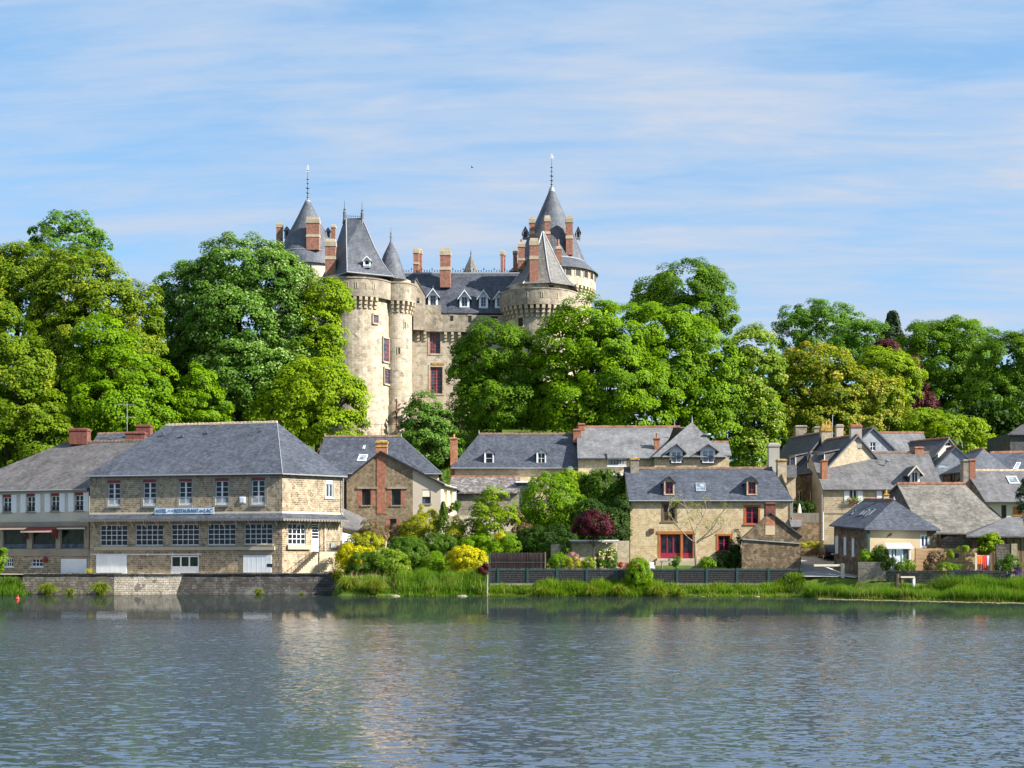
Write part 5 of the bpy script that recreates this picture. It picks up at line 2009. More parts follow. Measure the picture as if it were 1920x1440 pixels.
 rf.build('roof', M['slate_brown'], root)
 gutter(root, [Ae - Vector((0, 0, .08)), Be - Vector((0, 0, .08))])
 ridge_tiles(root, R1, R3, M['ridge_brown'], .42)
 mb = MB()
 wall_mb(mb, Frame(v3(A - fr.n * 9, 0)[:2], A), zb, ze)
 mb.build('wall', M['plaster_warm'], root)
 Yc = 140.6
 chimney(root, X(150, Yc), Yc, 35 / F * Yc - .1, 1.3, Z(834, Yc), Z(803.5, Yc), M['brick_dark'], M['brick_dark'], cap=.3)
 pipe(root, 167.3, 130.2, 1030, 1074)
 # lantern
 lt = MB()
 q = fr.rect((82, 1044.5, 92, 1055))
 c = fr.pt((q[0] + q[1]) / 2, (q[2] + q[3]) / 2, .22)
 lt.lathe((c.x, c.y, q[2]), [(.0001, .0), (.2, .06), (.27, .3), (.2, .48), (.05, .56), (.03, .66), (.0001, .66)], 12)
 lt.fbox(fr, q[0] - .1, q[0] + .1, q[2] + .2, q[2] + .3, .0, .3)
 lt.build('alarm_bell', M['red_paint'], root, label='round red bell on the basement wall')


hotel_wing()


def back_roof():
 root = thing('back_building', 'small slate roof with brick chimneys peeping over the hotel wing', 'building', (X(220, 150), 150, 6))
 Y = 150
 e0, e1, r0, r1 = P(160, 850, 146), P(290, 850, 146), P(183, 814, 150), P(280, 811, 150)
 mb = MB()
 mb.slab([e0, e1, r1, r0], .12)
 mb.slab([r0, r1, r1 + Vector((2, 4, -2.6)), r0 + Vector((-2, 4, -2.6))], .12)
 mb.slab([e0, r0, r0 + Vector((-2, 4, -2.6))], .12)
 mb.build('roof', M['slate_blue'], root)
 w = MB()
 w.box(e0.x + .3, e1.x - .3, 146.4, 153.5, 5, e0.z - .05)
 w.build('wall', M['plaster_warm'], root)
 ridge_tiles(root, r0, r1, M['ridge_brown'], .4)
 chimney(root, X(255, 147), 147, 2.1, 1.0, Z(830, 147), Z(810, 147), M['brick_dark'], M['brick_dark'], cap=.25)
 chimney(root, X(271, 149), 149, 1.55, 1.2, Z(828, 149), Z(797, 149), M['brick_dark'], M['brick_dark'], cap=.25)
 a = MB()
 xa = X(238.5, 148)
 a.tube((xa, 148, Z(812, 148)), (xa, 148, Z(756, 148)), .035, n=5)
 for py, w_ in ((758, 14), (782, 11)):
  z = Z(py, 148)
  a.tube((xa - w_ * 1.6 / F * 148, 148, z), (xa + w_ / F * 148, 148.2, z), .02, n=4)
  for k in range(-4, 4):
   xx = xa + k * .25
   a.tube((xx, 147.7, z), (xx, 148.4, z), .012, n=4)
 a.build('aerial', M['zinc'], root)


back_roof()


def brick_stack_house():
 root = thing('gabled_house', 'rubble stone gable house with a brick chimney strip and a plastered lean-to side', 'house', (X(715, 142), 142, 4))
 Y0, Y1 = 141.0, 141.0
 A, B, Cc = XY(650, 141), XY(775, 141), XY(827, 141)
 zb = 3.0
 fr = Frame(A, Cc)
 uB = fr.u_of(774)
 zap = Z(847, 141)
 uap = fr.u_of(714)
 zl = Z(898, 141)
 zr_ = Z(913, 141)
 prof = [(0, zl), (uap, zap), (fr.L, Z(906, 141))]
 def pz(u):
  for (ua, a), (ub, b) in zip(prof, prof[1:]):
   if u <= ub:
    return a + (b - a) * (u - ua) / (ub - ua)
 w1, w2, w3 = fr.rect((678.5, 917, 695, 947)), fr.rect((734.5, 917, 751.5, 947)), fr.rect((731, 972.5, 743.5, 992.5))
 pw = fr.rect((791.5, 918, 807.5, 944))
 f1, f2 = Frame(A, fr.pt(uB, 0).xy), Frame(fr.pt(uB, 0).xy, Cc)
 mb = MB()
 wall_mb(mb, f1, zb, [(0, zl), (uap, zap), (uB, pz(uB))], [w1, w2, w3], .28)
 mb.build('wall', M['gable_stone'], root)
 sh = lambda r: (r[0] - uB, r[1] - uB, r[2], r[3])
 mb = MB()
 wall_mb(mb, f2, zb, [(0, pz(uB)), (f2.L, pz(fr.L))], [sh(pw)], .2)
 mb.build('wall', M['plaster_pink'], root, label='pinkish plaster wall of the lean-to side')
 # plastered side that turns back to the right
 D = XY(856, 145.2)
 f3 = Frame(Cc, D)
 o1, o2 = f3.rect((832.5, 919, 838.5, 948)), f3.rect((843.5, 920, 849, 948))
 z3 = Z(914, 143)
 mb = MB()
 wall_mb(mb, f3, zb, [(0, pz(fr.L)), (f3.L, Z(914, 145.2))], [o1, o2], .35)
 mb.build('wall', M['plaster_cream'], root, label='bright cream end wall with two tall openings')
 for o in (o1, o2):
  s = MB()
  s.fbox(f3, o[0], o[1], o[2], o[3], -.4, -.33)
  s.build('shutter', M['plaster_cream'], root)
 for r in (w1, w2):
  window(root, f1, r, 2, 1, M['black'], M['glass_dark'], .07, .05, .22, sill=M['grey_stone'], curtain=M['white_cool'])
  s = MB()
  s.fbox(f1, r[0] - .5, r[1] + .75, r[3] + .03, r[3] + .24, -.1, .12)
  s.build('lintel', M['grey_stone'], root)
  for e0, e1 in ((r[0] - .48, r[0] - .002), (r[1] + .002, r[1] + .42)):
   s = MB()
   s.fbox(f1, e0, e1, r[2], r[3] + .028, -.1, .014)
   s.build('brick_jamb', M['brick'], root)
 window(root, f1, w3, 1, 1, M['black'], M['glass_dark'], .06, .05, .2)
 for e0, e1 in ((w3[0] - .4, w3[0] - .002), (w3[1] + .002, w3[1] + .4)):
  s = MB()
  s.fbox(f1, e0, e1, w3[2], w3[3] + .03, -.1, .014)
  s.build('brick_jamb', M['brick'], root)
 window(root, f2, sh(pw), 2, 2, M['black'], M['glass_blue'], .05, .05, .14, sill=M['concrete'])
 s = MB()
 q = sh(pw)
 s.fbox(f2, q[0] + .03, q[1] - .03, (q[2] + q[3]) / 2 - .02, q[3] - .02, -.1, -.05)
 s.build('roller_blind', M['plaster_cream'], root)
 # brick strip and stack
 s = MB()
 ua, ub = fr.u_of(706.5), fr.u_of(722.5)
 s.fbox(f1, ua, ub, Z(963, 141), zap - .1, -.1, .05)
 s.build('brick_strip', M['brick'], root)
 xc, Yc = X(716, 141.4), 141.45
 ch = chimney(root, xc, Yc, 21 / F * 141.4, .85, zap - .9, Z(825.5, 141), M['brick_orange'], M['lichen_cap'], cap=.32, bands=((Z(838, 141), .1),))
 # roofs
 yb = 150
 dz = .02
 rf = MB()
 a0 = fr.pt(-.35, zl - .28, .25)
 ap = fr.pt(uap, zap + .06, .25)
 c0 = P(858, 915.5, 144.4)
 c00 = fr.pt(fr.L + .4, pz(fr.L) - .16, .3)
 vb = Vector((0, yb - 141, 0))
 rf.slab([a0, ap, ap + vb, a0 + vb], .14)
 mid = fr.pt(uB, pz(uB) + .05, .25)
 rf.slab([ap, c00, c0, Vector((c0.x + .3, yb, c0.z)), ap + vb], .14)
 rf.build('roof', M['slate_grey'], root)
 vg = MB()
 for p, q in ((a0, ap), (ap, c00)):
  d = (q - p)
  vg.hexa([p + Vector((0, -.04, -.2)), q + Vector((0, -.04, -.2)), q + Vector((0, .0, -.2)), p + Vector((0, .0, -.2)),
                 p + Vector((0, -.04, .03)), q + Vector((0, -.04, .03)), q + Vector((0, .0, .03)), p + Vector((0, .0, .03))])
 vg.build('verge_board', M['black'], root)
 pipe(root, 855.5, 144.9, 917, 950)
 for (x0, y0, x1, y1) in ((755, 862, 770, 875), (772, 866, 785, 878)):
  s = MB()
  n = newell([ap, c00, c0])
  if n.z < 0:
   n = -n
  p, q = ray_plane(x0, y0, ap, n) + n * .05, ray_plane(x1, y1, ap, n) + n * .05
  s.tube(p, q, .05, n=5)
  s.build('roof_flashing', M['zinc'], root)
 # taller hip-roofed range behind
 r2 = thing('hip_roofed_house', 'slate hip-roofed house with a roof window, behind the brick chimney gable', 'house', (X(720, 152), 152, 6))
 ez = Z(887, 149)
 e = [P(586, 0, 149.5), P(829, 0, 149.5), P(822, 0, 161), P(596, 0, 161)]
 for p in e:
  p.z = ez
 T0, T1 = P(609, 818.5, 155), P(752, 817.5, 155)
 T1.z = T0.z
 rf = MB()
 for pl in ([e[0], e[1], T1, T0], [e[1], e[2], T1], [e[2], e[3], T0, T1], [e[3], e[0], T0]):
  rf.slab(pl, .12)
 ro = rf.build('roof', M['slate_blue'], r2)
 h = MB()
 h.tube(T1, e[1], .045, n=5)
 h.build('lead_hip', M['lead'], ro)
 w = MB()
 w.box(e[0].x + .5, e[1].x - .5, 150.0, 160.4, 4, ez - .05)
 w.build('wall', M['plaster_ochre'], r2)
 ridge_tiles(r2, T0, T1, M['ridge_brown'], .55)
 for T in (T0, T1):
  f = MB()
  f.tube(T, T + Vector((0, 0, .35)), .1, .03, 6)
  f.build('finial', M['lead'], r2)
 skylight(r2, [(669, 865), (686, 865), (690, 853), (674, 853)], [e[0], e[1], T1], M['white_cool'], M['glass_sky'])
 skylight(r2, [(679.5, 842), (683.5, 842), (685.5, 836), (682, 836)], [e[0], e[1], T1], M['white_cool'], M['glass_sky'], 'roof_vent')
 gutter(r2, [e[0] - Vector((0, 0, .06)), e[1] - Vector((0, 0, .06)), e[2] - Vector((0, 0, .06))])
 # slate-hung link
 lk = thing('slate_hung_annex', 'narrow dark slate-hung annex squeezed between the hotel and the stone gable', 'building', (X(647, 143), 143, 4))
 w = MB()
 w.box(X(600, 142.5), X(651, 142.5), 142.5, 149.8, 3, Z(900, 142.5))
 w.build('wall', M['slate_dark'], lk)
 rf = MB()
 rf.slab([(X(600, 142.3), 142.2, Z(900, 142.3)), (X(652, 142.3), 142.2, Z(900, 142.3)), (X(652, 149), 149.4, Z(883, 149)), (X(600, 149), 149.4, Z(883, 149))], .1)
 rf.build('roof', M['slate_blue'], lk)
 # lean-to shed
 sd = thing('lean_to_shed', 'low slate lean-to with a pale glass canopy, beside the hotel steps', 'shed', (X(690, 136), 136, 3))
 t0, t1 = P(640, 950, 139.5), P(664, 959, 139.9)
 rf = MB()
 rf.slab([P(632, 985, 133.2), P(700, 999.5, 134.2), P(739, 997, 140.6), P(640, 951, 140.6)], .12)
 rf.build('roof', M['slate_grey'], sd)
 w = MB()
 f = Frame(XY(632, 133.8), XY(694, 134.9))
 wall_mb(w, f, 2.0, [(0, Z(987, 133.8)), (f.L, Z(1001, 134.8))])
 f5 = Frame(f.B, XY(735, 140.4))
 wall_mb(w, f5, 2.0, [(0, Z(1001, 134.8)), (f5.L, Z(999, 140.4))])
 w.build('wall', M['plaster_grey'], sd)
 cn = MB()
 cn.slab([P(636, 997, 133.6), P(676, 1006, 134.3), P(681, 1018, 132.6), P(634, 1018, 131.8)], .05)
 cn.build('canopy', M['white_cool'], sd)
 cp = MB()
 for px in (641, 677):
  cp.tube(P(px, 1017, 132.2), (X(px, 132.2), 132.2, 1.9), .05, n=6)
 cp.build('canopy_post', M['white'], sd)


brick_stack_house()


def garden_wall_left():
 w = MB()
 A, B = XY(827, 142.5), XY(968, 146.5)
 f = Frame(A, B)
 w.fbox(f, 0, f.L, 3.0, Z(966, 143), -.4, 0)
 w.thing('terrace_wall', M['grey_stone'], 'grey rubble terrace wall above the shrubs, right of the cream gable', 'wall')


garden_wall_left()


def long_house():
 root = thing('long_house', 'long slate-roofed stone house with two small white dormers and a tall brick stack', 'house', (X(960, 153), 153, 7))
 ez = Z(877, 151.5)
 e = [P(845, 0, 151.5), P(1084, 0, 151.5), P(1084, 0, 164), P(848, 0, 164)]
 for p in e:
  p.z = ez
 T0, T1 = P(898, 814, 157.5), P(1084, 814, 157.5)
 T1.z = T0.z
 rf = MB()
 rf.slab([e[0], e[1], T1, T0], .12)
 rf.slab([e[3], e[0], T0], .12)
 rf.slab([e[2], e[3], T0, T1], .12)
 rf.build('roof', M['slate_blue'], root)
 gutter(root, [e[0] - Vector((0, 0, .06)), e[1] - Vector((0, 0, .06))])
 ridge_tiles(root, T0, T1, M['ridge_brown'], .5)
 f = MB()
 f.tube(T0, T0 + Vector((0, 0, .5)), .1, .03, 6)
 f.build('finial', M['lead'], root)
 fr = Frame((e[0].x + .45, 151.9), (e[1].x - .05, 151.9))
 mb = MB()
 wall_mb(mb, fr, 5, ez - .02)
 wall_mb(mb, Frame((e[0].x + .45, 163.5), (e[0].x + .45, 151.9)), 5, ez - .02)
 wall_mb(mb, Frame((e[1].x - .05, 151.9), (e[1].x - .05, 163)), 5, [(0, ez), (5.5, T0.z - .2), (11.1, ez)])
 mb.build('wall', M['ochre_stone'], root)
 Yd = 151.95
 for (a, b) in ((907, 927), (1005, 1025)):
  dormer(root, a + 1, b - 1, 840.5, 848, 871, Yd + (ez - Z(871, 152)) * -.0 + .4, 4.2, M['white'], M['slate_blue'], M['white'], M['glass_dark'], 2 if a > 950 else 1, 2, wall_in=.13)
 chimney(root, X(851, 153), 153, 14 / F * 153 - .08, .95, 6, Z(821, 153), M['brick_orange'], M['brick_orange'], cap=.2, pots=1, potmat=M['lichen_cap'])
 # lichen-covered lean-to in front
 l = thing('lichened_lean_to', 'low lean-to with speckled lichen-grey roof in front of the long slate house', 'outbuilding', (X(905, 149), 149, 6))
 zt, zl = Z(893, 151.7), Z(923, 147.5)
 rf = MB()
 rf.slab([PZ(841, 147.5, zl), PZ(975, 147.5, zl), PZ(975, 151.8, zt), PZ(846, 151.8, zt)], .14)
 rf.build('roof', M['slate_lichen'], l)
 ridge_tiles(l, PZ(846, 151.75, zt), PZ(975, 151.75, zt), M['ridge_red'], .5, .12, .07)
 w = MB()
 wall_mb(w, Frame(XY(845, 147.9), XY(973, 147.9)), 4, zl)
 wall_mb(w, Frame(XY(847, 151.9), XY(845, 147.9)), 4, [(0, zt), (4, zl)])
 wall_mb(w, Frame(XY(973, 147.9), XY(973, 151.9)), 4, [(0, zl), (4, zt)])
 w.build('wall', M['grey_stone'], l)
 # small white-edged flat roof and dishes
 sm = thing('flat_roofed_porch', 'tiny porch with a white roof edge beside the lichened lean-to', 'porch', (X(985, 150), 150, 8))
 b = MB()
 b.box(X(969, 148.5), X(1004, 148.5), 148.6, 151.6, 6, Z(905, 148.5))
 b.build('wall', M['slate_blue'], sm)
 b = MB()
 b.box(X(967, 148.5), X(1006, 148.5), 148.4, 151.7, Z(905, 148.5), Z(902, 148.5))
 b.build('roof_edge', M['white'], sm)
 for px, py, r, mt, lab in ((1069.5, 879.5, .34, 'white', 'pale satellite dish on the wall under the slate eave'), (1057, 887, .36, 'iron', 'dark satellite dish lower left of the pale one')):
  d = thing('satellite_dish', lab, 'satellite dish', P(px, py, 151.2), 'satellite dishes on the long house')
  m = MB()
  c = P(px, py, 151.2)
  prof = [(0.0001, 0), (r * .5, .03), (r, .12)]
  for k in range(2):
   (ra, da), (rb, db) = prof[k], prof[k + 1]
   for i in range(14):
    t0, t1 = 2 * math.pi * i / 14, 2 * math.pi * (i + 1) / 14
    q = [c + Vector((R * math.cos(t), -D, R * math.sin(t))) for R, D, t in ((ra, da, t0), (rb, db, t0), (rb, db, t1), (ra, da, t1))]
    m.poly(q if k else [q[0], q[1], q[2]])
  m.build('dish', M[mt], d)
  m = MB()
  m.tube(c, c + Vector((0, .75, -.1)), .04, n=5)
  m.tube(c + Vector((0, -.05, -r)), c + Vector((0, -.4, -.1)), .015, n=4)
  m.build('bracket', M['zinc'], d)


long_house()


def pavilion_house():
 root = thing('pavilion_house', 'weathered slate house with red ridge, corner pavilion and two gabled windows', 'house', (X(1220, 153), 153, 7))
 Y = 150.5
 ez = Z(858.5, Y)
 e0, e1 = PZ(1083, Y, ez), PZ(1370, Y, ez)
 T0, T1 = P(1081, 800.5, 157.5), P(1300, 800.5, 157.5)
 T1.z = T0.z
 rf = MB()
 u0, u1 = PZ(1140, Y, ez), PZ(1171, Y, ez)
 rf.slab([e0, PZ(1240, Y, ez), PZ(1262, 157.5, T0.z), T0], .14)
 rf.slab([T0, T1, T1 + Vector((0, 7, ez - T0.z)), T0 + Vector((0, 7, ez - T0.z))], .14)
 rf.build('roof', M['slate_light'], root)
 ridge_tiles(root, T0, PZ(1275, 157.5, T0.z), M['ridge_red'], .45)
 gutter(root, [e0 - Vector((0, 0, .06)), PZ(1226, Y, ez - .06)], 'lead_dark')
 # pavilion with hipped roof
 Yp = 149.2
 zp = Z(857, Yp)
 a = [PZ(1222, Yp, zp), PZ(1361, Yp, zp), PZ(1361, 158.8, zp), PZ(1222, 158.8, zp)]
 ap = P(1297.5, 791, 154)
 lv = [(0, 0), (.35, .30), (1, 1)]
 rp = MB()
 for (h0, t0), (h1, t1) in zip(lv, lv[1:]):
  for i in range(4):
   j = (i + 1) % 4

   def q(k, h, t):
    v = a[k].lerp(ap, t)
    v.z = zp + (ap.z - zp) * h * (1 if h in (0, 1) else .86)
    return v
   rp.poly([q(i, h0, t0), q(j, h0, t0), q(j, h1, t1), q(i, h1, t1)] if t1 < 1 else [q(i, h0, t0), q(j, h0, t0), ap])
 rp.poly([v - Vector((0, 0, .1)) for v in a][::-1])
 rp.build('roof', M['slate_light'], root, label='pyramid roof of the corner pavilion')
 f = MB()
 f.tube(ap - Vector((0, 0, .2)), ap + Vector((0, 0, .75)), .12, .02, 6)
 f.build('finial', M['lead'], root)
 pr = [PZ(1340, 151, Z(853, 151)), PZ(1372, 151, Z(853, 151)), PZ(1366, 156, Z(829, 156)), PZ(1335, 156, Z(829, 156))]
 rr = MB()
 rr.slab(pr, .12)
 rr.build('roof', M['slate_light'], root, label='low side roof right of the pavilion')
 ridge_tiles(root, pr[3], pr[2], M['ridge_red'], .45)
 fr = Frame(XY(1227, 149.6), XY(1367, 149.6))
 d1, d2 = fr.rect((1258.5, 845, 1277, 868)), fr.rect((1316.5, 842, 1338, 868))
 mb = MB()
 wall_mb(mb, fr, 6, zp - .02, [(d1[0], d1[1], d1[2], zp - .03), (d2[0], d2[1], d2[2], zp - .03)], .2)
 wall_mb(mb, Frame(XY(1367, 149.6), XY(1367, 158)), 6, zp - .02)
 mb.build('wall', M['ochre_stone'], root)
 mb = MB()
 f0 = Frame(XY(1084, 150.95), XY(1227, 150.95))
 bal = f0.rect((1142, 853.5, 1170, 873))
 door = (f0.u_of(1143), f0.u_of(1169), bal[2], ez - .05)
 wall_mb(mb, f0, 6, ez - .03, [door], .4)
 wall_mb(mb, Frame(XY(1084, 162), XY(1084, 150.95)), 6, [(0, ez), (5.0, T0.z - .15), (11, ez)])
 mb.build('wall', M['ochre_stone'], root)
 for (r, cx0, cx1, pa) in ((d1, 1258.5, 1277, 830), (d2, 1316.5, 1338, 830)):
  g = MB()
  ff = Frame(XY(cx0 - 3, 149.35), XY(cx1 + 3, 149.35))
  zt = r[3]
  za = Z(pa + 4, 149.35)
  wall_mb(g, ff, zp - .3, [(0, zt - .1), (ff.L / 2, za), (ff.L, zt - .1)], [(.2, ff.L - .2, zp - .3, zt - .12)], .12)
  xa, xb = ff.A.x, ff.B.x
  for xx in (xa, xb):
   g.poly([(xx, 149.35, zp - .3), (xx, 153, zp - .3), (xx, 153, zt - .1), (xx, 149.35, zt - .1)])
  dm = g.build('dormer', M['white_cool'], root)
  rb = MB()
  xm = (xa + xb) / 2
  for sx in (-1, 1):
   rb.slab([(xm, 148.9, za + .12), (xm + sx * (ff.L / 2 + .42), 148.9, zt - .32), (xm + sx * (ff.L / 2 + .42), 153.5, zt - .32), (xm, 154.2, za + .12)], .1)
  rb.build('dormer_roof', M['slate_light'], dm)
  window(root, fr, (r[0] + .0, r[1], r[2], r[3] - .12), 2, 1, M['white'], M['glass_sky'], .09, .08, -.2, sill=M['brick'], mid=.12)
  jb = MB()
  jb.fbox(fr, r[0] - .22, r[0] - .002, r[2], zp - .32, -.1, .03)
  jb.fbox(fr, r[1] + .002, r[1] + .22, r[2], zp - .32, -.1, .03)
  jb.build('brick_jamb', M['brick'], dm)
 window(root, f0, door, 3, 1, M['brown_wood'], M['glass_dark'], .07, .05, .3, name='balcony_door')
 bl = MB()
 for zz_ in (bal[2] + .05, bal[2] + .62):
  bl.fbox(f0, bal[0] - .2, bal[1] + .2, zz_, zz_ + .06, .3, .36)
 k = 12
 for i in range(k + 1):
  uu = bal[0] - .18 + (bal[1] - bal[0] + .36) * i / k
  bl.fbox(f0, uu - .02, uu + .02, bal[2] + .1, bal[2] + .63, .31, .35)
 bl.fbox(f0, bal[0] - .25, bal[1] + .25, bal[2] - .16, bal[2], .0, .4)
 bl.build('balcony_rail', M['white'], root)
 ov = MB()
 ov.slab([f0.pt(door[0] - .3, ez + .0, .75), f0.pt(door[1] + .3, ez + .0, .75), f0.pt(door[1] + .3, ez + .8, -.35), f0.pt(door[0] - .3, ez + .8, -.35)], .12)
 ov.build('balcony_hood', M['slate_light'], root)
 bx = MB()
 bx.box(X(1086, 150.3), X(1200, 150.3), 150.2, 150.9, Z(892, 150.3), Z(888, 150.3))
 bx.build('string_course', M['white_cool'], root)
 chimney(root, X(1082, 155.6), 155.6, .9, 1.2, Z(830, 155), Z(804, 155), M['brick'], M['brick'], cap=.2)
 chimney(root, X(1090, 157), 157, .75, .9, Z(812, 157), Z(794, 157), M['brick'], M['brick'], cap=.2)
 chimney(root, X(1231.5, 152.6), 152.6, 10 / F * 152, .7, Z(850, 152.6), Z(820, 152.6), M['brick_orange'], M['brick'], cap=.25, pots=1, potmat=M['brick_orange'])
 pp = MB()
 pp.tube(P(1264.5, 800, 157.5), P(1264.5, 787, 157.5), .07, .03, 6)
 pp.build('finial', M['lead'], root)
 d = MB()
 c = P(1326, 815, 152)
 d.lathe(c, [(.0001, -.1), (.35, 0), (.4, .12)], 12)
 d.build('roof_light_dome', M['white_cool'], root)


pavilion_house()


def red_window_house():
 root = thing('stone_cottage', 'golden stone lakeside house with crimson windows, two dormers and a slate roof', 'house', (X(1330, 133), 133, 3))
 Y = 131.0
 A, B = XY(1181.5, Y), XY(1484, Y)
 fr = Frame(A, B)
 ze = Z(936.5, Y)
 zb = 1.9
 dk, RD, MR = M['glass_dark'], M['maroon'], M['maroon']
 ul, ur = fr.rect((1244, 946, 1266.5, 977)), fr.rect((1398.5, 950, 1422, 982))
 sd, lr = fr.rect((1238, 1001.5, 1299, 1047)), fr.rect((1346.5, 1004.5, 1369, 1033.5))
 mb = MB()
 wall_mb(mb, fr, zb, ze, [ul, ur, sd, lr], .3)
 D, E = Vector((B.x, Y + 11)), Vector((A.x, Y + 11))
 zt = Z(878, 136.3)
 wall_mb(mb, Frame(B, D), zb, [(0, ze), (5.5, zt - .15), (11, ze)])
 wall_mb(mb, Frame(E, A), zb, [(0, ze), (5.5, zt - .15), (11, ze)])
 wall_mb(mb, Frame(D, E), zb, ze)
 mb.build('wall', M['ochre_stone'], root)
 for r, fm, gl, c, rows, ow in ((ul, M['brown_wood'], dk, 2, 2, M['old_wood']), (ur, RD, dk, 2, 3, M['orange_wood']), (lr, RD, dk, 2, 2, M['orange_wood'])):
  window(root, fr, r, c, rows, fm, gl, .11, .05, .16, mid=.16)
  s = MB()
  for e0, e1 in ((r[0] - .17, r[0] - .002), (r[1] + .002, r[1] + .17)):
   s.fbox(fr, e0, e1, r[2] - .02, r[3], -.15, .03)
  s.fbox(fr, r[0] - .25, r[1] + .25, r[3] + .001, r[3] + .18, -.15, .035)
  s.fbox(fr, r[0] - .25, r[1] + .25, r[2] - .16, r[2] - .021, -.15, .07)
  s.build('window_surround', ow, root)
 # glazed doors
 u0, u1, v0, v1 = sd
 s = MB()
 s.fbox(fr, u0 - .2, u0 - .002, v0, v1, -.2, .03)
 s.fbox(fr, u1 + .002, u1 + .2, v0, v1, -.2, .03)
 s.fbox(fr, u0 - .3, u1 + .3, v1 + .001, v1 + .28, -.2, .06)
 um = u0 + (u1 - u0) * .655
 s.fbox(fr, um - .1, um + .1, v0, v1 - .002, -.2, .03)
 s.build('door_surround', M['orange_wood'], root)
 for a, b, c in ((u0, um - .1, 3), (um + .1, u1, 1)):
  window(root, fr, (a, b, v0 + .02, v1), c, 1, MR, dk, .1, .14, .14, panel=.2, each=True, name='patio_door')
 st = MB()
 st.fbox(fr, u0 - .4, u1 + .5, zb, v0, .0, .9)
 st.fbox(fr, u0 - .6, u1 + .7, zb, v0 - .22, .9, 1.5)
 st.build('doorstep', M['concrete_pale'], root)
 ol = MB()
 q = fr.rect((1219, 991, 1226, 1000))
 ol.fbox(fr, q[0], q[1], q[2], q[3], .0, .16)
 ol.build('wall_lamp', M['brown_wood'], root)
 # roof
 ov = .3
 e0, e1 = Vector((A.x - .15, Y - ov, ze - .1)), Vector((B.x + .15, Y - ov, ze - .1))
 t0, t1 = Vector((A.x - .15, Y + 5.5, zt)), Vector((B.x - .85, Y + 5.5, zt))
 b0, b1 = Vector((A.x - .15, Y + 11.3, ze - .1)), Vector((B.x + .15, Y + 11.3, ze - .1))
 rf = MB()
 rf.slab([e0, e1, t1, t0], .13)
 rf.slab([t0, t1, b1, b0], .13)
 rf.slab([e1, b1, t1], .13)
 rf.build('roof', M['slate_blue'], root)
 ridge_tiles(root, t0, t1, M['ridge_brown'], .5)
 gutter(root, [e0 - Vector((0, 0, .05)), e1 - Vector((0, 0, .05))])
 for a, b in ((1245, 1264.5), (1400, 1419.5)):
  dormer(root, a, b, 892.5, 902.5, 928, Y + .5, 3.4, M['pale_rubble'], M['slate_blue'], RD, dk, 2, 3, wall_in=.14)
 skylight(root, [(1305, 922.3), (1323.5, 922.3), (1322, 906.5), (1304, 906.5)], [e0, e1, t1], M['zinc'], M['glass_sky'])
 chimney(root, X(1189.5, 136), 136, .85, .8, zt - 2, Z(858, 136), M['grey_stone'], M['lichen_cap'], cap=.25)
 chimney(root, X(1465, 136.2), 136.2, .9, .9, zt - 1.5, Z(861, 136.2), M['pale_rubble'], M['lichen_cap'], cap=.22)
 pipe(root, 1485.5, Y - .1, 938, 1010, 'zinc', .05)
 # tall rendered stack behind belongs to the next house
 st2 = thing('rendered_stack_house', 'narrow house behind the cottage, showing only a tall grey rendered chimney', 'house', (X(1455, 143), 143, 4))
 w = MB()
 w.box(X(1436, 143), X(1492, 143), 143, 149, 3, Z(893, 143))
 w.build('wall', M['block_stone'], st2)
 rr = MB()
 rr.slab([PZ(1433, 142.6, Z(895, 143)), PZ(1494, 142.6, Z(895, 143)), PZ(1494, 146, Z(872, 146)), PZ(1433, 146, Z(872, 146))], .1)
 rr.slab([PZ(1433, 146, Z(872, 146)), PZ(1494, 146, Z(872, 146)), PZ(1494, 149.4, Z(892, 149)), PZ(1433, 149.4, Z(892, 149))], .1)
 rr.build('roof', M['slate_dark'], st2)
 chimney(root if False else st2, X(1450, 144.5), 144.5, 20 / F * 144.5, 1.0, Z(890, 144), Z(831, 144.5), M['plaster_grey'], M['plaster_grey'], cap=.4, label='tall grey rendered chimney')
 an = MB()
 xa = X(1183 + 14, 136)
 an.tube((xa, 136, Z(880, 136)), (xa, 136, Z(832, 136)), .03, n=4)
 an.build('aerial', M['zinc'], root)


red_window_house()


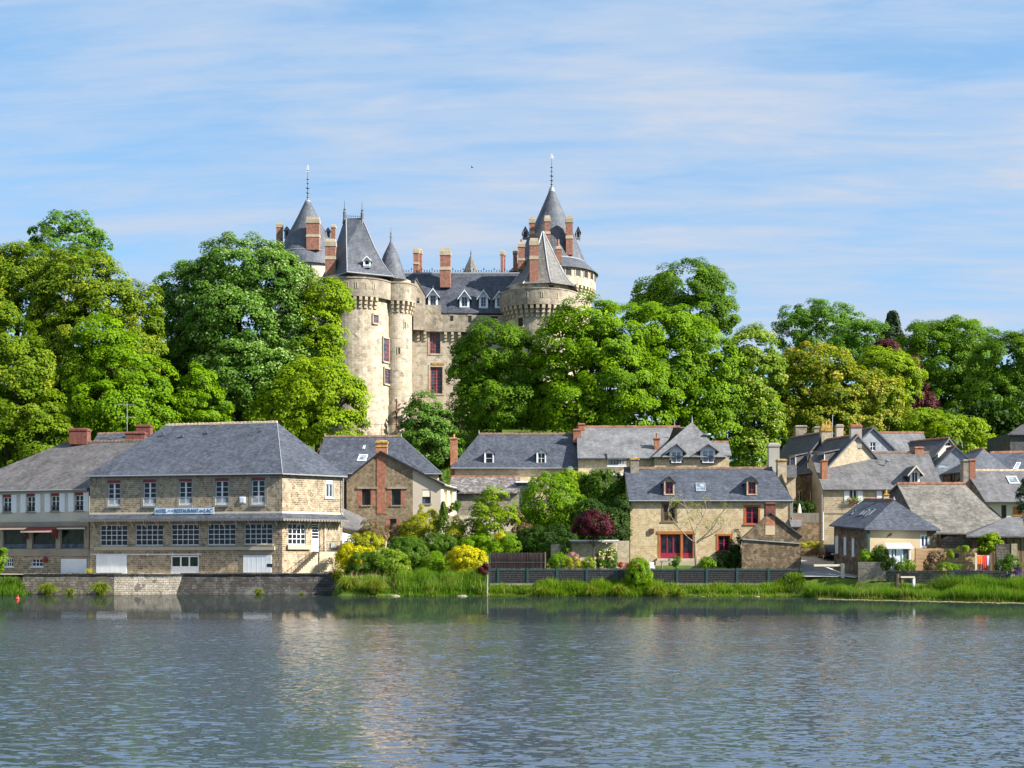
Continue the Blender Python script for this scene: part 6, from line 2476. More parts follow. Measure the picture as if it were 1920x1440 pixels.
def gable_shed():
 root = thing('stone_shed', 'small dark rubble gable shed with brick chimney at the end of the lakeside fence', 'shed', (X(1445, 124), 124, 1.6))
 Y = 122.6
 A, B = XY(1391, Y), XY(1501, Y)
 fr = Frame(A, B)
 zb = 1.2
 za, zl, zr_ = Z(961, Y), Z(1008, Y), Z(1004, Y)
 ua = fr.u_of(1444)
 mb = MB()
 wall_mb(mb, fr, zb, [(0, zl), (ua, za), (fr.L, zr_)])
 wall_mb(mb, Frame(B, B + Vector((1.3, 7))), zb, zr_)
 wall_mb(mb, Frame(A + Vector((1.3, 7)), A), zb, zl)
 mb.build('wall', M['shed_stone'], root)
 rf = MB()
 V0 = lambda u, z, y: Vector((fr.A.x + u, y, z))
 sl = (za - zl) / ua
 sr = (za - zr_) / (fr.L - ua)
 a0 = V0(-.35, zl - .35 * sl + .08, Y - .15)
 ap = V0(ua, za + .08, Y - .15)
 b0 = V0(fr.L + .15, zr_ - .15 * sr + .08, Y - .15)
 vb = Vector((1.35, 7.3, 0))
 rf.slab([a0, ap, ap + vb, a0 + vb], .12)
 rf.slab([ap, b0, b0 + vb, ap + vb], .12)
 rf.build('roof', M['slate_dark'], root)
 g = MB()
 zg0, zg1 = Z(1011.5, Y), Z(1019.5, Y)
 g.tube(fr.pt(.0, zg0, .08), fr.pt(fr.L, zg1, .08), .055, n=6)
 g.build('gutter', M['zinc'], root)
 s = MB()
 q = fr.rect((1434, 969, 1456, 1003))
 s.fbox(fr, q[0] + .05, q[1] - .15, q[2], q[3], -.1, .02)
 s.build('brick_patch', M['plaster_ochre'], root)
 s = MB()
 q = fr.rect((1436, 968, 1453, 985))
 s.fbox(fr, q[0], q[1], q[2], q[3], -.1, .03)
 s.build('brick_patch', M['brick_orange'], root)
 chimney(root, X(1443.5, Y + .5), Y + .52, 22 / F * Y - .15, .8, za - 1.1, Z(942.5, Y + .5), M['brick_dark'], M['brick_dark'], cap=.15)
 # little tiled lean-to on its right
 l = MB()
 p = [P(1483, 987, 129.6), P(1503, 987, 129.6), P(1503, 973, 131.0), P(1480, 973, 131.0)]
 l.slab(p, .08)
 lo = thing('tiled_lean_to', 'tiny lean-to with an orange ridge wedged between the cottage and the wooden fence', 'shed', (X(1492, 130), 130, 2.6))
 l.build('roof', M['slate_grey'], lo)
 ridge_tiles(lo, p[3], p[2], M['ridge_red'], .35, .12, .1)
 b = MB()
 b.box(X(1484, 129.8), X(1502, 129.8), 129.8, 130.95, 2.4, Z(987, 129.8))
 b.build('wall', M['shed_stone'], lo)


gable_shed()
# ------------------------------------------------------------------ houses on the right
def gable_house(root, R0, R1, wl, wr, hl, hr, zb, wallm, roofm, ridgem=None, ov=.25, th=.12, verge=True, holes=(), front_label=None, wallm_side=None):
 """R0 front ridge end, R1 back ridge end; left/right half widths and eave drops as seen from the front"""
 d = Vector((R1.x - R0.x, R1.y - R0.y))
 L = d.length
 d /= L
 s = Vector((d.y, -d.x))          # to the right when looking along d
 zr = R0.z

 def pt(a, b, z):                 # a along ridge from R0, b to the right
  q = Vector((R0.x, R0.y)) + d * a + s * b
  return Vector((q.x, q.y, z))
 zl, zrr = zr - hl, zr - hr
 fr = Frame(pt(0, -wl, 0).xy, pt(0, wr, 0).xy)
 mb = MB()
 rects = [fr.rect(h) for h in holes]
 wall_mb(mb, fr, zb, [(0, zl - .06), (wl, zr - .08), (wl + wr, zrr - .06)], rects, .2)
 mb.build('wall', M[wallm], root, label=front_label)
 mb = MB()
 wall_mb(mb, Frame(pt(L, -wl, 0).xy, pt(0, -wl, 0).xy), zb, zl - .06)
 wall_mb(mb, Frame(pt(0, wr, 0).xy, pt(L, wr, 0).xy), zb, zrr - .06)
 wall_mb(mb, Frame(pt(L, wr, 0).xy, pt(L, -wl, 0).xy), zb, [(0, zrr - .06), (wr, zr - .08), (wl + wr, zl - .06)])
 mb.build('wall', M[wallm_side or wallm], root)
 kl, kr = hl / wl, hr / wr
 rf = MB()
 rf.slab([pt(-ov, -wl - ov, zl - ov * kl), pt(-ov, 0, zr), pt(L + ov, 0, zr), pt(L + ov, -wl - ov, zl - ov * kl)], th)
 rf.slab([pt(-ov, 0, zr), pt(-ov, wr + ov, zrr - ov * kr), pt(L + ov, wr + ov, zrr - ov * kr), pt(L + ov, 0, zr)], th)
 rf.build('roof', M[roofm], root)
 if ridgem:
  ridge_tiles(root, pt(-ov, 0, zr), pt(L + ov, 0, zr), M[ridgem], .4, .15, .12)
 if verge:
  v = MB()
  for b0, b1, z0, z1 in ((0, -wl - ov, zr, zl - ov * kl), (0, wr + ov, zr, zrr - ov * kr)):
   p, q = pt(-ov - .04, b0, z0 + .03), pt(-ov - .04, b1, z1 + .03)
   e = pt(-ov, b0, z0 + .03), pt(-ov, b1, z1 + .03)
   dn = Vector((0, 0, -.22))
   v.hexa([p + dn, q + dn, e[1] + dn, e[0] + dn, p, q, e[1], e[0]])
  v.build('verge_board', M['lead_dark'], root)
 gutter(root, [pt(-ov, -wl - ov, zl - ov * kl - .05), pt(L, -wl - ov, zl - ov * kl - .05)], 'lead_dark')
 gutter(root, [pt(-ov, wr + ov, zrr - ov * kr - .05), pt(L, wr + ov, zrr - ov * kr - .05)], 'lead_dark')
 return pt, fr, rects


def shuttered_house():
 root = thing('shuttered_house', 'block stone house with white shutters, flower box and one white dormer on its roof', 'house', (X(1610, 142), 142, 3.5))
 Y = 141
 A, B = XY(1544, Y), XY(1764, Y)
 fr = Frame(A, B)
 ze = Z(915.5, Y)
 zb = 2.2
 w1, w2 = fr.rect((1592.5, 917.5, 1607, 936)), fr.rect((1653.5, 918, 1666, 936))
 mb = MB()
 wall_mb(mb, fr, zb, ze, [w1, w2], .2)
 zr = Z(848.5, 147)
 wall_mb(mb, Frame(A + Vector((0, 12)), A), zb, [(0, ze), (6, zr - .1), (12, ze)])
 wall_mb(mb, Frame(B, B + Vector((0, 12))), zb, [(0, ze), (6, zr - .1), (12, ze)])
 mb.build('wall', M['block_stone'], root)
 sc = MB()
 sc.fbox(fr, .01, fr.L, Z(963, Y), Z(961, Y), -.1, .05)
 sc.build('string_course', M['concrete'], root)
 for r in (w1, w2):
  window(root, fr, (r[0], r[1], r[2], r[3]), 2, 1, M['white'], M['glass_dark'], .09, .06, .1, mid=.14, sill=M['concrete'])
  shutter(root, fr, r[0] - .55, r[0] - .04, r[2] - .55, r[3])
  shutter(root, fr, r[1] + .04, r[1] + .6, r[2] - .55, r[3])
 e0, e1 = Vector((A.x - .15, Y - .3, ze - .12)), Vector((B.x + .3, Y - .3, ze - .12))
 t0, t1 = Vector((A.x - .1, 147, zr)), PZ(1741, 147, zr)
 b0, b1 = Vector((A.x - .15, 153.2, ze - .12)), Vector((B.x + .3, 153.2, ze - .12))
 rf = MB()
 rf.slab([e0, e1, t1, t0], .13)
 rf.slab([t0, t1, b1, b0], .13)
 rf.slab([e1, b1, t1], .13)
 rf.build('roof', M['slate_grey'], root)
 ridge_tiles(root, t0, t1, M['ridge_brown'], .5)
 gutter(root, [e0 - Vector((0, 0, .05)), e1 - Vector((0, 0, .05))], 'lead_dark')
 dormer(root, 1706, 1724.5, 873, 884, 906.5, Y + .35, 3.6, M['white'], M['slate_dark'], M['white'], M['glass_dark'], 2, 1, barge=M['cream_wood'], over=.35, wall_in=.2)
 chimney(root, X(1545.5, 142.6), 142.8, .6, .9, ze - .3, Z(862, 142.6), M['brick_orange'], M['brick_orange'], cap=.15)
 chimney(root, X(1722, 147), 147, .95, .7, zr - .6, Z(838, 147), M['brick_orange'], M['brick_orange'], cap=.15)
 pipe(root, 1541, Y - .1, 916, 1013, 'zinc', .06)
 pipe(root, 1543.2, Y - .12, 960, 1013, 'white_cool', .05)
 a = MB()
 xa = X(1654, 143)
 a.tube((xa, 143, Z(905, 143)), (xa, 143, Z(895, 143)), .02, n=4)
 a.tube((xa - .9, 143, Z(896.5, 143)), (xa + .1, 143, Z(896.5, 143)), .02, n=4)
 a.build('aerial', M['zinc'], root)
 vp = MB()
 c = P(1661.5, 866, 144.6)
 vp.tube(c - Vector((0, 0, .3)), c + Vector((0, 0, .25)), .09, n=6)
 vp.tube(c + Vector((0, 0, .2)), c + Vector((.3, -.1, .05)), .1, .12, 6)
 vp.build('vent_pipe', M['zinc'], root)
 # flower box
 fb = thing('flower_box', 'window box of trailing flowers under the shuttered window', 'flower box', fr.pt(w1[0] + .4, w1[2] - .35, .2))
 b = MB()
 b.fbox(fr, w1[0] - .05, w1[1] + .05, w1[2] - .34, w1[2] - .14, .06, .3)
 b.build('planter', M['brown_wood'], fb)
 n = 420
 c = np.array(fr.pt((w1[0] + w1[1]) / 2, w1[2] - .1, .2)) - np.array(LOC[fb])
 pos = RNG.normal(size=(n, 3)) * np.array([.42, .08, .16]) + c
 link_mesh('leaves', leaf_mesh('leaves', pos, unit(n) + np.array([0, -.4, .5]), np.full(n, .11), RNG.random(n) * .8, M['lf_bright']), fb)
 pos = RNG.normal(size=(90, 3)) * np.array([.35, .06, .14]) + c + np.array([-.15, -.12, -.05])
 link_mesh('flowers', leaf_mesh('flowers', pos, unit(90) + np.array([0, -.8, .3]), np.full(90, .1), RNG.random(90), M['lf_pink']), fb)


shuttered_house()


def street_gable():
 root = thing('street_gable_house', 'tall street house with pale rubble gable, three roof dormers and capped stone chimneys', 'house', (X(1580, 148), 148, 4))
 R0 = P(1606, 815.5, 145.3)
 d = Vector((-.30, .954))
 R1 = Vector((R0.x + d.x * 6.6, R0.y + d.y * 6.6, R0.z))
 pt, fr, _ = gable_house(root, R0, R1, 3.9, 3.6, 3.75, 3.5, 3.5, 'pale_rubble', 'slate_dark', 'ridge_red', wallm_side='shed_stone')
 chimney(root, R0.x + .0, R0.y + .45, 22 / F * 145 - .12, .9, R0.z - 1.4, Z(795.5, 145.3), M['plaster_grey'], M['brick'], cap=.35)
 # back range a little higher
 r2 = thing('upper_street_house', 'dark roofed house up the street behind the pale gable, with lichen-topped chimney', 'house', (X(1520, 156), 156, 5))
 Q0 = pt(6.8, .1, 0)
 Q0.z = Z(811, 152.3)
 Q1 = Vector((Q0.x + d.x * 7.5, Q0.y + d.y * 7.5, Q0.z))
 pt2, fr2, _ = gable_house(r2, Q0, Q1, 3.7, 3.6, 4.3, 4.0, 4, 'shed_stone', 'slate_dark', 'ridge_brown')
 c = pt(5.9, 0, 0)
 chimney(r2, X(1548.5, 151.6), 151.6, 21 / F * 152 - .1, .95, R0.z - 1.0, Z(797, 151.6), M['pale_rubble'], M['lichen_cap'], cap=.75, pots=3, potmat=M['lichen_cap'])
 chimney(r2, X(1573.5, 154), 154, .8, .8, R0.z - 1, Z(796, 154), M['plaster_pink'], M['concrete'], cap=.3)
 chimney(r2, X(1501, 158.5), 158.5, 1.3, .9, Q0.z - 2.5, Z(798, 158.5), M['grey_stone'], M['grey_stone'], cap=.2)
 chimney(r2, X(1531.5, 158), 158, .75, .9, Q0.z - 1, Z(800, 158), M['grey_stone'], M['grey_stone'], cap=.2)
 an = MB()
 an.tube((X(1561, 152), 152, R0.z - .5), (X(1561, 152), 152, Z(778, 152)), .025, n=4)
 an.build('aerial', M['white_cool'], r2)
 # dormers on the street side: lean boxes with their sides to the lake
 ze = R0.z - 3.75
 for a, wd, hgt, lab in ((.7, 1.5, 1.75, 'red'), (3.2, 1.1, 1.75, 'white'), (6.9, 1.3, 1.9, 'grey')):
  m = MB()
  x0, x1 = -3.45, -1.2
  p = lambda aa, bb, z: pt(aa, bb, z)
  zf = ze + .35
  m.hexa([p(a, x0, zf), p(a, x1, zf), p(a + wd, x1, zf), p(a + wd, x0, zf), p(a, x0, zf + hgt - .25), p(a, x1, zf + hgt + .25), p(a + wd, x1, zf + hgt + .25), p(a + wd, x0, zf + hgt - .25)])
  dm = m.build('dormer', M['slate_dark'] if lab != 'white' else M['slate_hung'], root)
  m = MB()
  m.slab([p(a - .2, x0 - .25, zf + hgt - .28), p(a - .2, x1 + .4, zf + hgt + .34), p(a + wd + .2, x1 + .4, zf + hgt + .34), p(a + wd + .2, x0 - .25, zf + hgt - .28)], .1)
  m.build('dormer_roof', M['slate_grey'], dm)
  ridge_tiles(dm, p(a - .2, x1 + .3, zf + hgt + .3), p(a + wd + .2, x1 + .3, zf + hgt + .3), M['ridge_red'], .35, .12, .08)
  m = MB()
  f = Frame(p(a + wd, x0, 0).xy, p(a, x0, 0).xy)
  m.fbox(f, .0, f.L, zf, zf + hgt - .3, .0, .06)
  m.fbox(f, .14, f.L - .14, zf + .15, zf + hgt - .45, .06, .07, 1)
  m.build('window', [M['white'], M['glass_blue']], dm)
 # windows in the street wall
 f = Frame(pt(6.6, -3.9, 0).xy, pt(0, -3.9, 0).xy)
 for (u, z0, z1, w) in ((.9, 8.2, 10.8, .75), (3.6, 8.0, 10.6, .6), (5.2, 8.0, 10.6, .6), (5.3, 5.0, 6.6, .5), (3.6, 4.4, 6.2, .5)):
  m = MB()
  m.fbox(f, u - .12, u + w + .12, z0 - .12, z1 + .2, .0, .03)
  m.fbox(f, u, u + w, z0, z1, .03, .045, 1)
  m.fbox(f, u + w * .42, u + w * .58, z0, z1, .045, .055, 2)
  m.build('window', [M['concrete'], M['glass_dark'], M['white']], root)
 pb = MB()
 pb.tube(pt(2.6, -3.98, 3), pt(2.6, -3.98, ze - .1), .05, n=6)
 pb.tube(pt(.1, -4.02, 3), pt(.1, -4.02, ze - .1), .05, n=6)
 pb.build('drain_pipe', M['rust'], root)


street_gable()


def slate_gable():
 root = thing('slate_hung_house', 'house with pale blue slate-hung gable and one small window, behind the pale rubble gable', 'house', (X(1640, 155), 155, 6))
 R0 = P(1636.5, 801.5, 152.5)
 R1 = Vector((R0.x - .8, 158.5, R0.z))
 pt, fr, rc = gable_house(root, R0, R1, 3.2, 3.5, 2.9, 3.25, 6, 'slate_hung', 'slate_dark', 'ridge_brown', ov=.18, holes=[(1631, 829, 1642, 845)])
 window(root, fr, rc[0], 2, 2, M['white'], M['glass_dark'], .07, .05, .1)
 r2 = thing('long_slate_roof_house', 'pale slate roof with an orange ridge behind the slate-hung gable', 'house', (X(1695, 160), 160, 7))
 e = [PZ(1640, 157.5, Z(850, 157.5)), PZ(1744, 157.5, Z(850, 157.5)), PZ(1732, 162, Z(811.5, 162)), PZ(1640, 162, Z(811.5, 162))]
 m = MB()
 m.slab(e, .12)
 m.slab([e[3], e[2], e[2] + Vector((.5, 4.5, -2.4)), e[3] + Vector((0, 4.5, -2.4))], .12)
 m.build('roof', M['slate_light'], r2)
 m = MB()
 m.box(e[0].x + .2, X(1736, 158), 158, 166, 6, e[0].z - .05)
 wall_mb(m, Frame((X(1736, 158) + .01, 158), (X(1736, 158) + .01, 166.2)), e[0].z - .1, [(0, e[0].z - .1), (4.1, e[2].z - .2), (8.2, e[0].z - .1)])
 m.build('wall', M['plaster_warm'], r2)
 ridge_tiles(r2, e[3], e[2], M['ridge_red'], .42)


slate_gable()


def turned_gables():
 root = thing('turned_gable_house', 'dark roofed house set at an angle, red ridge and attic window in its plaster gable', 'house', (X(1755, 156), 156, 6))
 R0 = P(1778, 821.5, 155)
 R1 = P(1709, 826, 159.6)
 R1.z = R0.z
 pt, fr, rc = gable_house(root, R0, R1, 2.9, 2.6, 2.5, 2.3, 6, 'plaster_warm', 'slate_dark', 'ridge_red', ov=.15, holes=[(1772, 829.5, 1782, 836)])
 window(root, fr, rc[0], 2, 1, M['brown_wood'], M['glass_dark'], .06, .05, .1)
 pr = MB()
 a, b, c = P(1783, 823.5, 156), P(1803, 827, 155.2), P(1805, 840, 155)
 for p, q in ((a, b), (b, c), (a - Vector((0, 0, .4)), b - Vector((0, 0, .5))), (a.lerp(b, .5), a.lerp(b, .5) - Vector((0, 0, .5)))):
  pr.tube(p, q, .03, n=4)
 pr.build('roof_railing', M['zinc'], root)
 r2 = thing('low_gable_house', 'lower gabled roof tucked in front of the angled house, one slope dark and one pale', 'house', (X(1785, 151), 151, 6))
 Q0 = P(1791, 836.5, 150)
 Q1 = P(1776, 838.5, 153.6)
 Q1.z = Q0.z
 gable_house(r2, Q0, Q1, 2.35, 1.9, 2.45, 1.7, 6, 'slate_hung', 'slate_dark', 'ridge_red', ov=.12)
 m = MB()
 c = P(1768.5, 878, 148.5)
 m.slab([c + Vector(v) for v in ((-.5, -.4, 0), (.6, -.4, .1), (.6, .5, .45), (-.5, .5, .3))], .06)
 m.build('skylight', M['glass_sky'], r2)


turned_gables()


def hip_and_stack():
 root = thing('hip_roofed_cottage', 'hip-roofed cottage with dark left and pale right slope, behind the stone and brick stack', 'house', (X(1825, 149), 149, 5))
 C0, Lb, Rr = P(1806, 884.5, 145.6), P(1762, 885.5, 150.2), P(1904, 881, 150.0)
 z = C0.z
 Lb.z = Rr.z = z
 T0, T1 = P(1844, 841.5, 151), P(1819, 842.5, 154)
 T1.z = T0.z
 Bk = Vector((T1.x + 4, 158, z))
 m = MB()
 for q in ([Lb, C0, T0, T1], [C0, Rr, T0], [Rr, Bk, T1, T0], [Bk, Lb, T1]):
  m.slab(q, .12)
 m.build('roof', M['slate_blue'], root)
 ridge_tiles(root, T1, T0, M['ridge_red'], .4)
 m = MB()
 f = Frame((Lb.xy * .93 + C0.xy * .07) + Vector((.25, .2)), C0.xy + Vector((.1, .35)))
 o = f.rect((1781, 889, 1792, 906))
 wall_mb(m, f, 5, z - .08, [o], .2)
 wall_mb(m, Frame(f.B, Rr.xy + Vector((-.3, .2))), 5, z - .08)
 m.build('wall', M['shed_stone'], root)
 window(root, f, o, 2, 1, M['brown_wood'], M['glass_dark'], .07, .05, .15)
 # house with the stack and the roof window
 r2 = thing('skylit_house', 'slate house at the right edge with large roof window and half brick, half stone stack', 'house', (X(1870, 138), 138, 4))
 ze, zr = Z(940.5, 135), Z(882.5, 140.5)
 e0, e1 = PZ(1848, 135, ze), PZ(1990, 135, ze)
 t0, t1 = PZ(1810, 140.5, zr), PZ(1990, 140.5, zr)
 m = MB()
 m.slab([e0, e1, t1, t0], .13)
 b0, b1 = Vector((t0.x - 1.8, 146, ze)), Vector((t1.x, 146, ze))
 m.slab([t0, t1, b1, b0], .13)
 m.build('roof', M['slate_grey'], r2)
 ridge_tiles(r2, t0 + Vector((1.0, 0, 0)), t1, M['ridge_pale'], .5)
 gutter(r2, [e0 - Vector((0, 0, .05)), e1 - Vector((0, 0, .05))], 'lead_dark')
 m = MB()
 off = Vector((.25, 0, 0))
 m.poly([e0 + off - Vector((0, 0, 6)), e0 + off - Vector((0, 0, .15)), t0 + off - Vector((0, 0, .15)), b0 + off - Vector((0, 0, .15)), b0 + off - Vector((0, 0, 6))])
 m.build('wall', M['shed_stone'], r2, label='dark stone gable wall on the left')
 f = Frame(XY(1852, 135.6), XY(1990, 135.6))
 o = f.rect((1877.5, 947, 1887.5, 975))
 m = MB()
 wall_mb(m, f, 3, ze - .1, [o], .25)
 m.build('wall', M['plaster_warm'], r2)
 m = MB()
 m.fbox(f, o[0], o[1], o[2], o[3], -.24, -.2)
 m.build('door', M['black'], r2)
 q = f.rect((1899, 950, 1917, 968))
 m = MB()
 for k in range(4):
  w = (q[1] - q[0]) / 4
  m.fbox(f, q[0] + w * k + .01, q[0] + w * (k + 1) - .01, q[2], q[3], .02, .06)
 m.build('timber_gate', M['orange_wood'], r2)
 skylight(r2, [(1893, 907.5), (1912, 907.5), (1905, 894), (1886, 894)], [e0, e1, t1], M['white_cool'], M['glass_sky'])
 Yc = 139.6
 chimney(r2, X(1809.5, Yc), Yc, 12 / F * Yc, 1.0, ze, Z(862, Yc), M['grey_stone'], M['grey_stone'], cap=.2, label='stone half of the stack')
 chimney(r2, X(1820.5, Yc), Yc - .02, 11 / F * Yc, 1.04, ze + .5, Z(861, Yc), M['brick'], M['brick'], cap=.2, label='brick half of the stack')
 # dark building and the red-ridged roof behind
 r3 = thing('black_barn', 'black slate-clad building rising at the right edge above the roofs', 'barn', (X(1912, 168), 168, 8))
 m = MB()
 m.box(X(1894, 166), X(1990, 166), 166, 174, 6, Z(812, 166))
 m.build('wall', M['slate_dark'], r3)
 m = MB()
 m.slab([PZ(1890, 165.6, Z(814, 165.6)), PZ(2000, 165.6, Z(814, 165.6)), PZ(2000, 170, Z(792, 170)), PZ(1916, 170, Z(796, 170))], .12)
 m.slab([PZ(1890, 165.6, Z(814, 165.6)), PZ(1916, 170, Z(796, 170)), PZ(1890, 174.5, Z(812, 174))], .12)
 m.build('roof', M['slate_dark'], r3)
 r4 = thing('red_ridged_house', 'slate roof with a red ridge and a roof window just below the black building', 'house', (X(1890, 156), 156, 6))
 m = MB()
 q = [PZ(1868, 152, Z(884, 152)), PZ(1990, 152, Z(884, 152)), PZ(1990, 157, Z(846, 157)), PZ(1856, 157, Z(849, 157))]
 m.slab(q, .12)
 m.slab([q[3], q[2], q[2] + Vector((0, 5, -2.2)), q[3] + Vector((-.5, 5, -2.2))], .12)
 m.build('roof', M['slate_blue'], r4)
 ridge_tiles(r4, q[3], q[2], M['ridge_red'], .4)
 m = MB()
 m.box(q[0].x + .3, q[1].x, 152.5, 161.5, 5, q[0].z - .05)
 m.build('wall', M['plaster_ochre'], r4)
 skylight(r4, [(1899, 880), (1908, 880), (1914, 868), (1906, 868)], [q[0], q[1], q[2]], M['white_cool'], M['glass_sky'])


hip_and_stack()


def barn():
 root = thing('barn', 'long barn with a broad mottled grey slate roof and an orange tiled ridge', 'barn', (X(1790, 128), 128, 2.5))
 R0, R1 = P(1682, 907, 131.5), P(1808, 907.5, 131.5)
 R1.z = R0.z
 E0, E1 = P(1733, 999, 124.3), P(1912, 999, 124.3)
 B0, B1 = Vector((R0.x - 3.2, 138.5, E0.z + .5)), Vector((R1.x + 1.5, 138.5, E0.z + .5))
 m = MB()
 # sagging roof in strips
 for i in range(8):
  a, b = i / 8, (i + 1) / 8
  q = []
  for t in (a, b):
   lo = E0.lerp(E1, t)
   hi = R0.lerp(R1, t)
   q.append((lo, hi))
  mid0 = q[0][0].lerp(q[0][1], .5) - Vector((0, 0, .16))
  mid1 = q[1][0].lerp(q[1][1], .5) - Vector((0, 0, .16))
  m.slab([q[0][0], q[1][0], mid1, mid0], .14)
  m.slab([mid0, mid1, q[1][1], q[0][1]], .14)
 m.slab([R0, R1, B1, B0], .14)
 m.slab([R1, E1, E1 + Vector((1.5, 6, .2)), B1], .14)
 m.build('roof', M['slate_barn'], root)
 ridge_tiles(root, R0, R1, M['ridge_red'], .42)
 w = MB()
 o = Vector((.25, 0, 0))
 d = Vector((0, 0, -.16))
 w.poly([B0 + o + d - Vector((0, 0, 5)), E0 + o + d - Vector((0, 0, 5)), E0 + o + d, R0 + o + d, B0 + o + d])
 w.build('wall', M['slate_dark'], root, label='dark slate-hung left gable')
 w = MB()
 f = Frame((E0.x + .3, 124.9), (E1.x - .2, 124.9))
 wall_mb(w, f, 1.5, E0.z - .75)
 w.build('wall', M['shed_stone'], root)
 for k in range(8):
  p = MB()
  u = f.L * k / 7
  p.fbox(f, max(0, u - .07), min(f.L, u + .07), E0.z - .75, E0.z - .1, -.1, .05)
  p.build('eave_post', M['grey_wood'], root)


barn()


def corner_cottage():
 root = thing('corner_cottage', 'small hip-roofed cottage with three white shutters, plaster front and glazed white porch', 'house', (X(1650, 120), 120, 1.7))
 Lp, C0, R = P(1554.5, 984.5, 124.5), P(1621, 990.8, 117.6), P(1763, 992.3, 118.3)
 T0, T1 = P(1676, 937.5, 121.8), P(1621, 936, 127)
 Bk = Vector((R.x + 1.2, 127.5, R.z))
 B2 = Vector((T1.x + 1.5, 132, Lp.z))
 m = MB()
 for q in ([Lp, C0, T0, T1], [C0, R, T0]):
  m.slab(q, .12)
 m.slab([R, Bk, T0], .12)
 m.slab([Bk, B2, T1, T0], .12)
 m.slab([B2, Lp, T1], .12)
 m.build('roof', M['slate_blue'], root)
 ridge_tiles(root, T1, T0, M['ridge_red'], .4, .13, .1)
 tp = MB()
 tp.tube(T0, T0 + Vector((0, 0, .3)), .14, .03, 6)
 tp.build('finial', M['lead'], root)
 for q in ([(1608, 969), (1618, 966), (1632, 955), (1623, 956)], [(1620, 971), (1630, 966), (1642, 955), (1634, 955)], [(1593, 966), (1597, 965), (1606, 957), (1602, 958)]):
  skylight(root, q, [Lp, C0, T0], M['lead_dark'], M['glass_blue'])
 ins = Vector((.30, .32))
 A = Lp.xy + Vector((.45, -.05))
 Cc = C0.xy + Vector((.22, .35))
 Rr = R.xy + Vector((-.25, .35))
 f = Frame(A, Cc)
 zt0, zt1 = Lp.z - .1, C0.z - .1
 holes = [f.rect(r) for r in ((1565, 1004, 1571.5, 1038), (1581, 1006.5, 1586.5, 1041), (1596, 1009, 1601.5, 1044))]
 m = MB()
 wall_mb(m, f, 1.0, [(0, zt0), (f.L, zt1)], holes, .12)
 m.build('wall', M['shed_stone'], root)
 for h in holes:
  s = MB()
  s.fbox(f, h[0], (h[0] + h[1]) / 2 - .01, h[2], h[3], -.1, -.04)
  s.fbox(f, (h[0] + h[1]) / 2 + .01, h[1], h[2], h[3], -.1, -.04)
  s.build('shutter', M['white_cool'], root)
  s = MB()
  s.fbox(f, h[0] - .12, h[1] + .12, h[3] + .002, h[3] + .2, -.1, .03)
  s.fbox(f, h[0] - .12, h[1] + .12, h[2] - .14, h[2] - .002, -.1, .05)
  s.build('window_surround', M['brick'], root)
 f = Frame(Cc, Rr)
 w = f.rect((1725.5, 1002.5, 1742, 1026.5))
 m = MB()
 wall_mb(m, f, 1.0, zt1, [w], .15)
 m.build('wall', M['plaster_ochre'], root, label='ochre plaster front')
 window(root, f, w, 2, 1, M['white'], M['glass_blue'], .13, .1, .04, mid=.12)
 q = MB()
 for k in range(7):
  z0 = 1.2 + k * .68
  wd = .55 if k % 2 else .85
  q.fbox(f, f.L - wd, f.L + .012, z0, z0 + .66, -.2, .015)
 q.build('quoins', M['shed_stone'], root)
 m = MB()
 wall_mb(m, Frame(Rr, Bk.xy), 1.0, R.z - .1)
 m.build('wall', M['shed_stone'], root)
 dp = MB()
 dp.fbox(f, .05, .28, 1.6, zt1 - .05, .02, .2)
 dp.build('drain_pipe', M['green_metal'], root)
 gutter(root, [C0 - Vector((0, .05, .1)), R - Vector((0, .05, .1))], 'lead_dark', .06)
 Yc = 123.5
 chimney(root, X(1661, Yc), Yc, .46, .46, T0.z - .8, Z(926, Yc), M['plaster_ochre'], M['lichen_cap'], cap=.12, pots=1, potmat=M['lichen_cap'])
 # wall lizard ornament
 z = MB()
 lz = lambda px, py: f.pt(f.u_of(px), Z(py, 118), .04)
 path = [(1662.5, 1008.5), (1664.5, 1005), (1667, 1004.2), (1669, 1003.2), (1670.5, 1001.5), (1671.5, 1000)]
 for (a, b), r0, r1 in zip(zip(path, path[1:]), (.015, .03, .055, .06, .045), (.03, .055, .06, .045, .05)):
  z.tube(lz(*a), lz(*b), r0, r1, 6)
 for a, b in (((1667, 1004.2), (1665.5, 1002)), ((1667, 1004.2), (1668.2, 1006.5)), ((1670, 1002), (1672.5, 1003.6)), ((1670, 1002), (1668, 1000.2))):
  z.tube(lz(*a), lz(*b), .022, .014, 5)
 z.build('lizard_ornament', M['brown_wood'], root)
 # porch
 pf = Frame(XY(1668, 115.9), XY(1709, 115.9))
 zp0, zp1 = Z(1027.5, 115.9), Z(1018, 117.8)
 m = MB()
 m.slab([PZ(1664, 115.6, zp0), PZ(1713, 115.6, zp0), PZ(1706, 117.9, zp1), PZ(1660, 117.9, zp1)], .06)
 pr = m.build('porch_roof', M['white_cool'], root)
 m = MB()
 for px in (1668, 1676, 1692, 1706):
  m.box(X(px, 115.9) - .05, X(px, 115.9) + .05, 115.85, 115.95, 1.5, zp0 - .02)
 m.box(X(1668, 115.9), X(1707, 115.9), 115.84, 115.96, zp0 - .12, zp0 - .03)
 m.build('porch_frame', M['white'], root)
 m = MB()
 m.fbox(pf, pf.u_of(1669), pf.u_of(1692), 1.5, zp0 - .15, -.06, -.0)
 dr = m.build('door', M['white_cool'], root)
 m = MB()
 m.fbox(pf, pf.u_of(1673), pf.u_of(1680), Z(1043, 116), Z(1030, 116), .005, .02)
 m.fbox(pf, pf.u_of(1693), pf.u_of(1704), Z(1062, 116), Z(1030, 116), -.05, -.03)
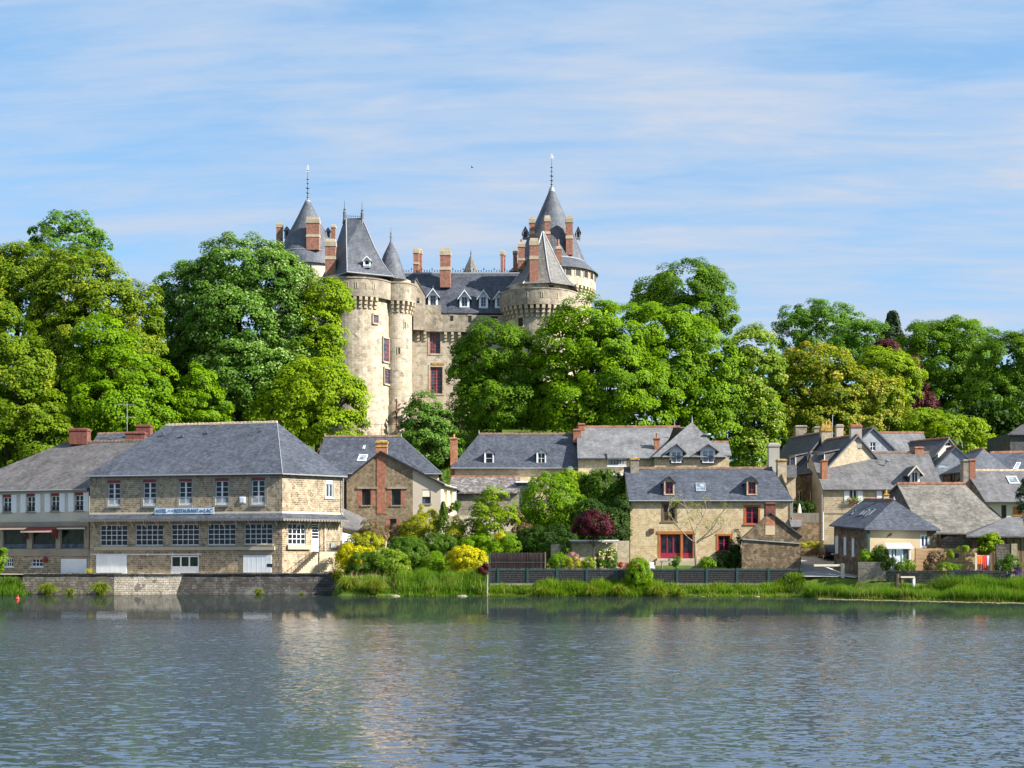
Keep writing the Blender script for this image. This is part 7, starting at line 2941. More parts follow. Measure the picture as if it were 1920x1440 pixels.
 m.build('door_glass', M['glass_blue'], dr)
 m = MB()
 m.poly([(X(1668, 115.9), 115.9, 1.5), (X(1666, 117.8), 117.8, 1.5), (X(1666, 117.8), 117.8, zp1 - .1), (X(1668, 115.9), 115.9, zp0 - .05)])
 m.build('porch_side', M['plaster_cream'], root)


corner_cottage()


def plank_wall():
 root = thing('plank_fence', 'tan fence of broad horizontal boards beside the glazed porch', 'fence', (X(1770, 117.6), 117.6, 1.5))
 A, B = XY(1716, 117.2), XY(1832, 118.2)
 f = Frame(A, B)
 z0, z1 = 1.4, Z(1028, 117.5)
 n = 9
 h = (z1 - z0) / n
 for k in range(n):
  m = MB()
  m.fbox(f, 0, f.L, z0 + h * k + .012, z0 + h * (k + 1) - .012, .0, .05 + (k % 2) * .008)
  m.build('plank', M['plank_tan'], root)
 for k in range(5):
  m = MB()
  u = f.L * k / 4
  m.fbox(f, max(0, u - .06), min(f.L, u + .06), z0 - .3, z1 + .02, -.1, -.002)
  m.build('post', M['old_wood'], root)
 m = MB()
 q = f.rect((1783, 1038, 1797, 1046))
 m.fbox(f, q[0], q[1], q[2], q[3], .0, .075)
 m.build('hatch', M['black'], root)


plank_wall()


def lean_to_right():
 root = thing('plank_lean_to', 'brown boarded lean-to with a grey slate roof at the right edge of the photo', 'shed', (X(1880, 121), 121, 2))
 m = MB()
 m.slab([P(1812, 1005, 119.0), P(2000, 1005, 119.0), P(2000, 969, 123.6), P(1888, 969.5, 123.6)], .12)
 m.slab([P(1812, 1005, 119.0), P(1888, 969.5, 123.6), P(1812, 999, 123.8)], .12)
 m.build('roof', M['slate_grey'], root)
 A, B = XY(1820, 119.6), XY(1995, 119.6)
 f = Frame(A, B)
 zt = Z(1006, 119.4)
 n = 40
 bm_ = MB()
 me = None
 w = f.L / n
 for k in range(n):
  m = MB()
  m.fbox(f, w * k + .008, w * (k + 1) - .008, 1.2, zt, -.03, .0 + .012 * (k % 3))
  m.build('board', M['old_wood'] if k % 3 else M['brown_wood'], root)


lean_to_right()

# ------------------------------------------------------------------ quay and garden walls
def quay():
 root = thing('quay_wall', 'old stone quay wall below the hotel, pale in the middle and black with algae to the right', 'wall', (X(330, 124.8), 124.8, -.6))
 zt = 1.88
 Y = 124.4
 x = lambda p: X(p, Y)

 def seg(p0, p1, q0, q1, mat, lab, dy=0.0, t=zt):
  """p top pixels, q bottom pixels"""
  m = MB()
  yb = Y + 1.2
  t0, t1 = Vector((x(p0), Y + dy + .12, t)), Vector((x(p1), Y + dy + .12, t))
  b0, b1 = Vector((x(q0), Y + dy - .08, -.7)), Vector((x(q1), Y + dy - .08, -.7))
  m.poly([b0, b1, t1, t0])
  m.poly([t0, t1, Vector((t1.x, yb, t)), Vector((t0.x, yb, t))])
  m.poly([b1, Vector((b1.x, yb, -.7)), Vector((t1.x, yb, t)), t1])
  m.poly([t0, Vector((t0.x, yb, t)), Vector((b0.x, yb, -.7)), b0])
  m.build('masonry', M[mat], root, label=lab)
 seg(-70, 42, -70, 42, 'quay_mid', None, .3, 1.6)
 seg(42, 214, 42, 214, 'quay_mid', 'mossy grey stretch of the quay wall')
 seg(214, 342, 214, 326, 'quay_pale', 'pale rubble stretch of the quay wall')
 seg(342, 632, 326, 632, 'quay_dark', 'blackened stretch of the quay wall with white lichen')
 # coping stones, one object each
 me = []
 px = 44
 while px < 630:
  w = random.uniform(16, 26)
  p1 = min(px + w, 632)
  m = MB()
  m.box(x(px) + .015, x(p1) - .015, Y - .02 + random.uniform(-.03, .02), Y + .5, zt + .003, zt + .10 + random.uniform(0, .04))
  mat = 'quay_dark' if px > 335 else ('quay_pale' if px > 212 else 'quay_mid')
  m.build('coping_stone', M[mat], root)
  px = p1
 # yard behind the wall
 y = MB()
 y.poly([(x(-90), Y + 1.1, 1.84), (x(640), Y + 1.1, 1.84), (x(640), 127.6, 1.86), (x(-90), 137, 1.86)])
 o = y.build('quay_path', M['concrete'])
 o['kind'] = 'structure'


quay()


def low_walls():
 m = MB()
 f = Frame(XY(1033, 124.9), XY(1180, 124.9))
 wall_mb(m, f, 1.2, [(0, Z(1021, 125)), (1.3, Z(1019, 125)), (1.32, Z(1013.5, 125)), (f.L, Z(1014, 125))])
 m.fbox(f, 0, f.L, 1.2, Z(1022, 125), -.4, -.001)
 m.thing('garden_wall', M['pale_rubble'], 'pale rubble garden wall behind the roses and the dark red tree', 'wall')
 r = thing('pergola', 'thin white pergola frame with a pale glass strip along the rubble garden wall', 'pergola', (X(1105, 124.4), 124.4, 1.6))
 for px in (1060, 1155.5):
  p = MB()
  p.box(X(px, 124.3) - .04, X(px, 124.3) + .04, 124.26, 124.34, 1.3, Z(1014, 124.3))
  p.build('post', M['cream_wood'], r)
 p = MB()
 p.box(X(1059, 124.3) - .1, X(1158, 124.3) + .1, 124.2, 124.4, Z(1014.5, 124.3), Z(1012.3, 124.3))
 p.build('beam', M['white'], r)
 p = MB()
 p.slab([(X(1061, 124.3), 124.2, Z(1015.5, 124.3)), (X(1154, 124.3), 124.2, Z(1015.5, 124.3)), (X(1154, 124.3), 124.85, Z(1015, 124.85)), (X(1061, 124.3), 124.85, Z(1015, 124.85))], .03)
 p.build('glass_roof', M['glass_sky'], r)
 # right hand garden
 m = MB()
 f = Frame(XY(1609, 115.8), XY(1661, 115.3))
 m.fbox(f, 0, f.L, .6, Z(1053.5, 115.5), -.5, 0)
 m.thing('garden_wall', M['grey_stone'], 'short high block of grey garden wall by the car park, below the shutters', 'wall')
 m = MB()
 f = Frame(XY(1661, 114.6), XY(1888, 110.2))
 m.fbox(f, 0, f.L, .5, Z(1070, 113), -.4, 0)
 m.thing('garden_wall', M['quay_mid'], 'long low dark garden wall behind the reeds, below the porch and clothes line', 'wall')
 m = MB()
 f = Frame(XY(1761, 121.4), XY(1838, 120.0))
 wall_mb(m, f, 1.2, [(0, Z(1012, 121.4)), (.75, Z(1004.5, 121.4)), (f.L, Z(1016, 120))])
 m.fbox(f, 0, f.L, 1.2, Z(1017, 121), -.4, -.001)
 m.thing('yard_wall', M['quay_mid'], 'dark sloping yard wall between the ochre cottage and the bright green bush', 'wall')
 m = MB()
 f = Frame(XY(1868, 117.8), XY(1907, 117.6))
 m.fbox(f, 0, f.L - .5, 1.2, Z(1020, 118), -.4, 0)
 o = m.thing('pillar_wall', M['quay_mid'], 'dark stub of wall ending in a pale pillar, right of the bright green bush', 'wall')
 p = MB()
 p.fbox(f, f.L - .49, f.L + .02, 1.2, Z(1019.5, 118), -.42, .03)
 org = LOC[o]
 link_mesh('pillar', p.mesh('pillar', M['pale_rubble'], org), o)
 # wall and wooden fence up the lane
 m = MB()
 f = Frame(XY(1487, 137.4), XY(1536, 137.4))
 m.fbox(f, 0, f.L, 2.4, Z(980.5, 137.4), -.4, 0)
 m.thing('lane_wall', M['shed_stone'], 'dark rubble retaining wall under the wooden fence at the head of the car park', 'wall')
 r = thing('wooden_fence', 'grey fence of upright boards on top of the dark retaining wall', 'fence', (X(1510, 137.6), 137.6, Z(980, 137.4)))
 n = 24
 w = f.L / n
 me = None
 for k in range(n):
  m = MB()
  m.fbox(f, w * k + .006, w * (k + 1) - .006, Z(980, 137.4), Z(961.5 + (k % 2) * .4, 137.4), -.1, -.07)
  m.build('board', M['grey_wood'], r)
 m = MB()
 for zz_ in (Z(976, 137.4), Z(965, 137.4)):
  m.fbox(f, 0, f.L, zz_ - .05, zz_ + .05, -.15, -.102)
 m.build('rail', M['grey_wood'], r)


low_walls()


def lakeside_fence():
 root = thing('lakeside_fence', 'long dark green mesh fence with grey brushwood screening along the shore', 'fence', (X(1210, 119.6), 119.6, 1.1))
 Y = 119.6
 posts = [917.5, 934, 989, 1044.5, 1100, 1156, 1212.5, 1269.5, 1325, 1382, 1441, 1501.5]
 zt, zb = Z(1065.5, Y), Z(1093.5, Y)
 pm = MB()
 pm.box(-.09, .09, -.07, .07, zb - .35 - zb, zt + .02 - zb)
 pme = pm.mesh('post', M['green_metal'])
 for i, px in enumerate(posts):
  if i == 0:
   m = MB()
   m.box(X(px, Y) - .08, X(px, Y) + .08, Y - .07, Y + .07, zb - .4, Z(1036, Y))
   m.build('post', M['green_metal'], root, label='taller end post by the brushwood panel')
  else:
   link_mesh('post', pme, root, loc=(X(px, Y), Y, zb))
 for a, b in zip(posts, posts[1:]):
  x0, x1 = X(a, Y) + .10, X(b, Y) - .10
  m = MB()
  m.box(x0, x1, Y + .05, Y + .08, zb, zt - .22)
  p = m.build('panel', M['mesh_dark'], root)
  w = MB()
  for k in range(7):
   zz_ = zb + (zt - .25 - zb) * k / 6
   w.box(x0, x1, Y - .03, Y - .01, zz_ - .018, zz_ + .018)
  nv = int((x1 - x0) / .22)
  for k in range(nv + 1):
   xx = x0 + (x1 - x0) * k / nv
   w.box(xx - .007, xx + .007, Y - .04, Y - .031, zb, zt - .2)
  w.build('wire', M['iron'], p)
  tr = MB()
  tr.box(x0 - .02, x1 + .02, Y - .05, Y + .05, zt - .20, zt - .12)
  tr.build('rail', M['green_metal'], root)
  br = MB()
  n = max(6, int((x1 - x0) / .07))
  for k in range(n):
   xx = x0 + (x1 - x0) * (k + .5) / n
   hh = random.uniform(-.04, .05)
   br.box(xx - .03, xx + .026, Y + .0, Y + .02 + .025 * random.random(), zb + .02, zt + hh - .02)
  br.build('brushwood', M['mesh_dark'], root, kind='stuff')
 m = MB()
 m.box(X(918, Y), X(1502, Y), Y - .12, Y + .14, zb - .5, zb - .03)
 m.build('kerb', M['concrete'], root)
 # heather panel behind the left end
 r = thing('brushwood_screen', 'tall brown heather screen panel behind the left end of the green fence', 'fence', (X(970, 121.2), 121.2, 1.2))
 m = MB()
 Yh = 121.2
 m.box(X(920, Yh), X(1022, Yh), Yh + .03, Yh + .06, 1.2, Z(1037, Yh))
 m.build('panel', M['heather'], r)
 tw = MB()
 n = 220
 for k in range(n):
  xx = X(920, Yh) + (X(1022, Yh) - X(920, Yh)) * (k + random.random()) / n
  ly = random.uniform(-.02, .02)
  tw.tube((xx, Yh + ly, 1.2), (xx + random.uniform(-.06, .06), Yh + ly, Z(1036, Yh) + random.uniform(-.12, .05)), .016, .008, 4, caps=False)
 tw.build('twigs', M['heather'], r, kind='stuff')
 for k in range(3):
  w = MB()
  zz_ = 1.5 + k * .75
  w.box(X(919, Yh), X(1023, Yh), Yh - .045, Yh - .03, zz_ - .008, zz_ + .008)
  w.build('wire', M['zinc'], r)
 p = MB()
 p.box(X(1022.5, Yh) - .06, X(1022.5, Yh) + .06, Yh - .06, Yh + .06, 1.0, Z(1035, Yh))
 p.build('post', M['old_wood'], r)


lakeside_fence()


# ------------------------------------------------------------------ small things
def small_things():
 # height barrier
 r = thing('height_barrier', 'cream wooden swing barrier across the car park entrance', 'barrier', (X(1580, 117.6), 117.6, 1.6))
 Y = 117.6
 m = MB()
 xp = X(1580, Y)
 m.box(xp - .13, xp + .13, Y - .13, Y + .13, 1.2, Z(1056.5, Y))
 m.build('post', M['cream_wood'], r)
 m = MB()
 m.box(X(1526, Y), xp - .131, Y - .07, Y + .07, Z(1062, Y), Z(1058, Y))
 m.build('beam', M['cream_wood'], r)
 m = MB()
 m.tube((X(1546, Y), Y, Z(1062.5, Y)), (xp - .14, Y, Z(1074, Y)), .05, n=6)
 m.build('brace', M['white'], r)
 # picnic bench
 r = thing('bench', 'rough wooden bench with a white end post in front of the low garden wall', 'bench', (X(1697, 112.4), 112.4, 1.2))
 Y = 112.4
 m = MB()
 m.box(X(1688, Y), X(1714, Y), Y - .22, Y + .22, Z(1083.5, Y), Z(1080.5, Y))
 m.build('seat', M['cream_wood'], r)
 for px, mt in ((1713, 'white'), (1691, 'old_wood')):
  m = MB()
  m.box(X(px, Y) - .1, X(px, Y) + .1, Y - .15, Y + .15, .8, Z(1083.7, Y))
  m.build('leg', M[mt], r)
 t = MB()
 t.lathe((X(1681, Y), Y, .8), [(.24, 0), (.19, .5), (.2, Z(1076, Y) - .8), (.0001, Z(1076, Y) - .8)], 10)
 t.thing('tree_stump', M['bark'], 'short brown tree stump standing left of the wooden bench', 'stump')
 # laundry
 r = thing('clothes_line', 'clothes line post beside the hanging red and orange washing', 'clothes line', (X(1830, 114.5), 114.5, 1.4))
 Y = 114.5
 m = MB()
 m.box(X(1829.5, Y) - .06, X(1829.5, Y) + .06, Y - .06, Y + .06, 1.2, Z(1037.5, Y))
 m.build('post', M['cream_wood'], r)
 m = MB()
 m.box(X(1858, Y) - .05, X(1858, Y) + .05, Y + .6, Y + .7, 1.2, Z(1040, Y))
 m.build('post', M['grey_wood'], r)
 m = MB()
 m.tube((X(1829.5, Y), Y, Z(1041, Y)), (X(1858, Y), Y + .65, Z(1042, Y)), .012, n=4)
 m.build('line', M['white'], r)

 def cloth(x0, x1, y0, y1, c, lab, ph):
  mt = plain('cloth_' + lab.split()[0], c, .9, var=.08)
  m = MB()
  n = 8
  for i in range(n):
   for j in range(4):
    def q(a, b):
     px = x0 + (x1 - x0) * a / n
     py = y0 + (y1 - y0) * b / 4
     t = (px - 1829.5) / 28.5
     yy = Y + .65 * t + .05 * math.sin(a * 1.9 + ph) * (b / 4)
     return P(px, py, yy)
    m.poly([q(i, j + 1), q(i + 1, j + 1), q(i + 1, j), q(i, j)])
    m.poly([v + Vector((0, .012, 0)) for v in (q(i, j), q(i + 1, j), q(i + 1, j + 1), q(i, j + 1))])
  m.thing('washing', mt, lab, 'laundry', group='washing on the clothes line')
 cloth(1832.5, 1842, 1041.3, 1057.5, (.75, .12, .015), 'orange towel hanging at the left of the clothes line', 0)
 cloth(1842.3, 1850, 1041.6, 1069, (.42, .025, .02), 'long dark red cloth in the middle of the clothes line', 1.3)
 cloth(1850.4, 1855, 1041.8, 1060, (.45, .42, .62), 'narrow lilac cloth at the right of the clothes line', 2.2)
 # garden chair
 r = thing('garden_chair', 'white plastic garden chair on the terrace of the golden stone house', 'chair', (X(1222, 124.5), 124.5, 2.0))
 Y = 124.5
 z0 = 2.0
 xc = X(1222, Y)
 m = MB()
 m.box(xc - .25, xc + .25, Y - .25, Y + .25, z0 + .42, z0 + .46)
 m.build('seat', M['white'], r)
 m = MB()
 m.slab([(xc - .26, Y + .22, z0 + .46), (xc + .26, Y + .22, z0 + .46), (xc + .24, Y + .36, z0 + 1.0), (xc - .24, Y + .36, z0 + 1.0)], .04)
 m.build('backrest', M['white'], r)
 for sx in (-1, 1):
  m = MB()
  m.box(xc + sx * .27 - .03, xc + sx * .27 + .03, Y - .24, Y + .3, z0 + .64, z0 + .68)
  m.build('armrest', M['white'], r)
  for sy in (-1, 1):
   m = MB()
   m.tube((xc + sx * .24, Y + sy * .23, z0 + .64 if sy < 0 else z0 + .45), (xc + sx * .28, Y + sy * .28, z0 - .5), .025, n=5)
   m.build('leg', M['white'], r)
 # garden table
 r = thing('garden_table', 'grey-green garden table below the crimson patio doors', 'table', (X(1262, 125), 125, 2.1))
 Y = 125.4
 m = MB()
 m.box(X(1238, Y), X(1272, Y), Y - .45, Y + .45, Z(1053, Y), Z(1051, Y))
 m.build('table_top', plain('table_green', (.16, .24, .22), .4), r)
 for px in (1241, 1269):
  for dy in (-.38, .38):
   m = MB()
   m.tube((X(px, Y), Y + dy, 1.4), (X(px, Y), Y + dy, Z(1053, Y)), .03, n=5)
   m.build('leg', M['zinc'], r)
 # shore post, buoy
 m = MB()
 m.tube((X(913, 118.2), 118.2, -.6), (X(914, 118.2), 118.2, Z(1078, 118.2)), .075, .06, 8)
 m.thing('mooring_post', M['post_wood'], 'weathered wooden post standing in the water at the end of the reeds', 'post')
 m = MB()
 Yb = 108.5
 m.lathe((X(33, Yb), Yb, 0), [(.0001, -.12), (.12, -.05), (.16, .06), (.10, .2), (.04, .25), (.04, .34), (.0001, .34)], 14)
 m.thing('buoy', plain('buoy_red', (.62, .04, .025), .4), 'small red buoy floating near the left edge', 'buoy', smooth=False)
 # parasol
 r = thing('parasol', 'closed white parasol behind the grey wooden fence', 'parasol', (X(1499, 139), 139, 4))
 m = MB()
 m.tube((X(1499, 139), 139, 3.5), (X(1499, 139), 139, Z(947, 139)), .03, n=6)
 m.build('pole', M['white'], r)
 m = MB()
 m.lathe((X(1499, 139), 139, 0), [(.06, Z(968, 139)), (.20, Z(964, 139)), (.17, Z(955, 139)), (.05, Z(945, 139)), (.0001, Z(944, 139))], 9)
 m.build('canopy', M['white'], r)
 # bench-like planter wall of the lane
 # car
 r = thing('car', 'dark grey parked car half hidden behind the cottage with white shutters', 'car', (31.9, 134.4, ground_z(31.9, 134.4)))
 cx, y0, zc = 31.75, 132.6, ground_z(31.9, 134.0) + .08
 body = plain('car_paint', (.055, .045, .05), .25, .3, var=.05)
 prof = [(0, .30), (.02, .78), (.10, .95), (.45, 1.02), (.62, 1.42), (1.0, 1.52), (2.3, 1.50), (3.05, 1.05), (4.0, .85), (4.1, .5), (4.05, .28)]
 m = MB()
 hw = .84
 ins = lambda z: hw - max(0, z - .95) * .32
 for (ya, za), (yb, zb_) in zip(prof, prof[1:]):
  m.poly([(cx - ins(za), y0 + ya, zc + za), (cx + ins(za), y0 + ya, zc + za), (cx + ins(zb_), y0 + yb, zc + zb_), (cx - ins(zb_), y0 + yb, zc + zb_)])
 for sx in (-1, 1):
  low = [(cx + sx * hw, y0 + y, zc + z) for y, z in ((.0, .30), (4.05, .28), (4.1, .5), (4.0, .85), (3.05, .95), (.10, .95), (.02, .78))]
  m.poly(low if sx > 0 else low[::-1])
  hi = [(cx + sx * ins(z), y0 + y, zc + z) for y, z in ((.10, .95), (3.05, .96), (3.05, 1.05), (2.3, 1.50), (1.0, 1.52), (.62, 1.42), (.45, 1.02))]
  m.poly(hi if sx > 0 else hi[::-1])
 m.poly([(cx - hw, y0, zc + .3), (cx + hw, y0, zc + .3), (cx + hw, y0 + 4.05, zc + .28), (cx - hw, y0 + 4.05, zc + .28)][::-1])
 m.build('body', body, r)
 m = MB()
 m.poly([(cx - .68, y0 + .455, zc + 1.04), (cx + .68, y0 + .455, zc + 1.04), (cx + .60, y0 + .605, zc + 1.40), (cx - .60, y0 + .605, zc + 1.40)])
 m.build('rear_window', M['glass_blue'], r)
 for sx in (-1, 1):
  m = MB()
  q = [(cx + sx * (ins(z) + .012), y0 + y, zc + z) for y, z in ((.75, 1.0), (2.8, 1.0), (2.2, 1.42), (1.0, 1.44))]
  m.poly(q if sx > 0 else q[::-1])
  m.build('side_window', M['glass_blue'], r)
  m = MB()
  m.box(cx + sx * .70 - .1, cx + sx * .70 + .1, y0 - .02, y0 + .05, zc + .72, zc + .98)
  m.build('tail_light', M['red_paint'], r)
  for yw in (.75, 3.3):
   m = MB()
   c = Vector((cx + sx * .74, y0 + yw, zc + .31))
   m.tube(c - Vector((.1, 0, 0)), c + Vector((.11, 0, 0)), .31, n=16)
   w = m.build('wheel', M['black'], r)
   m = MB()
   m.tube(c + Vector((sx * .10, 0, 0)), c + Vector((sx * .125, 0, 0)), .19, n=12)
   m.build('rim', M['zinc'], w)
 m = MB()
 m.box(cx - .26, cx + .26, y0 - .03, y0 + .0, zc + .5, zc + .62)
 m.build('number_plate', M['white'], r)
 m = MB()
 m.box(cx - .84, cx + .84, y0 - .09, y0 + .1, zc + .28, zc + .46)
 m.build('bumper', M['black'], r)
 # a swift in the sky
 m = MB()
 c = P(885.5, 314.5, 160)
 m.tube(c - Vector((.14, 0, 0)), c + Vector((.16, 0, .02)), .045, .02, 6)
 for s_ in (-1, 1):
  m.slab([c + Vector((-.06, 0, .02)), c + Vector((.08, 0, .02)), c + Vector((-.10, s_ * .36, .14)), c + Vector((-.14, s_ * .36, .14))], .02)
 m.thing('bird', M['black'], 'tiny dark bird high in the sky between the two pointed towers', 'bird')


small_things()
# ------------------------------------------------------------------ trees
def tree(name, label, Y, blobs, mat, cat='tree', **kw):
 kw.setdefault('clump', 1.25)
 kw.setdefault('leaf', .32)
 return plant(name, label, cat, Y, blobs, mat, **kw)


W_ = 'woodland trees around the castle'
tree('tree', 'airy blue-green tree standing tallest behind the olive chestnuts on the left', 205,
     [(105, 428, 30, 26), (78, 440, 24, 20), (140, 428, 34, 28), (168, 440, 26, 24), (190, 465, 20, 26), (120, 470, 60, 34)], 'lf_cool',
     clump=1.0, leaf=.34, dens=.75, gap=.25, inner=.15, jitter=.22, trunk=120, tr=.35)
tree('chestnut_tree', 'olive chestnut tree with domed top at the left edge', 176,
     [(35, 530, 70, 68), (-20, 535, 60, 68), (75, 500, 50, 50), (30, 600, 90, 70), (-10, 560, 60, 90)], 'lf_olive', clump=1.3, trunk=30, tip=.3, tr=.6)
tree('chestnut_tree', 'broad olive-gold chestnut tree right of the domed one, facing the hotel wing', 170,
     [(150, 522, 62, 54), (205, 570, 66, 56), (262, 590, 44, 50), (120, 570, 60, 70), (180, 640, 90, 70), (240, 660, 60, 60), (100, 660, 60, 70)], 'lf_olive', clump=1.3, trunk=190, tip=.35, tr=.6)
tree('tree', 'yellow-green bushy tree leaning in at the left edge above the hotel wing', 152,
     [(30, 690, 62, 56), (-20, 640, 70, 80), (45, 770, 66, 62), (75, 830, 55, 55), (0, 860, 60, 60)], 'lf_olive', clump=1.1, leaf=.32, trunk=20, tr=.4)
tree('maple_tree', 'bright green maple rising above the roof aerial on the hotel wing', 160,
     [(190, 640, 46, 44), (160, 700, 40, 44), (225, 690, 56, 56), (270, 720, 50, 50), (215, 765, 82, 56), (180, 790, 60, 50), (280, 780, 46, 46)], 'lf_bright', clump=1.15, leaf=.31, trunk=225, tr=.45)
tree('tree', 'blue-green tree filling the gap left of the big dark chestnut', 180,
     [(335, 535, 46, 40), (310, 590, 40, 46), (365, 580, 50, 56), (340, 650, 60, 60), (320, 700, 46, 60)], 'lf_cool', clump=1.3, gap=.16, trunk=340, tr=.5)
tree('horse_chestnut_tree', 'big dark horse chestnut in flower beside the castle, tallest dome of the left wood', 177,
     [(455, 506, 80, 58), (400, 552, 68, 58), (510, 540, 72, 70), (445, 600, 95, 80), (540, 600, 56, 90), (400, 660, 70, 80), (470, 700, 100, 90), (560, 690, 50, 90), (420, 770, 70, 60)],
     'lf_chestnut', clump=1.3, leaf=.33, trunk=450, tip=.32, tr=.75, dens=1.05)
tree('young_tree', 'small bright green tree in front of the dark horse chestnut, above the long hotel roof', 163,
     [(372, 720, 28, 34), (362, 760, 38, 34), (390, 765, 36, 40), (375, 795, 48, 26)], 'lf_bright', clump=.85, leaf=.28, trunk=375, tr=.2)
tree('maple_tree', 'tall yellow-green maple close against the left castle tower', 176,
     [(614, 560, 42, 34), (640, 566, 24, 28), (580, 590, 30, 40), (595, 610, 40, 40), (590, 670, 42, 44), (560, 700, 46, 46), (605, 640, 42, 36), (600, 700, 46, 40)], 'lf_lime', clump=1.0, leaf=.32, trunk=600, gap=.12, tr=.35)
tree('maple_tree', 'lush green maple spreading below the left castle tower, over the hotel roof end', 166,
     [(590, 730, 66, 50), (640, 750, 44, 44), (550, 760, 60, 50), (600, 800, 78, 40), (520, 790, 50, 40), (655, 745, 28, 34), (570, 715, 40, 40)], 'lf_lime', clump=1.1, leaf=.34, trunk=595, tr=.4)
tree('young_tree', 'small white-flecked tree alone in front of the castle wall', 172,
     [(797, 762, 26, 26), (790, 795, 36, 34), (820, 800, 30, 30), (800, 835, 46, 36), (826, 840, 36, 34)], 'lf_chestnut', clump=.85, leaf=.28, trunk=800, tip=.2, tr=.2)
tree('chestnut_tree', 'round dark-sided chestnut right of the castle gate wall, over the long slate house', 175,
     [(930, 660, 66, 52), (890, 690, 44, 56), (965, 680, 52, 56), (935, 750, 76, 62), (885, 770, 38, 50), (985, 760, 36, 56)], 'lf_mid', clump=1.2, leaf=.31, trunk=935, tr=.55)
tree('chestnut_tree', 'vivid green chestnut, first of the great domes right of the castle', 173,
     [(1060, 650, 60, 56), (1100, 610, 62, 48), (1045, 700, 50, 50), (1130, 650, 70, 60), (1080, 760, 76, 50), (1150, 720, 76, 66), (1180, 775, 70, 42), (1040, 780, 44, 40), (1220, 740, 44, 50)],
     'lf_bright', clump=1.3, leaf=.34, trunk=1110, tr=.6)
tree('chestnut_tree', 'broad green chestnut in the middle of the wood, sloping down to the pavilion roof', 177,
     [(1180, 620, 70, 52), (1240, 625, 66, 52), (1290, 660, 62, 58), (1330, 690, 58, 56), (1250, 700, 70, 60), (1310, 760, 60, 60), (1345, 800, 46, 60), (1350, 740, 46, 50)],
     'lf_bright', clump=1.3, leaf=.33, trunk=1280, tr=.6)
tree('horse_chestnut_tree', 'pale flowering horse chestnut column right of the bright chestnuts', 178,
     [(1410, 660, 44, 44), (1395, 720, 40, 56), (1435, 710, 34, 56), (1420, 790, 44, 56), (1405, 850, 40, 40)], 'lf_bloom', clump=1.1, leaf=.34, trunk=1415, tip=.3, tr=.5)
tree('tree', 'large rounded green tree standing alone against the sky right of the castle', 222,
     [(1290, 540, 62, 46), (1330, 560, 44, 50), (1250, 560, 40, 40), (1300, 590, 66, 44), (1215, 548, 26, 24), (1222, 575, 36, 26), (1355, 600, 30, 34)], 'lf_mid', clump=1.3, leaf=.34, gap=.12, trunk=1300, tr=.5)
tree('tree', 'open-crowned green tree with visible branches on the right skyline', 240,
     [(1530, 590, 56, 28), (1490, 610, 34, 26), (1570, 605, 44, 30), (1535, 630, 66, 34), (1480, 640, 36, 22), (1590, 640, 34, 30)], 'lf_cool', clump=1.15, leaf=.35, dens=.85, gap=.24, inner=.2, jitter=.2, trunk=1535, tr=.4)
tree('chestnut_tree', 'orange-tipped flowering chestnut above the capped stone chimneys', 182,
     [(1530, 690, 62, 44), (1490, 720, 44, 56), (1560, 730, 62, 56), (1610, 735, 48, 46), (1650, 750, 40, 50), (1540, 790, 76, 46), (1620, 790, 60, 40), (1480, 800, 40, 60)], 'lf_orange', clump=1.15, leaf=.34, trunk=1550, tip=.42, tr=.55)
tree('tree', 'green tree between the open-crowned tree and the dark conifer', 232,
     [(1630, 640, 50, 34), (1590, 670, 50, 40), (1650, 680, 50, 40)], 'lf_cool', clump=1.2, leaf=.35, gap=.12, trunk=1625, tr=.4)
tree('lime_tree', 'fresh lime green tree beside the dark purple one', 196,
     [(1660, 690, 46, 32), (1690, 700, 40, 34), (1650, 730, 44, 34), (1640, 680, 26, 28), (1690, 740, 30, 34)], 'lf_lime', clump=1.0, leaf=.34, gap=.12, trunk=1665, tr=.3)
tree('copper_beech', 'dark purple copper beech showing among the green trees on the right', 199,
     [(1712, 735, 24, 30), (1735, 760, 20, 20), (1690, 780, 40, 26), (1660, 655, 22, 20), (1700, 700, 30, 30)], 'lf_maroon', clump=.9, leaf=.32, trunk=1705, tr=.3)
tree('tree', 'deep green broad tree behind the lime and purple trees', 222,
     [(1740, 640, 50, 36), (1790, 640, 56, 40), (1770, 690, 70, 50), (1760, 740, 60, 60), (1820, 700, 40, 60), (1720, 690, 40, 50), (1800, 760, 50, 50)], 'lf_mid', clump=1.3, leaf=.33, trunk=1770, tr=.55)
tree('tree', 'tree with twin tops on the far right skyline, behind the deep green one', 246,
     [(1800, 625, 40, 24), (1840, 640, 34, 26), (1745, 622, 30, 16), (1830, 670, 40, 30)], 'lf_cool', clump=1.15, leaf=.36, dens=.85, gap=.2, jitter=.2, trunk=1815, tr=.4)
tree('tree', 'light olive-green tree filling the right edge of the wood', 206,
     [(1880, 680, 60, 50), (1930, 670, 60, 50), (1860, 740, 50, 60), (1920, 760, 60, 60), (1870, 800, 50, 46), (1960, 720, 60, 90)], 'lf_mid', clump=1.25, leaf=.31, trunk=1885, tr=.5)
tree('ash_tree', 'bright light-green ash sprawling above the angled roofs on the right', 182,
     [(1720, 800, 44, 34), (1765, 810, 48, 36), (1810, 815, 40, 34), (1840, 830, 30, 24), (1700, 830, 40, 26), (1780, 845, 60, 24)], 'lf_lime', clump=1.0, leaf=.32, trunk=1770, tr=.3)

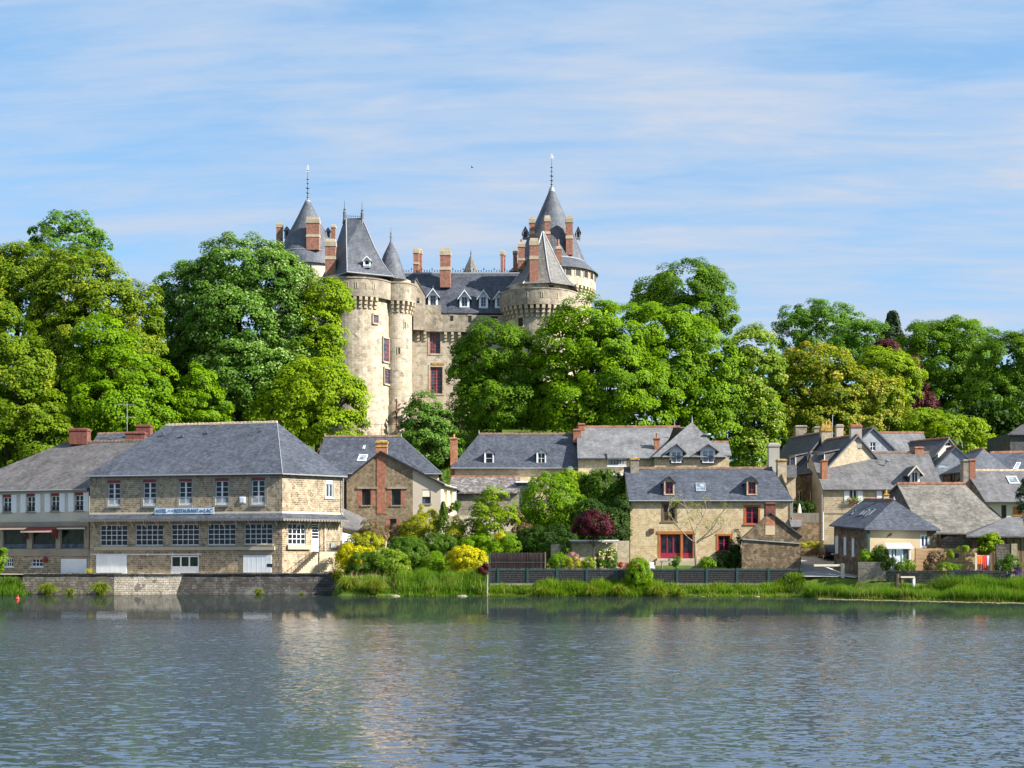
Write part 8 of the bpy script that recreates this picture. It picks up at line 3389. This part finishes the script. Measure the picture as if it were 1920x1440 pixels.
# conifer: stacked drooping tiers
def conifer(name, label, px, Y, py0, py1, rpx, mat, tiers=9, leaf=.35, n=2600, cat='conifer', base=None, tr=.25, droop=.25):
 gz = ground_z(X(px, Y), Y) if base is None else base
 root = thing(name, label, cat, (X(px, Y), Y, gz))
 z0, z1, R = Z(py1, Y), Z(py0, Y), rpx / F * Y
 t = RNG.random(n) ** 0.75
 ti = np.floor(t * tiers) / tiers
 fr_ = (t * tiers) % 1.0
 rad = R * (1 - ti * .93) * (1.0 - .45 * fr_)
 a = RNG.uniform(0, 2 * math.pi, n)
 lobes = 1 + .22 * np.sin(a * 5 + ti * 9)
 r = rad * lobes * RNG.uniform(.35, 1.0, n) ** .5
 z = z0 + (z1 - z0) * t - droop * r
 pos = np.stack([np.cos(a) * r, np.sin(a) * r, z - gz], 1)
 nrm = np.stack([np.cos(a), np.sin(a), np.full(n, .6)], 1) + unit(n) * .6
 link_mesh('crown', leaf_mesh('crown', pos, nrm, leaf * RNG.uniform(.6, 1.2, n), .45 + RNG.normal(size=n) * .22, M[mat], aspect=.45), root)
 m = MB()
 m.tube((X(px, Y), Y, gz - .3), (X(px, Y), Y, z0 + (z1 - z0) * .9), tr, .03, 7)
 m.build('trunk', M['bark'], root)
 return root


conifer('fir_tree', 'dark conifer with hanging fronds poking out of the right skyline', 1674, 231, 580, 700, 62, 'lf_conifer', 6, .6, 5200, droop=.75)

# background wood closing the gaps under the crowns
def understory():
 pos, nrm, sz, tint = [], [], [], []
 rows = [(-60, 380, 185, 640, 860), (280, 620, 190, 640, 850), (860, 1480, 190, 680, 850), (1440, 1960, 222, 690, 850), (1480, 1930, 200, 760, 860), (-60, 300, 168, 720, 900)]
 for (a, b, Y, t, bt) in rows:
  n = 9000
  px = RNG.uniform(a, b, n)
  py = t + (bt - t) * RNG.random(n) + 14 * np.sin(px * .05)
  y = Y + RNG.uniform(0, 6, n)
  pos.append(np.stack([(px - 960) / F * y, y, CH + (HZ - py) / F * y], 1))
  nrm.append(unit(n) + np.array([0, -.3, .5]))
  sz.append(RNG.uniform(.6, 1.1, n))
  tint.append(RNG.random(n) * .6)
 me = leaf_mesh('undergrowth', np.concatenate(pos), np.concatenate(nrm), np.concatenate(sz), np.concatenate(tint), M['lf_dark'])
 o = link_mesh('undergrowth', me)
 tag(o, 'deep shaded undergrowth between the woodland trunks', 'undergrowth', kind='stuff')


understory()


# ------------------------------------------------------------------ gardens on the shore
def shrub(label, Y, blobs, mat, name='shrub', cat='shrub', clump=.36, leaf=.13, **kw):
 kw.setdefault('tr', .04)
 kw.setdefault('stems', 3)
 kw.setdefault('parts', ('foliage', 'stem'))
 kw.setdefault('limbs', False)
 kw.setdefault('inner', .6)
 kw.setdefault('flat', .95)
 kw.setdefault('up', .25)
 kw.setdefault('jitter', .07)
 return plant(name, label, cat, Y, blobs, mat, clump=clump, leaf=leaf, **kw)


shrub('golden yellow broom bush against the foot of the hotel side wall', 126.5, [(660, 1038, 24, 18), (642, 1050, 14, 18), (685, 1040, 18, 14)], 'lf_yellow')
shrub('yellow-green bush just behind the golden broom, under the pale canopy', 129, [(690, 1016, 26, 16), (668, 1018, 18, 14)], 'lf_gold')
shrub('low yellow sprig beside the quay end, below the golden broom', 124.5, [(644, 1072, 14, 12), (634, 1080, 9, 8)], 'lf_yellow')
shrub('dark leafy shrub in front of the golden broom', 124, [(682, 1058, 26, 22), (705, 1070, 20, 18), (664, 1074, 16, 14)], 'lf_garden')
shrub('brown dried bush behind the yellow one, left of a leaning stake', 130, [(706, 1010, 24, 26), (692, 990, 18, 14)], 'lf_brown', dens=.8)
shrub('creeper-green tuft hanging under the lean-to gutter', 133.5, [(700, 996, 22, 12), (688, 1004, 10, 14)], 'lf_bright')
shrub('straw-tinted feathery bush above the reeds', 123.5, [(735, 1056, 30, 22), (716, 1046, 20, 18), (752, 1070, 18, 14)], 'lf_bloom', tip=.3)
shrub('reddish-brown shrub below the small stone window', 133, [(742, 1000, 24, 14), (720, 1006, 16, 10), (762, 1004, 12, 10)], 'lf_brown')
shrub('large dark juniper with gold upper tips in the middle of the garden', 126.5, [(770, 1042, 28, 30), (748, 1034, 24, 24), (786, 1048, 18, 28), (765, 1022, 26, 14)], 'lf_garden', tip=.2)
shrub('clipped pale-green ball bush between the juniper and the yellow-flowered hedge', 125, [(814, 1056, 23, 20)], 'lf_bright', clump=.28, leaf=.10)
shrub('bushy fresh green shrub behind the clipped ball', 128, [(820, 1018, 27, 16), (805, 1024, 16, 14), (840, 1016, 14, 14)], 'lf_garden')
shrub('big golden-leaved conifer bush below the plastered lean-to', 132, [(795, 985, 28, 20), (775, 996, 22, 22), (806, 970, 16, 14), (772, 1010, 20, 16)], 'lf_gold')
shrub('pointed golden cypress tip beside the pinkish plaster wall', 134, [(790, 962, 6, 14), (791, 975, 9, 10)], 'lf_gold', clump=.2, leaf=.1)
conifer('young_spruce', 'young grey-green spruce in front of the cream end wall', 831, 131, 940, 1020, 26, 'lf_garden', 8, .20, 3600, base=2.6, tr=.08)
shrub('yellow shrub at the foot of the young spruce', 129, [(850, 1000, 14, 14), (856, 982, 8, 14)], 'lf_gold')
shrub('dark arching bush right of the young spruce', 130.5, [(880, 1000, 28, 26), (898, 1012, 20, 20), (868, 1014, 16, 16)], 'lf_garden')
shrub('potted greenery on the terrace by the cream end wall', 142, [(851, 952, 8, 8), (858, 948, 7, 8)], 'lf_garden', clump=.25, base=Z(966, 142))
shrub('reddish potted shrub on the terrace beside the greenery', 142, [(840, 955, 7, 6)], 'lf_brown', clump=.25, base=Z(966, 142))
shrub('rounded hedge bush covered in yellow flowers, left of the green fence', 122.8, [(872, 1046, 30, 22), (892, 1052, 22, 20), (856, 1056, 20, 18), (874, 1066, 28, 14)], 'lf_yellow', clump=.26, leaf=.115)
shrub('soft green hedge behind the yellow-flowered bush', 126, [(885, 1022, 24, 14), (910, 1030, 16, 14), (905, 1015, 14, 12)], 'lf_bright')
shrub('dark red leafy plant at the foot of the fence corner post', 120.8, [(906, 1070, 10, 8), (912, 1062, 6, 8)], 'lf_maroon', clump=.22, leaf=.10)
tree('robinia_tree', 'slender airy yellow-green tree at the left of the fenced garden', 128.5, [(925, 930, 22, 16), (905, 955, 22, 22), (945, 950, 24, 20), (920, 980, 28, 20), (948, 975, 20, 18), (905, 990, 14, 18)], 'lf_lime',
     clump=.5, leaf=.17, dens=.9, gap=.2, inner=.2, trunk=928, tr=.07, jitter=.2)
shrub('bright green clipped dome bush above the heather screen', 124.5, [(957, 1022, 19, 16)], 'lf_bright', clump=.24, leaf=.09)
shrub('small yellow bush peeping left of the clipped dome', 125, [(938, 1010, 9, 12), (932, 1024, 8, 10)], 'lf_yellow', clump=.25, leaf=.1)
shrub('loose green shrub in front of the clipped dome', 124, [(928, 1028, 16, 10), (912, 1036, 12, 10)], 'lf_bright', clump=.28, leaf=.11)
shrub('twiggy brown shrub under the airy tree', 129, [(968, 980, 18, 22), (982, 995, 14, 16)], 'lf_brown', dens=.6, gap=.2)
tree('round_tree', 'large round dense green tree in the middle of the garden', 134.5, [(1036, 955, 58, 64), (1010, 985, 38, 38), (1066, 980, 36, 40), (1040, 1005, 48, 26)], 'lf_bright',
     clump=.55, leaf=.20, flat=.95, up=.3, jitter=.06, trunk=1035, tr=.18)
shrub('yellow-green shrub behind the right side of the round tree', 139, [(1085, 908, 24, 18), (1068, 895, 18, 12), (1100, 935, 14, 20)], 'lf_lime', clump=.5, leaf=.18)
shrub('mound of ivy covering the wall right of the round tree', 137.5, [(1135, 912, 34, 32), (1160, 930, 26, 28), (1112, 915, 24, 26), (1140, 945, 34, 24)], 'lf_garden', clump=.55, leaf=.26, name='ivy_mound', cat='ivy')
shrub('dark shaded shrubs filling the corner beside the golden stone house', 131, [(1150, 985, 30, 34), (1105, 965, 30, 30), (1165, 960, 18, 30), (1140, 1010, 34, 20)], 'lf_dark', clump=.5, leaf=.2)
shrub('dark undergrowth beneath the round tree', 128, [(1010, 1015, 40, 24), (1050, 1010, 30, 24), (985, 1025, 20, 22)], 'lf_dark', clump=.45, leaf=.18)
shrub('feathery fern clump above the right end of the heather screen', 126, [(1030, 1026, 20, 10), (1014, 1030, 12, 8)], 'lf_garden', clump=.3, leaf=.13)
tree('plum_tree', 'small round purple-leaved plum tree on a thin trunk', 124, [(1112, 980, 30, 20), (1095, 992, 20, 14), (1130, 992, 22, 15), (1112, 968, 18, 10)], 'lf_maroon', clump=.36, leaf=.13, trunk=1113, tr=.08, base=1.5)
shrub('climbing shrub on the left pergola post', 124.2, [(1060, 1028, 9, 18)], 'lf_garden', clump=.28, leaf=.12)
shrub('glossy green round shrub left of the roses', 122.6, [(1047, 1052, 16, 14)], 'lf_bright', clump=.26, leaf=.13)
shrub('pink and yellow flowering plant below the pergola', 122.6, [(1075, 1056, 13, 10)], 'lf_gold', clump=.22, leaf=.09)
shrub('tall pale pink flower haze by the pergola post', 123, [(1072, 1046, 12, 9)], 'lf_pink', clump=.22, leaf=.06, dens=.6)
shrub('round lime-yellow shrub under the purple plum', 122.6, [(1107, 1056, 12, 10), (1094, 1058, 8, 8)], 'lf_lime', clump=.22, leaf=.09)
shrub('yellow rose bush right of the plum trunk', 122.6, [(1128, 1046, 10, 15), (1130, 1058, 9, 8)], 'lf_garden', clump=.24, leaf=.10, name='rose_bush', tip=.2)
shrub('taller yellow rose bush beside the right pergola post', 122.6, [(1146, 1042, 10, 17), (1146, 1058, 11, 8)], 'lf_garden', clump=.24, leaf=.10, name='rose_bush', tip=.2)
for px, py, Yr in ((1128, 1046, 122.2), (1146, 1040, 122.2)):
 n = 26
 p = np.array(P(px, py, Yr)) + RNG.normal(size=(n, 3)) * np.array([.32, .1, .38])
 lab = 'yellow and cream roses on the bush by the plum trunk' if px < 1140 else 'yellow and cream roses on the bush by the right pergola post'
 o = link_mesh('roses', leaf_mesh('roses', p - p.mean(0), np.tile([0, -1., .4], (n, 1)) + unit(n) * .3, np.full(n, .16), RNG.random(n), leafmat('rose_yellow_%d' % px, (.7, .45, .06), (.8, .7, .4), .1)))
 o.location = p.mean(0)
 tag(o, lab, 'roses', kind='stuff')
shrub('row of low red flowers along the foot of the golden house wall', 122.5, [(1168, 1060, 12, 4), (1184, 1060, 9, 4)], 'lf_red', clump=.18, leaf=.07)
shrub('olive feathery bush growing on the shore in front of the green fence', 118.9, [(1197, 1066, 19, 18), (1190, 1082, 18, 14), (1206, 1080, 16, 14)], 'lf_bright', clump=.3, leaf=.10, tip=.2)
shrub('low green shrub below the crimson patio doors', 123.5, [(1266, 1053, 11, 9)], 'lf_garden', clump=.24, leaf=.11)
shrub('green shrub to the right of the patio doors', 123.5, [(1324, 1054, 13, 9), (1334, 1058, 8, 6)], 'lf_bright', clump=.24, leaf=.11)
shrub('dark glossy shrub under the lower crimson window', 124.5, [(1356, 1048, 16, 14), (1372, 1054, 14, 10)], 'lf_dark', clump=.28, leaf=.13)
shrub('dark evergreen column in the shade left of the rubble shed', 124.5, [(1379, 1020, 9, 24), (1380, 1045, 10, 20)], 'lf_dark', clump=.3, leaf=.13)
shrub('dark hedge behind the wooden fence up the lane', 141, [(1500, 952, 16, 10), (1518, 952, 10, 9)], 'lf_dark', clump=.4, leaf=.18, base=5.0)
shrub('pale yellow flowers along the foot of the lane wall', 136.6, [(1506, 1022, 10, 5), (1524, 1021, 12, 5)], 'lf_gold', clump=.25, leaf=.10)
# right hand gardens
shrub('rounded dark green bush beside the glazed porch', 116.5, [(1650, 1040, 14, 16), (1656, 1050, 12, 12), (1644, 1048, 9, 12)], 'lf_garden', clump=.3, leaf=.12)
shrub('dark low bush below the rounded one, spilling over the garden wall', 115.6, [(1672, 1060, 13, 11), (1660, 1056, 10, 12)], 'lf_dark', clump=.3, leaf=.12)
shrub('silvery spiky plant on the garden wall end', 116.6, [(1622, 1042, 10, 10), (1632, 1046, 9, 9)], 'lf_bright', clump=.25, leaf=.14)
shrub('flowering tangle in front of the porch door', 115.3, [(1694, 1060, 12, 10), (1708, 1058, 8, 12)], 'lf_bloom', clump=.25, leaf=.09, dens=.8)
shrub('coppery-leaved shrub in front of the plank fence', 116, [(1751, 1046, 12, 12), (1742, 1056, 9, 10), (1764, 1042, 8, 9)], 'lf_brown', clump=.28, leaf=.12, dens=.8)
shrub('bright low green plants right of the coppery shrub', 115.2, [(1776, 1064, 16, 7), (1792, 1066, 12, 5)], 'lf_bright', clump=.22, leaf=.09)
shrub('small yellowish climber on the right end of the plank fence', 116.8, [(1805, 1030, 9, 6), (1782, 1040, 5, 8)], 'lf_lime', clump=.22, leaf=.09)
tree('young_tree', 'bright lime-green small tree beside the clothes line', 119, [(1852, 1018, 16, 15), (1862, 1008, 10, 9), (1845, 1028, 12, 12), (1866, 1024, 10, 10)], 'lf_lime', clump=.4, leaf=.17, trunk=1853, tr=.07)
shrub('dark shadowed shrub at the right below the clothes line wall', 114.5, [(1895, 1056, 16, 14), (1880, 1062, 12, 12)], 'lf_garden', clump=.3, leaf=.12)
shrub('trailing purple flowers along the top of the low dark wall', 112.6, [(1800, 1074, 20, 3.5), (1830, 1074, 16, 3.5)], 'lf_purple', clump=.2, leaf=.08, base=2.0)
shrub('purple flowering mound at the right end of the low dark wall', 109.8, [(1903, 1080, 13, 9), (1912, 1076, 9, 8)], 'lf_purple', clump=.25, leaf=.08, base=1.5)
tree('pine_tree', 'dark blue-green pine branch reaching in at the right edge', 116, [(1925, 925, 16, 16), (1932, 905, 14, 14), (1928, 950, 18, 14), (1936, 978, 16, 16)], 'lf_conifer', clump=.4, leaf=.18, trunk=1938, tr=.12)
tree('fig_tree', 'bright leafy branch at the left edge in front of the hotel wing', 121, [(-6, 1048, 14, 14), (2, 1036, 9, 8), (-10, 1064, 14, 12)], 'lf_bright', clump=.4, leaf=.2, trunk=-12, tr=.08, base=.4)

# bare ornamental tree in front of the golden house
def bare_tree():
 Y = 124.6
 root = thing('bare_tree', 'spreading pale-barked tree with few leaves in front of the crimson patio doors', 'tree', (X(1305, Y), Y, 1.9))
 m = MB()
 tips = []

 def limb(pts, r0, r1):
  n = len(pts) - 1
  for i in range(n):
   a, b = P(*pts[i][:2], Y + (pts[i][2] if len(pts[i]) > 2 else 0)), P(*pts[i + 1][:2], Y + (pts[i + 1][2] if len(pts[i + 1]) > 2 else 0))
   m.tube(a, b, r0 + (r1 - r0) * i / n, r0 + (r1 - r0) * (i + 1) / n, 7, caps=False)

 def twig(p, d, L, r, depth):
  q = p + d * L
  m.tube(p, q, r, r * .6, 5, caps=False)
  tips.append(q)
  if depth:
   for k in range(3):
    e = (d + Vector((random.uniform(-.8, .8), random.uniform(-.5, .5), random.uniform(-.2, .7)))).normalized()
    twig(p.lerp(q, random.uniform(.45, 1)), e, L * random.uniform(.5, .8), r * .6, depth - 1)
 limb([(1307, 1070), (1304, 1040), (1303, 1018)], .17, .13)
 main = [[(1303, 1018), (1290, 1008), (1275, 992, -.3), (1262, 975, -.5), (1252, 958, -.5)],
   [(1303, 1018), (1302, 1000), (1308, 985, .4), (1318, 970, .5), (1325, 950, .5)],
   [(1304, 1020), (1318, 1010), (1335, 1002, -.4), (1352, 990, -.6)],
   [(1303, 1004), (1296, 985, .3), (1290, 965, .6), (1285, 950, .6)],
   [(1306, 1016), (1322, 1004, -.2), (1340, 985, -.5), (1350, 965, -.6)]]
 for pts in main:
  limb(pts, .07, .028)
  for p in pts[2:]:
   b = P(*p[:2], Y + (p[2] if len(p) > 2 else 0))
   for _ in range(3):
    twig(b, Vector((random.uniform(-1, 1), random.uniform(-.5, .5), random.uniform(.1, 1))).normalized(), random.uniform(.5, .95), .022, 2)
 m.build('trunk', M['bark_pale'], root)
 n = 1500
 tp = np.array([tuple(t) for t in tips])
 pos = tp[RNG.integers(0, len(tp), n)] + RNG.normal(size=(n, 3)) * .13 - np.array(LOC[root])
 link_mesh('crown', leaf_mesh('crown', pos, unit(n) + np.array([0, 0, .5]), np.full(n, .075), RNG.random(n) * .8, M['lf_gold']), root)


bare_tree()

# stakes in the garden
m = MB()
m.tube(P(721, 1052, 125.5), P(724, 1015, 125.5), .06, .05, 6)
m.thing('garden_stake', M['cream_wood'], 'leaning wooden stake among the shrubs near the hotel steps', 'post')

# ------------------------------------------------------------------ reeds and grass
grass_band('reeds', 'dense tall green reeds along the left bank', [(X(636, 121), 121.0, 123.5), (X(735, 120), 120.2, 122.4), (X(752, 120), 118.4, 122.2), (X(912, 119), 118.4, 121.5)], 24000,
           lambda x, y: (.75 + .5 * np.clip((y - 118.3) / 2.5, 0, 1)) * np.where(x < X(740, 119), .5, 1.0), .034, .26, M['lf_reed'], .55, 'reeds')
grass_band('bank_grass', 'long bright grass along the bank below the green fence', [(X(916, 119), 118.1, 119.5), (X(1240, 118), 117.9, 119.4), (X(1515, 117), 117.0, 119.4)], 24000,
           lambda x, y: .55 + .45 * (x < X(1245, 118)) * (x > X(1005, 118)) , .04, .40, M['lf_lawn'], .55, 'grass')
grass_band('bank_fringe', 'dry yellowish fringe of grass at the water line', [(X(640, 119), 118.4, 119.0), (X(1240, 118), 117.8, 118.2), (X(1515, 116), 116.6, 117.2)], 5000,
           lambda x, y: .42 + x * 0, .035, .5, M['lf_sedge'], .7, 'grass')
grass_band('reeds', 'broad bed of bright reeds on the right bank in front of the low dark wall', [(X(1518, 115), 113.4, 117.2), (X(1640, 111), 110.0, 114.2), (X(1780, 106), 105.8, 110.8), (X(1925, 102), 101.5, 108.5), (X(2040, 99), 98.0, 106.5)], 44000,
           lambda x, y: 1.25 + .25 * np.sin(x * .9) * np.sin(x * .37 + 1), .034, .24, M['lf_reed'], .55, 'reeds')
grass_band('bank_fringe', 'pale straw-green fringe at the foot of the right reed bed', [(X(1518, 115), 112.8, 113.8), (X(1640, 111), 109.4, 110.4), (X(1780, 106), 105.2, 106.2), (X(1925, 102), 100.8, 101.9), (X(2040, 99), 97.2, 98.4)], 4500,
           lambda x, y: .5 + x * 0, .04, .5, M['lf_sedge'], .7, 'grass')
grass_band('bank_plants', 'rough grass and weeds at the left edge against the old quay', [(X(-60, 121), 120.4, 124.6), (X(48, 123), 121.8, 124.6)], 5000,
           lambda x, y: 1.0 + .3 * np.sin(x * 2), .05, .45, M['lf_garden'], .4, 'weeds')
grass_band('bank_grass', 'short grass on the little bank around the two tallest tussocks', [(X(636, 120), 118.5, 121.6), (X(745, 119), 118.3, 121.0)], 5000,
           lambda x, y: .38 + x * 0, .035, .5, M['lf_garden'], .4, 'grass')
grass_band('dead_stems', 'dry straw-coloured stems standing among the left reeds', [(X(640, 121), 119.2, 122.5), (X(912, 119), 118.3, 121.0)], 1100,
           lambda x, y: 1.15 + x * 0, .03, .35, M['lf_straw'], .7, 'dead stems')
grass_band('dead_stems', 'dry straw-coloured stems standing among the right reeds', [(X(1518, 115), 113.0, 117.0), (X(1640, 111), 109.6, 114.0), (X(1780, 106), 105.4, 110.5), (X(1925, 102), 101.2, 108.0)], 1800,
           lambda x, y: 1.25 + x * 0, .03, .35, M['lf_straw'], .7, 'dead stems')
grass_band('dead_stems', 'brown weedy stems along the fenced bank', [(X(916, 119), 118.0, 119.3), (X(1240, 118), 117.8, 119.2), (X(1515, 117), 116.9, 119.0)], 1500,
           lambda x, y: .7 + x * 0, .035, .5, M['lf_straw'], .8, 'dead stems')
for i_, (px_, Y_, s_, lab_) in enumerate(((742, 118.0, .42, 'flat grey stone at the water line just right of the tallest tussocks'), (866, 117.9, .5, 'broad flat stone at the water line below the yellow-flowered bush'), (1318, 117.3, .28, 'small stone at the water line in front of the crimson patio doors'), (1420, 116.9, .3, 'small stone at the water line in front of the rubble shed'), (1508, 117.2, .45, 'pale stone on the bank at the right end of the green fence'))):
 m = MB()
 hh = s_ * random.uniform(.5, .8)
 m.lathe((X(px_, Y_), Y_, -.1), [(s_, 0), (s_ * .95, hh * .5), (s_ * .6, hh * .9), (.0001, hh)], 7, a0=i_, a1=i_ + 2 * math.pi)
 o = m.thing('bank_stone', M['grey_stone'], lab_, 'stone', 'stones along the bank')
 o.scale = (1, .7, .8)
grass_band('hill_grass', 'rough grass on the slope below the castle', [(X(600, 180), 165, 188), (X(940, 180), 165, 188)], 14000,
           lambda x, y: .55 + x * 0, .09, .4, M['lf_garden'], .4, 'grass')

# sedge tussocks one by one
tus = [(90, 123.6, .85, 1.45, 'sedge tussock in front of the small basement window of the wing'),
       (188, 123.4, 1.05, 1.55, 'widest sedge tussock on the quay, at the corner of the hotel'),
       (131, 123.6, .5, .8, 'small low tussock between the two big ones on the quay'),
       (484, 123.7, .45, .8, 'small tussock growing from the blackened quay wall'),
       (565, 123.8, .25, .4, 'tiny tuft at the water line of the blackened quay wall'),
       (655, 119.6, 1.0, 1.75, 'tall sedge tussock just right of the quay end'),
       (702, 118.9, 1.05, 1.8, 'tall sedge tussock, second from the quay end'),
       (1110, 118.2, .8, 1.35, 'sedge tussock below the dark red plum tree'),
       (1160, 118.1, .95, 1.45, 'sedge tussock left of the feathery shore bush'),
       (1232, 118.1, .95, 1.4, 'sedge tussock right of the feathery shore bush'),
       (1020, 118.3, .7, 1.25, 'sedge tussock below the right end of the heather screen'),
       (1272, 118.0, .55, 1.05, 'last upright tussock on the bank before the short lawn')]
for i, (px, Y, r, h, lab) in enumerate(tus):
 me = tussock_mesh('sedge_tussock', r, h, int(520 * r + 160), M['lf_sedge'])
 o = link_mesh('sedge_tussock', me, loc=(X(px, Y), Y, max(-.02, min(ground_z(X(px, Y), Y), .4))))
 tag(o, lab, 'tussock', 'sedge tussocks along the shore')

# yellow weeds on the coping
for px, lab in ((167, 'yellow-flowered weed growing on the quay beside the drain pipe'),):
 n = 160
 p = RNG.normal(size=(n, 3)) * np.array([.2, .1, .16])
 o = link_mesh('weed', leaf_mesh('weed', p, unit(n) + np.array([0, -.5, .5]), np.full(n, .09), RNG.random(n), M['lf_yellow']), loc=(X(px, 124.6), 124.7, 2.15))
 tag(o, lab, 'weed', kind='stuff')

# floating mat
def lily_mat():
 n = 9000
 px = RNG.uniform(1535, 2050, n)
 x_t = np.array([1520, 1600, 1700, 1800, 1920, 2060])
 yy = np.interp(px, x_t, [110.5, 107.5, 104.5, 101.8, 98.6, 95.5]) + RNG.normal(size=n) * .55 + .35 * np.sin(px * .11)
 x = (px - 960) / F * yy
 z = RNG.uniform(.006, .03, n)
 pos = np.stack([x, yy, z], 1)
 org = np.array([pos[:, 0].mean(), pos[:, 1].mean(), 0])
 me = leaf_mesh('duckweed', pos - org, np.tile([0, 0, 1.0], (n, 1)) + unit(n) * .06, RNG.uniform(.1, .3, n), RNG.random(n), leafmat('lf_mat', (.20, .20, .07), (.42, .40, .22), .05), fold=.0)
 o = link_mesh('duckweed', me)
 o.location = org
 tag(o, 'pale strip of floating weed on the water along the right reed bed', 'water weed', kind='stuff')


lily_mat()
print('foliage triangles', TRIS[0])
